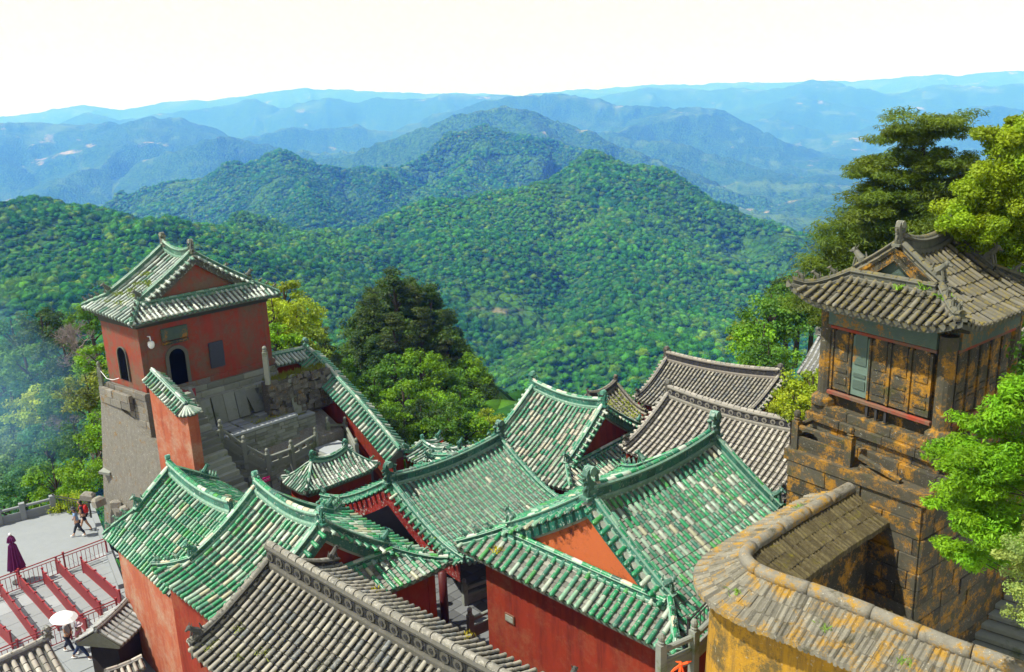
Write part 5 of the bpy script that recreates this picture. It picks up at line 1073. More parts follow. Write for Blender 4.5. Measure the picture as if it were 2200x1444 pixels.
tg = np.gradient(sm, axis=0); tg /= np.linalg.norm(tg, axis=1)[:, None]; outw = np.stack([tg[:, 1], -tg[:, 0], 0*tg[:, 0]], 1); outw *= np.sign((outw*(-1*np.array([1, .3, 0]))).sum(1).mean())
# outward = away from the enclosed side: for the last leg it faces the lower left of the view
ref = np.array([-.7, -.7, 0]); outw = outw*(1 if np.dot(outw[-10], ref) > 0 else -1)
def ribbed(side, half, drop, i0, i1, name, mat):
    m = MB(); n = 0
    for i in range(i0, i1):
        for h in (0, 1):       # barrel rib and hollow alternate; two broken courses
            t0, t1 = (i+h*.5), (i+h*.5+.5); P = lambda t: np.array([np.interp(t, range(NN+1), sm[:, k]) for k in range(3)]); O = lambda t: np.array([np.interp(t, range(NN+1), outw[:, k]) for k in range(3)])*side
            up = random.uniform(.03, .05) if h == 0 else .0
            for c, (f0, f1) in enumerate(((.08, .40), (.38, .70), (.68, 1.0))):
                k = random.uniform(.62, 1.2); lf = .02*(2-c); cv = lambda f: -drop*f*(1.25-.25*f)
                A0, A1 = P(t0)+O(t0)*half*f0, P(t1)+O(t1)*half*f0; B0, B1 = P(t0)+O(t0)*half*f1, P(t1)+O(t1)*half*f1; z = (0, 0, 1)
                j = random.uniform(-.018, .018); am, bm_ = (A0+A1)/2, (B0+B1)/2
                top = [A0+(0, 0, cv(f0)+lf+j), am+(0, 0, cv(f0)+up+lf+j), A1+(0, 0, cv(f0)+lf+j), B0+(0, 0, cv(f1)+lf+j), bm_+(0, 0, cv(f1)+up+lf+j), B1+(0, 0, cv(f1)+lf+j)]
                bot = [q-(0, 0, .14) for q in top]; m.add(top+bot, [(0, 1, 4, 3), (1, 2, 5, 4), (3, 4, 10, 9), (4, 5, 11, 10), (0, 3, 9, 6), (2, 8, 11, 5), (0, 6, 7, 1), (1, 7, 8, 2)], (k, k, k*.97))
    return m
m = ribbed(1, 1.15, .50, 0, NN, 'x', 'coping'); tag(m.build('coping_tile', M['coping'], nw), kind='stuff')
m = ribbed(-1, 1.15, .50, 0, NN, 'x', 'mossy'); tag(m.build('inner_coping_tile', M['mossy'], nw), kind='stuff')
i = 0
while i < NN:      # ridge roll in separate stones
    j = min(NN, i+random.choice((7, 9, 10))); m = MB(); q = [sm[k]+(0, 0, .06) for k in range(i, j+1)]; q[0] = q[0]+(q[1]-q[0])*.12; q[-1] = q[-1]-(q[-1]-q[-2])*.12; m.tube(q, random.uniform(.15, .165), 12, (1, 1, 1)); m.build('ridge_stone', M['coping'], nw, smooth=True); i = j
m_in = MB(); m = MB(); o1 = [sm[k]+outw[k]*.72 for k in range(NN+1)]; o2 = [sm[k]-outw[k]*.62 for k in range(NN+1)]
for k in range(NN):
    a0, a1, b0, b1 = o1[k], o1[k+1], o2[k], o2[k+1]; zt1 = -.62; zb1 = -9.
    m.add([a0+(0, 0, zt1), a1+(0, 0, zt1), a1+(0, 0, zb1)+outw[k+1]*.35, a0+(0, 0, zb1)+outw[k]*.35], [(0, 1, 2, 3)]); m_in.add([b0+(0, 0, zt1), b1+(0, 0, zt1), b1+(0, 0, zb1), b0+(0, 0, zb1)], [(3, 2, 1, 0)], (.6, .6, .6)); m.add([a0+(0, 0, zt1), a1+(0, 0, zt1), b1+(0, 0, -.3), b0+(0, 0, -.3)], [(0, 1, 2, 3)])
m.build('wall', M['yell'], nw); m_in.build('inner_wall', M['lich'], nw)
m = MB()
for k in range(NN): 
    a0, a1 = sm[k]+outw[k]*.9, sm[k+1]+outw[k+1]*.9; b0, b1 = sm[k]+outw[k]*.6, sm[k+1]+outw[k+1]*.6
    m.add([a0+(0, 0, -.56), a1+(0, 0, -.56), a1+(0, 0, -.74), a0+(0, 0, -.74), b0+(0, 0, -.92), b1+(0, 0, -.92)], [(0, 1, 2, 3), (3, 2, 5, 4)], (.7, .7, .7))
m.build('corbel', M['coping'], nw)
# ================================================================== trees
def leaf_mat(name, trans=.35):
    n = NT(name); oi = n.n('ShaderNodeObjectInfo'); c = n.mix(1., oi.outputs['Color'], n.attr(), 'MULTIPLY'); n.l(c, n.b.inputs['Base Color']); n.b.inputs['Roughness'].default_value = .55; n.b.inputs['Specular IOR Level'].default_value = .25
    tr_ = n.n('ShaderNodeBsdfTranslucent'); n.l(n.mix(1., c, (1.25, 1.2, .6), 'MULTIPLY'), tr_.inputs[0]); ms = n.n('ShaderNodeMixShader'); ms.inputs[0].default_value = trans; n.l(n.b.outputs[0], ms.inputs[1]); n.l(tr_.outputs[0], ms.inputs[2]); n.l(ms.outputs[0], n.o.inputs['Surface']); return n.m
M['leaf'] = leaf_mat('leaf'); M['bark'] = stone('bark', (.10, .075, .05), (.045, .035, .028), scale=4, bump=1.)
M['twig'] = plain('bare_twigs', (.21, .17, .16), .9)
def leafcloud(clumps, per, leaf, seed, flat=.35, asp=.6, var=.3, up=.5):
    """clumps: (n,6) centre xyz + radii xyz -> folded leaf faces scattered in and on each clump"""
    g = np.random.default_rng(seed); cl = np.array(clumps, float); N = len(cl)*per; ci = np.repeat(np.arange(len(cl)), per)
    d = g.normal(size=(N, 3)); d /= np.linalg.norm(d, axis=1)[:, None]; rad = g.random(N)**.45; P = cl[ci, :3]+d*cl[ci, 3:]*rad[:, None]
    nrm = d*.6+g.normal(size=(N, 3))*.55+np.array([0, 0, up]); nrm /= np.linalg.norm(nrm, axis=1)[:, None]; a = np.cross(nrm, g.normal(size=(N, 3))); a /= np.linalg.norm(a, axis=1)[:, None]; b = np.cross(nrm, a)
    s = leaf*(.6+.8*g.random(N))[:, None]; V = np.empty((N, 4, 3)); V[:, 0] = P-a*s; V[:, 1] = P+b*s*asp+nrm*s*.18; V[:, 2] = P+a*s; V[:, 3] = P-b*s*asp+nrm*s*.18
    F = np.arange(N*4).reshape(N, 4); k = (1-var+2*var*g.random(len(cl)))[ci]*(.85+.3*g.random(N)); hue = (g.random(len(cl))*.5)[ci]; c = np.stack([k*(1+hue*.5), k, k*(1-.4*hue)], 1); return V.reshape(-1, 3), F, np.repeat(c, 4, 0)
def crown_clumps(seed, n=46, rz=.85, cr=.30, lean=0, conic=0.):
    g = np.random.default_rng(seed); out = []
    for i in range(n):
        d = g.normal(size=3); d /= np.linalg.norm(d); r = .45+.55*g.random()**.5
        if g.random() < .15: r *= 1.15
        p = d*r*(1, 1, rz)
        if conic: k = 1-conic*(p[2]+rz)/(2*rz); p[0] *= k; p[1] *= k
        if p[2] < -.55*rz: p[2] *= .5
        q = cr*(.6+.8*g.random()); out.append((*p, q, q, q*.7))
    return out
_tv = {}
def tree_variant(kind, i):
    k = (kind, i)
    if k in _tv: return _tv[k]
    if kind == 'broad': cl = crown_clumps(100+i, 52, .9, .27); V, F, C = leafcloud(cl, 82, .052, 200+i)
    elif kind == 'bush': cl = crown_clumps(300+i, 40, .75, .3); V, F, C = leafcloud(cl, 70, .05, 310+i, var=.4)
    elif kind == 'dark':   # layered dark conifer
        g = np.random.default_rng(400+i); cl = []
        for t in range(11):
            z = -1.1+2.5*t/10; R = (1-t/11.5)*.95+.08
            for q in range(max(2, int(9*R))): a = g.random()*6.28; r = R*(.35+.6*g.random()); cl.append((r*math.cos(a), r*math.sin(a), z-r*.12+g.normal()*.06, .27, .27, .13))
        V, F, C = leafcloud(cl, 125, .058, 410+i, asp=.35, var=.3, up=.8)
    elif kind == 'bare':
        V = None
    else: raise KeyError(kind)
    w_ = MB(); g = random.Random(i*7+len(kind))
    if kind == 'bare':
        def br(p, d, L, r, lv):
            q = p+d*L; w_.tube([p, (p+q)/2+np.array([g.gauss(0, .05)]*3)*L, q], [r, r*.8, r*.55], 4, cap=False)
            if lv < 5:
                for _ in range(3 if lv < 4 else 4): nd = d+np.array([g.gauss(0, .55), g.gauss(0, .55), g.gauss(.1, .4)]); nd /= np.linalg.norm(nd); br(q, nd, L*g.uniform(.6, .8), r*.55, lv+1)
        for _ in range(4): br(np.array([0, 0, -.9]), np.array([g.gauss(0, .4), g.gauss(0, .4), 1.])*.9, .45, .05, 0)
        mt_ = w_.mesh('bare_branches'); mt_.materials.append(M['twig']); _tv[k] = (None, mt_); return _tv[k]
    w_.tube([(0, 0, -2.6), (.04, .02, -1.4), (-.03, .03, -.6), (.02, 0, .1), (0, 0, .8)], [.11, .09, .07, .05, .012], 7)
    for c in cl[::3]:
        z0 = min(c[2]-.25, .3); w_.tube([(0, 0, max(-1.2, z0-.3)), (c[0]*.5, c[1]*.5, (z0+c[2])/2-.05), (c[0]*.95, c[1]*.95, c[2])], [.035, .022, .006], 4, cap=False)
    wm = w_.mesh('trunk'); wm.materials.append(M['bark']); cm_ = npmesh('crown', V, F, C); cm_.materials.append(M['leaf']); _tv[k] = (cm_, wm); return _tv[k]
TREE_N = [0]
def plant(u, v, r, s, kind, label, color, group, name=None, cat='tree', rot=None, zs=1.):
    P = atd(u, v, r); i = TREE_N[0] % 3; TREE_N[0] += 1; cm_, wm = tree_variant(kind, i)
    o = thing(name or {'broad': 'broadleaf_tree', 'bush': 'shrub', 'dark': 'conifer_tree', 'bare': 'bare_tree'}[kind], label, cat, tuple(P), random.random()*6.28 if rot is None else rot, group); o.scale = (s, s, s*zs)
    if cm_: c = link('crown', cm_, o); k = random.uniform(.85, 1.15); c.color = (color[0]*k, color[1]*k, color[2]*k, 1)
    link('trunk' if kind != 'bare' else 'branches', wm, o); return o
BR, MID, DK, YG, TEAL = (.13, .30, .012), (.075, .20, .02), (.035, .085, .018), (.24, .36, .02), (.05, .17, .06)
# the wooded knoll behind the courtyard
kn_c = [(850, 650, 88, 3.2), (800, 700, 86, 2.9), (882, 668, 90, 2.7), (925, 662, 92, 2.4), (905, 715, 84, 2.4), (848, 726, 82, 2.5), (775, 762, 82, 2.2), (955, 705, 90, 2.0), (962, 770, 86, 2.2), (812, 780, 80, 2.4), (700, 735, 74, 1.4), (1050, 830, 88, 1.6), (985, 730, 94, 1.5)]
for i, (u, v, r, s) in enumerate(kn_c): plant(u, v+12, r, s, 'dark', ['topmost dark brown green conifer on the crest of the wooded knoll', 'dark conifer on the left shoulder of the knoll, left of the crest tree', 'dark conifer just right of the crest of the knoll', 'slim dark conifer second right of the knoll crest', 'dark conifer in the middle of the knoll above the bright trees', 'dark conifer left of the middle of the knoll', 'dark conifer low on the left side of the knoll above the coping', 'thin dark conifer on the right shoulder of the knoll', 'dark conifer on the right flank of the knoll beside the bright tree', 'dark conifer on the left flank of the knoll below the crest', 'small dark pine behind the ridge finial of the enclosure wall', 'brownish dark conifer at the lower right foot of the knoll', 'smallest conifer on the right skyline of the knoll'][i], (.036+.010*(i % 3), .085+.012*(i % 2), .018), 'conifers on the wooded knoll', zs=.85)
kn_b = [(745, 838, 74, 1.5, BR), (758, 880, 70, 1.4, MID), (850, 815, 76, 2.3, MID), (905, 800, 78, 2.3, BR), (960, 830, 80, 2.2, MID), (1003, 815, 84, 2.1, BR), (868, 868, 70, 2.0, BR), (930, 880, 72, 2.2, BR), (990, 880, 76, 2.2, MID), (1032, 880, 80, 1.8, BR), (812, 905, 66, 1.7, MID), (870, 935, 62, 1.7, BR), (935, 940, 62, 1.8, MID), (1000, 930, 66, 1.9, BR), (1050, 915, 70, 1.5, YG), (805, 835, 74, 1.8, MID), (690, 775, 78, 1.8, DK), (835, 935, 60, 1.2, DK), (985, 775, 90, 1.8, MID), (1030, 830, 92, 1.6, MID), (905, 905, 64, 1.6, DK), (965, 905, 66, 1.7, MID), (720, 800, 80, 1.9, MID), (660, 800, 90, 2.0, TEAL), (1080, 905, 90, 1.8, TEAL)]
gk = random.Random(11)
rn_ = ('in the top row', 'in the upper row', 'in the middle row', 'in the lower row', 'in the bottom row'); cn_ = ('at the far left', 'on the left', 'left of centre', 'at the centre', 'right of centre', 'on the right', 'at the far right')
for j in range(5):      # the rest of the knoll's cover, row by row
    for i in range(7):
        v = 690+j*58+gk.uniform(-10, 10); hw = 60+j*30; u = 870+(i-3)*hw/3+gk.uniform(-8, 8)+j*4; r = 95-j*5.5+gk.uniform(-2, 2); dk_ = j < 1
        plant(u, v+10, r, gk.uniform(2.2, 3.0)*(1.1 if dk_ else .95), 'dark' if dk_ else 'broad', ('dark filling conifer ' if dk_ else 'leafy filling tree ')+cn_[i]+' of the wooded knoll, '+rn_[j], (.036, .078, .018) if dk_ else ((.05, .13, .018) if j == 1 else gk.choice((BR, MID, MID, DK))), 'trees covering the wooded knoll')
for u, v, r, s, p_ in [(840, 640, 92, 2.6, 'behind the crest conifer'), (885, 650, 94, 2.6, 'on the crest, right of the tallest conifer'), (815, 680, 90, 2.6, 'on the left shoulder'), (920, 690, 92, 2.8, 'on the right shoulder'), (780, 730, 86, 2.6, 'on the upper left flank'), (950, 745, 88, 2.6, 'on the upper right flank'), (865, 740, 86, 2.8, 'in the upper middle')]: plant(u, v, r, s, 'broad', 'dense dark broadleaf crown '+p_+' of the knoll', (.05, .115, .018), 'dark broadleaf crowns of the knoll')
NM = {BR: 'bright green', MID: 'mid green', DK: 'dark green', YG: 'yellow green', TEAL: 'blue green'}
pos = ['beside the enclosure wall coping', 'lower beside the enclosure wall coping', 'left of the knoll centre', 'at the knoll centre below the conifers', 'right of the knoll centre', 'high on the right edge of the knoll', 'in the lower middle of the knoll', 'at the heart of the bright trees on the knoll', 'on the lower right of the knoll', 'at the right edge of the knoll', 'low on the left above the tiled wall', 'at the foot of the knoll behind the small gate roof', 'at the foot of the knoll above the green ridge', 'low on the right above the green hall ridge', 'at the right foot of the knoll beside the hall finial', 'on the left flank of the knoll', 'at the far left of the knoll behind the wall corner', 'deep at the foot of the knoll behind the coping end', 'just under the conifers on the right of the knoll', 'hazier on the right rim of the knoll', 'shaded between bright crowns at the knoll foot', 'between bright crowns low on the knoll', 'behind the top of the sloping coping', 'behind the tower shrubs at the left of the knoll', 'beyond the right foot of the knoll']
for (u, v, r, s, c), p_ in zip(kn_b, pos): plant(u, v, r, s, 'broad', NM[c]+' leafy tree '+p_, c, 'broadleaf trees on the wooded knoll')
for (u, v, r, s, c), p_ in zip([(588, 690, 58, 1.9, YG), (640, 700, 60, 1.9, YG), (612, 650, 64, 1.7, YG), (655, 745, 57, 1.5, (.17, .27, .03)), (600, 745, 55, 1.5, BR), (560, 640, 62, 1.2, YG)], ['against the right edge of the tower', 'right of the tower, above the grey tiled coping', 'topmost of the group right of the tower', 'just above the corner finial of the enclosure wall', 'directly above the grey tiled coping by the tower', 'peeping over the right eave corner of the tower']): plant(u, v, r, s, 'broad', 'fresh yellow green tree '+p_, c, 'fresh trees right of the tower')
lf = [(30, 730, 130, 3.4, TEAL, 'broad', 'at the far left edge below the near ridge'), (95, 720, 120, 3.4, DK, 'broad', 'left of the tower roof, upper row'), (60, 800, 110, 3.2, MID, 'broad', 'at the left in the bluish smoke'), (140, 770, 95, 2.6, DK, 'broad', 'behind the bare pinkish tree'), (195, 690, 80, 1.8, MID, 'broad', 'just below the left eave corner of the tower'), (210, 780, 66, 1.5, BR, 'broad', 'touching the left wall of the tower'), (190, 850, 62, 1.9, (.16, .22, .03), 'bush', 'olive, left of the retaining wall top'), (225, 930, 56, 1.6, BR, 'bush', 'bright, hugging the rubble wall'), (150, 860, 74, 2.2, MID, 'broad', 'in the middle of the left slope'), (90, 880, 84, 2.6, YG, 'broad', 'pale, rising in the smoke'), (30, 880, 96, 2.8, TEAL, 'broad', 'blue green, at the left edge in the smoke'), (165, 950, 62, 1.8, MID, 'bush', 'below the bare branches'), (100, 960, 72, 2.2, TEAL, 'broad', 'blue green above the plaza rail'), (35, 970, 82, 2.4, (.16, .30, .08), 'broad', 'pale, with a pointed top'), (180, 1030, 55, 1.6, BR, 'bush', 'above the visitors on the plaza'), (120, 1040, 60, 1.8, BR, 'broad', 'behind the corner of the stone rail'), (60, 1060, 64, 2.0, TEAL, 'broad', 'behind the plaza rail'), (5, 1050, 68, 2.2, MID, 'broad', 'leftmost behind the plaza rail'), (222, 1010, 52, 1.0, BR, 'bush', 'clinging under the rubble wall'), (0, 800, 120, 3.2, MID, 'broad', 'cut by the left edge in the middle of the slope'), (150, 1085, 52, .9, YG, 'bush', 'right behind the dark rail'), (235, 880, 60, 1.1, MID, 'bush', 'in the shade of the retaining wall edge')]
for u, v, r, s, c, kd, p_ in lf: plant(u, v, r, s, kd, ('leafy shrub ' if kd == 'bush' else 'slope tree ')+p_, c, 'greenery on the left slope')
for u, v, r, s, p_ in [(165, 715, 74, 2.4, 'left of the tower wall'), (175, 770, 68, 1.8, 'lower left of the tower, by the stone post'), (130, 910, 72, 1.8, 'in the smoke on the left slope'), (195, 960, 58, 1.3, 'beside the rubble wall'), (215, 900, 58, 1.2, 'close to the rubble wall top')]: plant(u, v, r, s, 'bare', 'leafless greyish pink tree '+p_, (1, 1, 1), 'leafless trees on the left slope')
rt = [(1655, 690, 66, 2.5, MID, 'highest, left of the shrine eave'), (1690, 668, 76, 2.4, MID, 'under the left eave of the shrine'), (1745, 652, 76, 2.4, DK, 'beside the left shrine column'), (1640, 745, 64, 2.2, BR, 'lower left above the far grey roof'), (1650, 775, 60, 1.7, MID, 'above the small grey roofed house'), (1800, 680, 80, 1.7, DK, 'just behind the upper shrine column'), (1612, 720, 80, 1.8, YG, 'pale, at the far left of the group'), (1745, 860, 36, 1.3, YG, 'lowest, above the grey tiled ridge'), (1705, 868, 38, 1.0, YG, 'small, above the rosette ridge'), (1775, 845, 38, .8, YG, 'bright, touching the shrine column'), (1735, 865, 40, .9, YG, 'bright, right of the small house'), (1790, 850, 33, .8, YG, 'next to the round stone rail'), (1715, 640, 78, 2.4, DK, 'dark, below the pine'), (1765, 648, 80, 2.4, DK, 'dark, behind the shrine roof corner')]
for u, v, r, s, c, p_ in rt: plant(u, v, r, s, 'broad', 'leafy tree '+p_, c, 'trees left of the shrine')
for u, v, r, s, c, p_ in [(2165, 690, 34, 1.6, MID, 'behind the right wall of the shrine'), (2190, 640, 36, 1.8, MID, 'under the right eave of the shrine'), (2150, 600, 44, 2.4, MID, 'behind the right hip of the shrine roof'), (2080, 560, 46, 2.6, DK, 'dark, behind the shrine roof ridge'), (2195, 770, 30, 1.0, BR, 'at the right edge above the branches'), (2010, 520, 50, 2.6, DK, 'dark, between the pine and the shrine finial'), (1985, 575, 48, 2.4, DK, 'dark, behind the left slope of the shrine roof'), (2230, 560, 34, 2.4, BR, 'bright, cut by the right edge'), (2060, 380, 62, 1.1, DK, 'small and bluish, right of the pine trunk')]: plant(u, v, r, s, 'broad', 'leafy tree '+p_, c, 'trees right of the shrine')
def sighted(name, label, pads, r, per, leaf, color, depth=.8, cat='tree', trunk=None, seed=0, up=.5, asp=.6, kz=1., limb=.05):
    """one big tree whose foliage pads are sighted one by one"""
    g = np.random.default_rng(seed); P0 = atd(trunk[0], trunk[1], r); o = thing(name, label, cat, tuple(P0)); cl = []; px = r*1.04/FPX
    for u, v, a, b in pads:
        dr = g.normal()*depth; p = atd(u, v, r+dr)-P0; n = max(5, int(a/7*max(1, b/12)))
        for _ in range(n): q = g.normal(size=3)*.45; cl.append((p[0]+q[0]*a*px, p[1]+q[1]*a*px*.9, p[2]+q[2]*b*px*kz, .34*a*px+.08, .34*a*px+.08, .36*b*px+.04))
    V, F, C = leafcloud(cl, per, leaf, seed+1, up=up, asp=asp, var=.25); me_ = npmesh('crown', V, F, C); me_.materials.append(M['leaf']); c = link('crown', me_, o); c.color = (*color, 1)
    w_ = MB(); top = atd(trunk[2], trunk[3], r)-P0; pts = [np.zeros(3)+(0, 0, -1.5), top*.3+(.1, 0, 0), top*.6-(.1, 0, 0), top*.85, top]; w_.tube(pts, [limb*5, limb*4.2, limb*3, limb*1.6, limb*.5], 8)
    for u, v, a, b in pads:
        p = atd(u, v, r)-P0; t = min(.95, max(.05, (p[2]-.25*abs(np.hypot(p[0]-top[0]*.5, p[1]-top[1]*.5)))/max(.1, top[2]))); q = top*t; w_.tube([q, (q+p)/2+(0, 0, -.1*np.linalg.norm(p-q)), p], [limb*1.3*(1.2-t), limb*.8, limb*.3], 5, cap=False)
    w_.build('trunk', M['bark'], o, smooth=True); return o
pine = [(1985, 258, 80, 16), (2035, 268, 45, 12), (1925, 283, 45, 13), (2000, 290, 55, 12), (1955, 318, 45, 13), (1925, 342, 60, 15), (1975, 350, 65, 16), (1855, 360, 55, 13), (2060, 348, 55, 13), (2105, 362, 35, 12), (1900, 388, 55, 15), (1960, 398, 65, 16), (2020, 392, 45, 14), (1870, 425, 50, 14), (1980, 438, 70, 15), (1900, 462, 70, 18), (2035, 448, 50, 15), (1850, 488, 55, 17), (1960, 488, 85, 20), (1825, 528, 60, 17), (1900, 530, 85, 20), (1990, 540, 80, 20), (1795, 568, 55, 16), (1860, 578, 85, 20), (1950, 590, 85, 20), (1775, 605, 50, 15), (1835, 628, 80, 20), (1925, 640, 75, 18), (1790, 655, 50, 16), (2050, 500, 60, 20), (1880, 680, 70, 16), (2085, 345, 40, 10)]
sighted('pine_tree', 'tall layered dark pine rising behind the stone shrine roof', [(u_, v_, a_*(1.08 if v_ < 410 else 1.35), b_*(1.35 if v_ < 410 else 1.7)) for u_, v_, a_, b_ in pine+[(1950, 300, 60, 14), (1890, 365, 60, 15), (2000, 372, 60, 15), (1940, 425, 60, 16), (2030, 420, 50, 14), (1810, 590, 60, 18), (1760, 640, 50, 16), (1870, 545, 70, 20), (1900, 610, 80, 20), (2020, 560, 60, 20), (1940, 520, 70, 20), (1880, 505, 60, 18)]], 46., 190, .105, (.10, .175, .018), .9, trunk=(1975, 700, 1985, 262), seed=5, up=.9, asp=.2, limb=.06)
br = [(2185, 285, 35, 22), (2200, 330, 30, 25), (2150, 395, 35, 25), (2190, 380, 40, 30), (2120, 430, 40, 28), (2170, 440, 50, 32), (2095, 470, 35, 25), (2140, 490, 50, 32), (2195, 500, 45, 35), (2110, 515, 35, 22), (2170, 545, 50, 25), (2210, 430, 50, 50), (2230, 350, 40, 50), (2080, 440, 16, 12), (2180, 265, 22, 10)]
sighted('broadleaf_tree', 'large bright yellow green tree at the upper right edge beside the pine', [(u_-8, v_, a_*1.3, b_*1.35) for u_, v_, a_, b_ in br], 27., 420, .046, (.20, .33, .012), .7, trunk=(2230, 640, 2220, 330), asp=.45, seed=9, limb=.04)
ac = [(2120, 915, 45, 16), (2165, 890, 40, 22), (2070, 965, 45, 20), (2130, 985, 55, 24), (2190, 960, 40, 30), (2050, 1000, 30, 16), (2100, 1040, 45, 20), (2170, 1040, 45, 28), (2060, 1090, 35, 16), (2120, 1095, 50, 20), (2085, 1140, 30, 14), (2140, 1150, 45, 18), (2075, 1185, 38, 18), (2125, 1200, 35, 18), (2190, 1140, 35, 25), (2190, 830, 30, 20)]
sighted('acacia_tree', 'bright green leafy branches reaching in from the right in front of the shrine platform', [(u_-6, v_, a_*1.15, b_*1.25) for u_, v_, a_, b_ in ac], 15., 190, .042, (.15, .36, .012), .35, trunk=(2260, 1300, 2215, 860), seed=21, up=.7, asp=.3, limb=.014)
ac2 = [(2190, 1210, 22, 22), (2180, 1260, 24, 24), (2195, 1310, 22, 26), (2205, 1160, 22, 24), (2170, 1190, 16, 10)]
sighted('small_leaved_shrub', 'pale small leaved shrub hanging at the right edge above the dark steps', ac2, 14., 170, .02, (.24, .36, .10), .25, cat='shrub', trunk=(2240, 1400, 2215, 1200), seed=23, limb=.008)

for u, v, r, s, p_ in [(2720, 700, 17, 2.2, 'right of the shrine, level with its columns'), (2760, 950, 16, 2.2, 'right of the acacia, lower row'), (2640, 480, 22, 2.6, 'right of the bright tree, upper row'), (2900, 600, 20, 2.8, 'farthest right, middle row'), (2700, 1150, 15, 1.8, 'right of the dark steps, lowest'), (2330, 800, 24, 1.3, 'behind the acacia branches')]: plant(u, v, r, s, 'broad', 'dense shady tree '+p_, MID, 'trees right of the shrine')  # out-of-view trees added to block sky light from the shrine's right side
# ================================================================== plaza furniture
hazeobj = None
def railing(name, label, a, b, h=1.0, n=None, mat='redpaint', group=None, cat='railing', post=2.0, vr=.018, panel=False, r=.028):
    a, b = np.array(a), np.array(b); root = thing(name, label, cat, tuple(a), 0, group); d = b-a; L = np.linalg.norm(d); dh = d/L; k = max(1, round(L/post))
    for i in range(k+1):
        p = d*i/k; m = MB(); m.box((p[0], p[1], p[2]+h*.53), (.07, .07, h*1.06), math.atan2(d[1], d[0])); m.box((p[0], p[1], p[2]+h*1.08), (.09, .09, .05)); m.build('post', M[mat], root)
    for z in (h, h*.86, h*.12) if not panel else (h*.97, h*.12): m = MB(); m.tube([(0, 0, z), d+(0, 0, z)], r if z == h else r*.75, 6); m.build('rail', M[mat], root)
    if not panel:
        nb = int(L/.2)
        for i in range(1, nb): p = d*i/nb; m = MB(); m.box((p[0], p[1], p[2]+h*.49), (.022, .022, h*.74), math.atan2(d[1], d[0])); m.build('bar', M[mat], root)
    else:      # queue barrier: boards close together on both sides
        nb = int(L/.13)
        m0 = MB(); m0.box((0, 0, h*.52), (.095, .03, h*.72), math.atan2(d[1], d[0])); me = m0.mesh('slat'); me.materials.append(M[mat])
        for i in range(nb): p = d*(i+.5)/nb; o = link('slat', me, root); o.location = tuple(p)
        for i in range(int(L/.9)): p = d*(i+.5)/int(L/.9); m = MB(); m.box((p[0], p[1], p[2]+h+.0), (.08, .13, .07), math.atan2(d[1], d[0])); m.build('bracket', M[mat], root)
    return root
Pz = lambda u, v: at(u, v, PZ)
d1u = np.array([math.cos(thp), math.sin(thp), 0]); d2u = np.array([math.sin(thp), -math.cos(thp), 0])
f0 = Pz(232, 1196); railing('red_railing', 'long red metal railing crossing the plaza behind the purple umbrella', f0-d1u*18., f0, 1.0, mat='redpaint', group='red railings on the plaza')
g0 = Pz(256, 1330); railing('red_railing', 'red railing along the near side of the queue barriers, by the white parasol', g0-d1u*14, g0, .95, group='red railings on the plaza')
qs = [((4, 1283), (84, 1392), 'second queue barrier from the left edge'), ((42, 1262), (126, 1356), 'queue barrier starting at the purple umbrella'), ((97, 1256), (190, 1368), 'middle queue barrier, ending near the white parasol'), ((126, 1232), (220, 1330), 'queue barrier second from the tall red wall'), ((180, 1232), (262, 1305), 'queue barrier nearest the tall red wall'), ((-40, 1330), (28, 1395), 'leftmost queue barrier, cut by the edge')]
for (a, b, lab) in qs: railing('queue_barrier', 'dark red slatted '+lab, Pz(*a), Pz(*b), .80, panel=True, post=4.5, group='slatted queue barriers')
bal = [Pz(-130, 1170), Pz(0, 1128), Pz(52, 1115), Pz(117, 1098)]
balustrade('stone_balustrade', 'pale stone balustrade along the far edge of the plaza', bal, .95, 'pale', holes=False, knob=False, w=.28)
railing('iron_railing', 'dark iron railing between the stone balustrade and the cliff', Pz(120, 1098), Pz(196, 1112), .95, mat='iron')
# closed umbrella
um = thing('closed_umbrella', 'folded purple sunshade umbrella standing at the plaza railing', 'umbrella', tuple(Pz(42, 1252)))
m = MB(); m.tube([(0, 0, 0), (0, 0, 2.55)], .03, 8); m.build('pole', M['iron'], um); m = MB(); vs = []
prof = [(.34, .72), (.30, 1.0), (.22, 1.5), (.15, 1.95), (.05, 2.12), (.17, 2.14), (.13, 2.35), (.03, 2.5)]
for r, z in prof:
    for k in range(24): q = 2*math.pi*k/24; rr1 = r*(1+.22*(1 if k % 2 else -1)); vs.append((rr1*math.cos(q), rr1*math.sin(q), z+(.05 if k % 3 == 0 and r > .3 else 0)))
m.add(vs, [(i*24+k, i*24+(k+1) % 24, (i+1)*24+(k+1) % 24, (i+1)*24+k) for i in range(7) for k in range(24)]); M['purple'] = plain('purple_cloth', (.16, .02, .12), .7); m.build('canopy', M['purple'], um)
m = MB(); m.lathe((0, 0, 0), [(.3, 0), (.3, .1), (.08, .16), (.05, .3)], 10); m.build('foot', M['iron'], um); m = MB(); m.ball((0, 0, 2.53), .07, 8, 5); m.build('tip', M['white'], um)
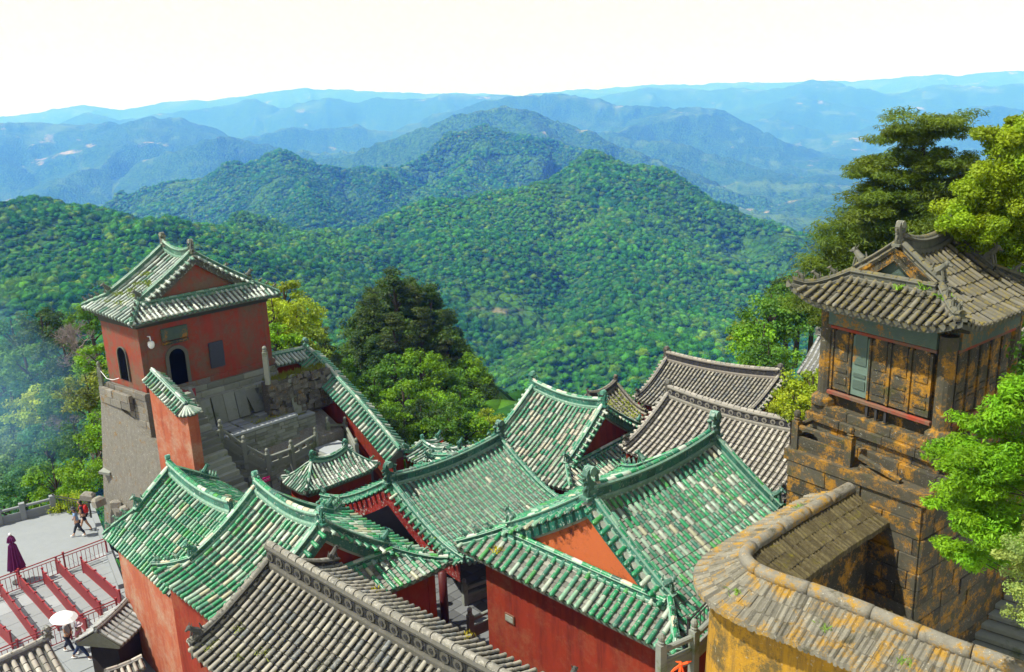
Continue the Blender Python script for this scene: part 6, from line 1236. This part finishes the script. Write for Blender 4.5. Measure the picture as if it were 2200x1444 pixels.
# ------------------------------------------------------------------ people
def skinned(name, joints, bones, mat, parent, sub=2, root=0):
    me = bpy.data.meshes.new(name); me.from_pydata([j[0] for j in joints], bones, []); o = link(name, me, parent, mat); sk = o.modifiers.new('skin', 'SKIN'); sk.use_smooth_shade = True
    for i, v in enumerate(me.skin_vertices[0].data): r = joints[i][1]; v.radius = (r, r) if not hasattr(r, '__len__') else r; v.use_root = i == root
    s = o.modifiers.new('sub', 'SUBSURF'); s.levels = s.render_levels = sub; return o
skin = plain('skin', (.45, .26, .17), .6); hairm = plain('black_hair', (.012, .01, .01), .5)
def person(u, v, face, label, top, legs, hair=hairm, stride=.28, h=1.64, armL=(.2, .25, .95), armR=(-.2, .1, .9), shoe=(.7, .7, .7), lean=.06, hat=None, pack=None, shorts=False):
    o = thing('person', label, 'person', tuple(Pz(u, v)+(0, 0, .03)), face); k = h/1.64; o.scale = (k, k, k)    # local +y is forward
    tm, lm_, sm_ = plain('cloth', top, .8), plain('trousers', legs, .8), plain('shoes', shoe, .6)
    f, b = stride, -stride
    hip = (0, 0, .86); body = [(hip, (.135, .10)), ((0, lean*.5, 1.02), (.12, .09)), ((0, lean, 1.22), (.15, .10)), ((0, lean*1.2, 1.36), (.09, .07)), ((0, lean*1.4, 1.44), (.05, .05)),
            ((.16, lean, 1.32), .055), ((.21, lean*.4+armL[1]*.3, 1.10), .042), ((armL[0], armL[1], armL[2]), .032), ((-.16, lean, 1.32), .055), ((-.21, lean*.4+armR[1]*.3, 1.10), .042), ((armR[0], armR[1], armR[2]), .032),
            ((.085, .0, .80), .085), ((.09, f*.55, .47), .062), ((.09, f, .10), .042), ((.09, f+.13, .04), .04), ((-.085, 0, .80), .085), ((-.09, b*.35, .46), .062), ((-.09, b, .12), .042), ((-.09, b+.12, .04), .04)]
    bones = [(0, 1), (1, 2), (2, 3), (3, 4), (2, 5), (5, 6), (6, 7), (2, 8), (8, 9), (9, 10), (0, 11), (11, 12), (12, 13), (13, 14), (0, 15), (15, 16), (16, 17), (17, 18)]
    skinned('body', body, bones, skin, o)
    shirt = [(j[0], (j[1][0]*1.12, j[1][1]*1.2) if hasattr(j[1], '__len__') else j[1]*1.3) for j in body[:4]]+[(body[5][0], .072), (((body[5][0][0]+body[6][0][0])/2+.01, (body[5][0][1]+body[6][0][1])/2, 1.2), .062), (body[8][0], .072), (((body[8][0][0]+body[9][0][0])/2-.01, (body[8][0][1]+body[9][0][1])/2, 1.2), .062)]
    skinned('shirt', shirt, [(0, 1), (1, 2), (2, 3), (2, 4), (4, 5), (2, 6), (6, 7)], tm, o)
    t = .55 if shorts else 1.; lg = [((0, 0, .88), (.145, .11)), ((.087, 0, .78), .098), ((.09, f*.55*t, .47 if not shorts else .56), .078 if not shorts else .09), ((.09, f*.95, .17), .056), ((-.087, 0, .78), .098), ((-.09, b*.35*t, .46 if not shorts else .56), .078 if not shorts else .09), ((-.09, b*.95, .18), .056)]
    bn = [(0, 1), (1, 2), (2, 3), (0, 4), (4, 5), (5, 6)]
    if shorts: lg = [lg[i] for i in (0, 1, 2, 4, 5)]; bn = [(0, 1), (1, 2), (0, 3), (3, 4)]
    skinned('trousers', lg, bn, lm_, o)
    for x, y, z in ((.09, f+.06, .045), (-.09, b+.05, .06)): m = MB(); m.ball((x, y, z), (.05, .13, .048), 8, 5); m.build('shoe', sm_, o, smooth=True)
    hc = np.array([0, lean*1.5+.01, 1.54]); m = MB(); m.ball(hc, (.078, .095, .11), 12, 8); m.ball(hc+(0, .097, -.01), (.014, .018, .022), 6, 4); [m.ball(hc+(sx*.08, 0, -.01), (.012, .022, .03), 6, 4) for sx in (-1, 1)]; m.build('head', skin, o, smooth=True)
    m = MB(); [m.ball(hc+(sx*.03, .086, .012), (.011, .008, .008), 6, 4) for sx in (-1, 1)]; m.build('eye', hairm, o); m = MB(); m.ball(hc+(0, .088, -.05), (.022, .008, .007), 6, 4); m.build('mouth', plain('lips', (.35, .08, .07)), o)
    m = MB(); m.ball(hc+(0, -.022, .028), (.09, .095, .105), 12, 7); m.ball(hc+(0, -.075, -.05), (.06, .04, .09), 8, 5); m.build('hair', hair, o, smooth=True)
    for sx, q in ((1, armL), (-1, armR)):
        c = np.array(q); m = MB(); m.ball(c+(0, .0, -.045), (.024, .04, .045), 7, 5)
        for j in range(4): bs = c+(0, -.026+.018*j, -.075); m.tube([bs, bs+(-sx*.01, .006, -.035+.004*abs(j-1.5)), bs+(-sx*.03, .01, -.055+.005*abs(j-1.5))], [.009, .008, .006], 5)
        m.tube([c+(0, .03, -.03), c+(-sx*.015, .055, -.055)], [.01, .008], 5); m.build('hand', skin, o, smooth=True)
    if hat: m = MB(); m.lathe(tuple(hc+(0, 0, .05)), [(.17, 0), (.10, .02), (.095, .08), (.05, .12)], 14); m.build('sun_hat', plain('hat_cloth', hat), o)
    if pack: m = MB(); m.ball((0, lean-.17, 1.16), (.16, .12, .25), 12, 8); m.ball((0, lean-.27, 1.06), (.11, .05, .12), 10, 6); [m.tube([(sx*.09, lean-.1, 1.36), (sx*.1, lean+.04, 1.40), (sx*.11, lean+.12, 1.25), (sx*.12, lean-.02, 1.02)], .02, 5) for sx in (-1, 1)]; m.build('backpack', plain('pack_cloth', pack), o, smooth=True)
    return o
person(172, 1153, 1.9, 'walking visitor in a light blue top and dark trousers near the cliff wall', (.20, .33, .55), (.02, .025, .04), armL=(.2, .22, .98), hat=(.03, .03, .035))
person(186, 1140, 1.75, 'visitor in black carrying a large red backpack beside the cliff', (.03, .035, .045), (.015, .017, .03), pack=(.55, .02, .015), shorts=True, h=1.72, shoe=(.05, .05, .05))
pp = person(176, 1418, -1.5, 'striding visitor in a pink checked shirt under the white parasol', (.60, .20, .26), (.03, .05, .12), armL=(.12, .22, 1.35), hat=(.6, .5, .55), stride=.36, shoe=(.8, .8, .8))
person(151, 1404, -1.7, 'visitor in a grey top with a dark bag, left of the pink shirt', (.30, .31, .34), (.02, .025, .05), armL=(.16, .16, 1.05))
pa = thing('parasol', 'open white parasol held above the visitor in pink', 'umbrella', tuple(np.array(pp.location)+(-.25, .05, 1.30))); m = MB(); m.tube([(0, 0, 0), (-.2, .02, .72)], .012, 6); m.build('shaft', M['iron'], pa)
m = MB(); vs = [(-.2, .02, .80)]; nr_ = 16
for r, z in ((.2, .77), (.36, .70), (.52, .58)):
    for k in range(nr_): q = 2*math.pi*k/nr_; vs.append((-.2+r*math.cos(q)*(1 if k % 2 else .97), .02+r*math.sin(q)*(1 if k % 2 else .97), z-.12*r*math.cos(q)))
m.add(vs, [(0, 1+k, 1+(k+1) % nr_) for k in range(nr_)]+[(1+i*nr_+k, 1+(i+1)*nr_+k, 1+(i+1)*nr_+(k+1) % nr_, 1+i*nr_+(k+1) % nr_) for i in range(2) for k in range(nr_)]); m.build('canopy', M['white'], pa)
# ------------------------------------------------------------------ cliff, boulders and steps between the plaza and the leftmost hall
cl_ = thing('rock_cliff', 'layered grey rock face and rubble steps below the retaining wall', 'rock', tuple(Pz(240, 1190))); CO = np.array(cl_.location); mm = MB(); g = random.Random(3)
for i in range(420):
    t = g.random(); zz = g.random()*5.2; p = Pz(200+50*t, 1100+95*t)+np.array([.7+zz*.32+g.random()*.5, .55+zz*.2, zz]); s = g.uniform(.2, .55); k = g.choice((.6, .85, 1.1, 1.3)); mm.box(tuple(p-CO), (s*1.6, s, s*.35), thp+g.uniform(-.3, .3), (k, k, k), .8)
m2 = MB(); a_, b_ = Pz(196, 1092)-CO, Pz(262, 1215)-CO; m2.add([a_+(.6, .4, -.2), b_+(.6, .4, -.2), b_+(3, 1.2, 5.), a_+(3, 2, 5.), a_+(5, 3, -.2), b_+(5, 3, -.2), b_+(6, 3, 5), a_+(6, 4, 5)], [(0, 1, 2, 3), (3, 2, 6, 7), (0, 3, 7, 4), (1, 5, 6, 2)], (.7, .7, .7)); m2.build('rock_core', M['rough'], cl_); tag(mm.build('rubble_stone', M['rough'], cl_), kind='stuff')
kb = thing('concrete_kerb', 'grey concrete kerb along the foot of the cliff', 'kerb', tuple(Pz(205, 1110))); m = MB(); a, b = Pz(196, 1090)-np.array(kb.location), Pz(262, 1265)-np.array(kb.location); m.sweep([a+(0, 0, .12), (a+b)/2+(0, 0, .12), b+(0, 0, .12)], [(-.16, -.3), (.16, -.3), (.13, .12), (-.13, .12)]); m.build('kerb', M['pale'], kb)
sl_ = thing('stone_ledge', 'pale broken stone slabs at the foot of the retaining wall', 'stone slab', tuple(at(300, 1020, -18.4)), -.15)
for i in range(9): piece('slab', sl_, (-1.6+.42*i, -.1+.12*math.sin(i*2), -.12*i+.3), (.62, .9, .16), 'grey', random.uniform(-.2, .2), (random.uniform(-.1, .1), .12), k=1.25)
for i in range(7): piece('slab', sl_, (-1.9+.5*i, .75, .25-.17*i), (.8, .35, .22), 'grey', -.12, k=1.)
for i in range(6): piece('boulder', sl_, (-2.2+.6*i+g.uniform(-.2, .2), -1.1-.2*(i % 2), -.75-.2*i), (g.uniform(.4, .7), g.uniform(.4, .6), g.uniform(.3, .5)), 'rough', g.random()*3, (g.uniform(-.3, .3), g.uniform(-.3, .3)), k=1.25, bev=.15)
# ------------------------------------------------------------------ terrace balustrades
up_ = np.array([0, 0, .0])
balustrade('stone_balustrade', 'grey stone balustrade climbing beside the steps to the tower door', [at(450, 942, -15.85), at(430, 900, -14.95), at(408, 858, -14.0)], .9, 'grey', posts=(0, 1), holes=False)
balustrade('stone_balustrade', 'grey stone balustrade stepping down in front of the block terrace', [pa_, pb_, pc_], .95, 'grey')
balustrade('stone_balustrade', 'pierced stone balustrade in front of the terrace wall, ending at the pale landing', [pc_, pd_, pe_], .95, 'grey', posts=(1, 2))
balustrade('stone_balustrade', 'pierced stone balustrade left of the terrace, beside the red stair wall', [at(424, 980, -15.9), pa_], .9, 'grey', posts=(0,))
balustrade('stone_balustrade', 'stone balustrade around the pale landing below the enclosure wall', [at(706, 938, ZT2+.3), at(744, 938, ZT2), at(768, 985, ZT2-.4)], .85, 'grey', holes=False)
ld = thing('pale_slab', 'square pale stone landing slab beside the enclosure wall', 'stone slab', tuple(at(716, 962, ZT2+.06)), azx); piece('slab', ld, (0, 0, 0), (1.5, 1.3, .12), 'pale', k=1.25); piece('slab_rim', ld, (0, 0, -.1), (1.75, 1.55, .12), 'grey', k=1.)
for i, (u, v, lab) in enumerate([(1018, 1395, 'near knobbed post of the courtyard balustrade'), ]): pass
balustrade('stone_balustrade', 'knobbed grey balustrade in the shaded courtyard beside the red wall', [at(1012, 1370, cz+1.4), at(1060, 1348, cz+1.4)], .95, 'grey', posts=(0,), holes=False)
balustrade('stone_balustrade', 'low grey balustrade deep in the courtyard under the green eaves', [at(1000, 1300, cz), at(1065, 1275, cz)], .95, 'grey', holes=False)
M['maroon'] = plain('dark_maroon_timber', (.075, .010, .010), .5)
# columns of the open gallery under the central eaves
for u, v, lab in ((957, 1345, 'dark red timber column at the courtyard corner under the green eaves'), (893, 1310, 'dark column left of the courtyard, in the shade of the eave')):
    q = at(u, v, cz); o = thing('timber_column', lab, 'column', tuple(q)); m = MB(); m.tube([(0, 0, 0), (0, 0, 2.45 if u > 900 else 2.2)], .17, 12); m.build('shaft', M['maroon'], o, smooth=True); m = MB(); m.lathe((0, 0, 0), [(.3, 0), (.3, .08), (.2, .2)], 12); m.build('base', M['grey'], o)
# carved panel seen inside the open gable
q = hC.p(-hC.Lh+.9, -.9, -.95); pn = thing('carved_lattice', 'dark lattice panel with white carving inside the open gable', 'panel', tuple(hC.wp(-hC.Lh+.9, -1.5, -1.15)), hC.P['th']-math.pi/2); m = MB(); m.box((0, 0, 0), (3.4, .05, .8)); m.build('board', M['plaque'], pn)
mm = MB(); M['lat'] = plain('white_carving', (.35, .37, .45), .7)
for i in range(14):
    x = -1.4+.2*i
    for (dx, dz, w_, h_) in random.sample([(0, .2, .14, .02), (0, -.2, .14, .02), (-.06, 0, .02, .36), (.06, 0, .02, .36), (0, 0, .14, .02), (0, .1, .08, .02), (0, -.1, .02, .16)], 5): mm.box((x+dx, -.035, dz), (w_, .02, h_)) ; mm.box((x+dx, .035, dz), (w_, .02, h_))
tag(mm.build('carving', M['lat'], pn), kind='stuff')
# small vent in the red wall, pink sign
v_ = hE; a, b = hE.corners[3], hE.corners[0]; p, rz = on_face(a, b, .145, hE.p(0, -hE.W)[2]-2.0, .03); piece('vent_grille', hE.root, p, (.34, .06, .22), 'grey', rz, k=1.25); piece('vent_frame', hE.root, p-np.array([0, 0, .0]), (.42, .04, .30), 'oldred', rz, k=.5)
sg = thing('pink_notice', 'small bright pink notice board behind the second green hall', 'notice', tuple(at(572, 1030, -18.)), .8); m = MB(); m.box((0, 0, 0), (.42, .03, .26)); m.build('board', plain('pink_paint', (.75, .02, .22)), sg); mm = MB(); [mm.box((-.15+.045*i, .02*s_, .03*((i*5) % 3-1)), (.02, .012, .05)) for i in range(8) for s_ in (-1, 1)]; tag(mm.build('lettering', M['white'], sg), kind='stuff')
# red donation box by the tower steps
bx = thing('red_box', 'small dark red box beside the foot of the tower wall', 'box', tuple(at(409, 862, TFZ-.9)), azx); piece('box_body', bx, (0, 0, .35), (.5, .4, .7), 'redpaint', k=1.); piece('box_lid', bx, (0, 0, .72), (.56, .46, .05), 'grey', k=1.)
# ------------------------------------------------------------------ small roofs at the lower left and other background buildings
def lean_roof(name, label, cat, ridge, half, rise, pal, mat, walls=None, sp=.22, group=None, base=-21.5, sides=(-1, 1), rh=.14, fin=None, wallmat='wood', r=None, bed=(.6, .6, .58), rcol=(.10, .10, .11), rcol2=(.22, .22, .22)):
    a, b = np.array(ridge[0]), np.array(ridge[1]); root = thing(name, label, cat, (a[0], a[1], base), math.atan2(b[1]-a[1], b[0]-a[0]), group); la, lb = toroot(root, a), toroot(root, b)
    wall_cap(root, [la, la*.75+lb*.25-(0, 0, .05), la*.25+lb*.75-(0, 0, .05), lb], half, rise, sp, .34, pal, mat, bed=bed, sides=sides, rh=rh, ridge=rcol, ridge2=rcol2, rr=.06, nmax=200, r=r)
    for q, s_ in (((la, -1), (lb, 1)) if fin else ()): m = MB(); finial(m, q+np.array([0, 0, rh*.5]), (s_, 0), fin, (.10, .10, .095)); m.build('ridge_finial', M['orn'], root)
    if walls: m = MB(); y0, y1 = walls; x0_, x1_ = min(la[0], lb[0])+.3, max(la[0], lb[0])-.3; zt__ = la[2]-rise-.05; m.prism([(x0_, y0), (x1_, y0), (x1_, y1), (x0_, y1)], 0, zt__); m.build('wall', M[wallmat], root)
    return root
lean_roof('gate_roof', 'small grey tiled gate roof over a dark wall, against the tall red wall', 'gate', (at(205, 1356, -19.2), at(272, 1293, -19.2)), .95, .55, [((.26, .27, .29), 1), ((.33, .34, .36), 1)], 'clay', walls=(-.6, .6), base=PZ-1.2)
lean_roof('temple_hall', 'grey tiled roof cropped by the lower left corner, with a dark finial', 'temple hall', (at(-60, 1452, -18.8), at(104, 1378, -18.8)), 2.0, 1.2, PAL_LGREY, 'clay', walls=(-1.5, 1.5), base=PZ-1.2, rh=.24, fin=.5, wallmat='red', sp=.3, group='grey tiled temple halls')
lean_roof('garden_wall', 'low dark wall with a tiled top at the foot of the tall red wall', 'wall', (at(225, 1444, -20.3), at(305, 1412, -20.3)), .35, .2, PAL_LGREY, 'clay', walls=(-.2, .2), base=PZ-1.5, rh=.08)
fh_ = lean_roof('small_house', 'distant small house with grey tiles and red wall among the bright trees', 'house', (at(1757, 722, -17.5), at(1840, 745, -17.8)), 3.0, 2.0, [((.26, .27, .30), 1), ((.32, .33, .36), 1)], 'clay', walls=(-2.4, 2.4), base=-23, rh=.2, fin=.6, wallmat='red', sp=.32)
lean_roof('side_hall', 'weathered grey roof with a thick ridge behind the right side of the shrine', 'temple hall', (at(2165, 760, -8.2), at(2300, 640, -8.2)), 3.2, 2.2, PAL_STONE, 'clay', walls=(-2.6, 2.6), base=-16, rh=.4, wallmat='lich', sp=.34)
# tiny roof between the two left halls
lean_roof('gate_roof', 'tiny white weathered roof with two finials behind the leftmost hall', 'gate', (at(447, 1002, -17.6), at(499, 1026, -17.6)), .42, .25, PAL_SNOW, 'glaze', base=-20, rh=.12, fin=.36, sp=.16, walls=(-.2, .2), wallmat='grey')
# shaded steps at the right edge
ss = thing('stone_stairs', 'shaded grey stone steps at the lower right corner', 'stairs', tuple(at(2160, 1400, -15.)), thp+.05)
for i in range(14): piece('step', ss, (i*.36, 0, i*.17-.5), (.40, 2.6, .14), 'grey', k=1.25)
m = MB(); m.box((2.2, 0, -1.2), (6, 2.8, 1.6), 0, (.5, .5, .5)); m.build('stair_base', M['grey'], ss)
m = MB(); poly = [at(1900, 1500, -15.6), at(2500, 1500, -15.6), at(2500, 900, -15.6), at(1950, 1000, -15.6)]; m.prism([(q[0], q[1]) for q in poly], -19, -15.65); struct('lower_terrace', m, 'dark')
# railing and orange ribbon by the curved wall
railing('iron_railing', 'thin dark iron railing between the green roof and the ochre wall', at(1478, 1400, -14.0), at(1528, 1345, -14.0), .9, mat='iron', post=1.)
o = balustrade('stone_balustrade', 'round stone handrail with an orange ribbon at the foot of the ochre wall', [at(1420, 1452, -14.0), at(1490, 1420, -14.0), at(1530, 1380, -14.)], .9, 'grey', holes=False)
rb_ = thing('orange_ribbon', 'knotted bright orange ribbon tied to the stone handrail', 'ribbon', tuple(at(1463, 1428, -13.3))); m = MB(); [m.tube([(0, 0, 0), (.15*math.cos(q), .15*math.sin(q), .05-.1*k), (.3*math.cos(q+.4), .3*math.sin(q+.4), -.12*k)], [.03, .035, .01], 5) for k, q in enumerate((0., 1.4, 2.9, 4.2, 5.3))]; m.ball((0, 0, 0), .05, 8, 5); m.build('knot', plain('orange_cloth', (.85, .09, .01)), rb_)
# ------------------------------------------------------------------ plants growing on roofs
def tuft(root, p, n, h, sp_, col, flat=False):
    m = MB()
    for _ in range(n):
        q = random.random()*6.28; d = random.gauss(0, sp_); x, y = p[0]+d*math.cos(q), p[1]+d*math.sin(q); s = h*random.uniform(.5, 1.2); w_ = s*.16; k = random.uniform(.7, 1.3); dx, dy = random.gauss(0, s*.5), random.gauss(0, s*.5); c = tuple(v_*k for v_ in col)
        m.add([(x-w_*math.sin(q), y+w_*math.cos(q), p[2]), (x+w_*math.sin(q), y-w_*math.cos(q), p[2]), (x+dx*.6, y+dy*.6, p[2]+s*.7), (x+dx, y+dy, p[2]+s*.8)], [(0, 1, 2), (1, 3, 2)], c)
    o = m.build('grass_tuft', M['wgrass'], root); return tag(o, kind='stuff')
n = NT('weed_leaves'); c_w = n.attr(); M['wgrass'] = n.fin(c_w, .8, .1)
for (x, t, n_, h_) in [(-.6, .35, 60, .14), (.2, .45, 70, .16), (-.2, .6, 80, .14), (.5, .65, 60, .14), (-.7, .7, 70, .13), (.1, .8, 60, .12), (.7, .5, 50, .12), (-.4, .5, 50, .12), (-.9, .85, 50, .1)]: tuft(hT.root, hT.p(x, -t*hT.W, .05), int(n_*1.5), h_*1.25, .24, (.20, .27, .05))
for (x, y, n_, h_) in [(-1.6, -.95, 50, .2), (-1.75, -.3, 40, .15), (-1.8, -1.5, 40, .16)]: tuft(hM.root, hM.p(x, y, .08, 1), n_, h_, .12, (.16, .30, .03))
for (x, t) in [(-3., .8), (-2.5, .65), (-1.6, .75), (-.5, .85), (-3.8, .6), (-4.2, .85), (.6, .7), (-2.1, .9)]: tuft(hF.root, hF.p(x, -t*hF.W, .05), 60, .09, .2, (.24, .28, .06))
for (x, t) in [(-3.6, .35), (-3.2, .5), (-2.6, .9), (1., .95)]: tuft(hF.root, hF.p(x, t*hF.W, .06), 60, .1, .15, (.42, .36, .02))
tuft(hE.root, hE.p(-hE.Lh-.7, 2.6, .06, 1), 70, .14, .14, (.5, .42, .02)); tuft(hC.root, hC.p(-hC.Lh+.1, -2.6, .1), 50, .12, .12, (.2, .3, .02))
for k in (12, 44, 58, 70): q = sm[k]+outw[k]*.6-(0, 0, .3); tuft(nw, q, 60, .11, .1, (.18, .32, .04))
for f_ in (.25, .7): q = hI.p(0, -f_*hI.W, .06); m = MB()
m = MB()
for _ in range(700):
    x, t = random.uniform(-.9, 1.2), random.uniform(.15, .95)
    q = hI.p(x+.1, -t*hI.W, .05); s = random.uniform(.04, .09); a_ = random.random()*6.28; m.add([q, q+(s*math.cos(a_), s*math.sin(a_), s), q+(-s*math.sin(a_), s*math.cos(a_), s*.6)], [(0, 1, 2)], (.28, .33, .03))
tag(m.build('moss', M['wgrass'], hI.root), kind='stuff')
# ------------------------------------------------------------------ thin incense smoke drifting up the left slope
sm_m = bpy.data.materials.new('smoke'); sm_m.use_nodes = True; t = sm_m.node_tree; t.nodes.remove(t.nodes['Principled BSDF']); pv = t.nodes.new('ShaderNodeVolumePrincipled'); pv.inputs['Color'].default_value = (.24, .55, 1, 1); pv.inputs['Density'].default_value = .022; t.links.new(pv.outputs[0], t.nodes['Material Output'].inputs['Volume'])
me = lump(77, 3, 1.4, .22); me.materials.append(sm_m); so = link('smoke', me); so.location = tuple(atd(15, 930, 62)); so.scale = (4.2, 5, 6.); tag(so, 'thin blue incense smoke drifting over the left slope', 'smoke', kind='stuff')

pq = thing('stone_post', 'thin grey stone post with a hanging cable at the left corner of the tower ledge', 'post', tuple(wNL-ex*.3-ey*.3+(0, 0, 0))); pq.location[2] = TFZ-.25; baluster_post(pq, np.array([0, 0, 0.]), 1.0, .18, 'grey'); m = MB(); m.tube([(0, 0, .9), (.5, -.38, .5), (1.0, -.80, .55), (1.5, -1.2, .75)], .016, 5); m.build('cable', M['white'], pq)
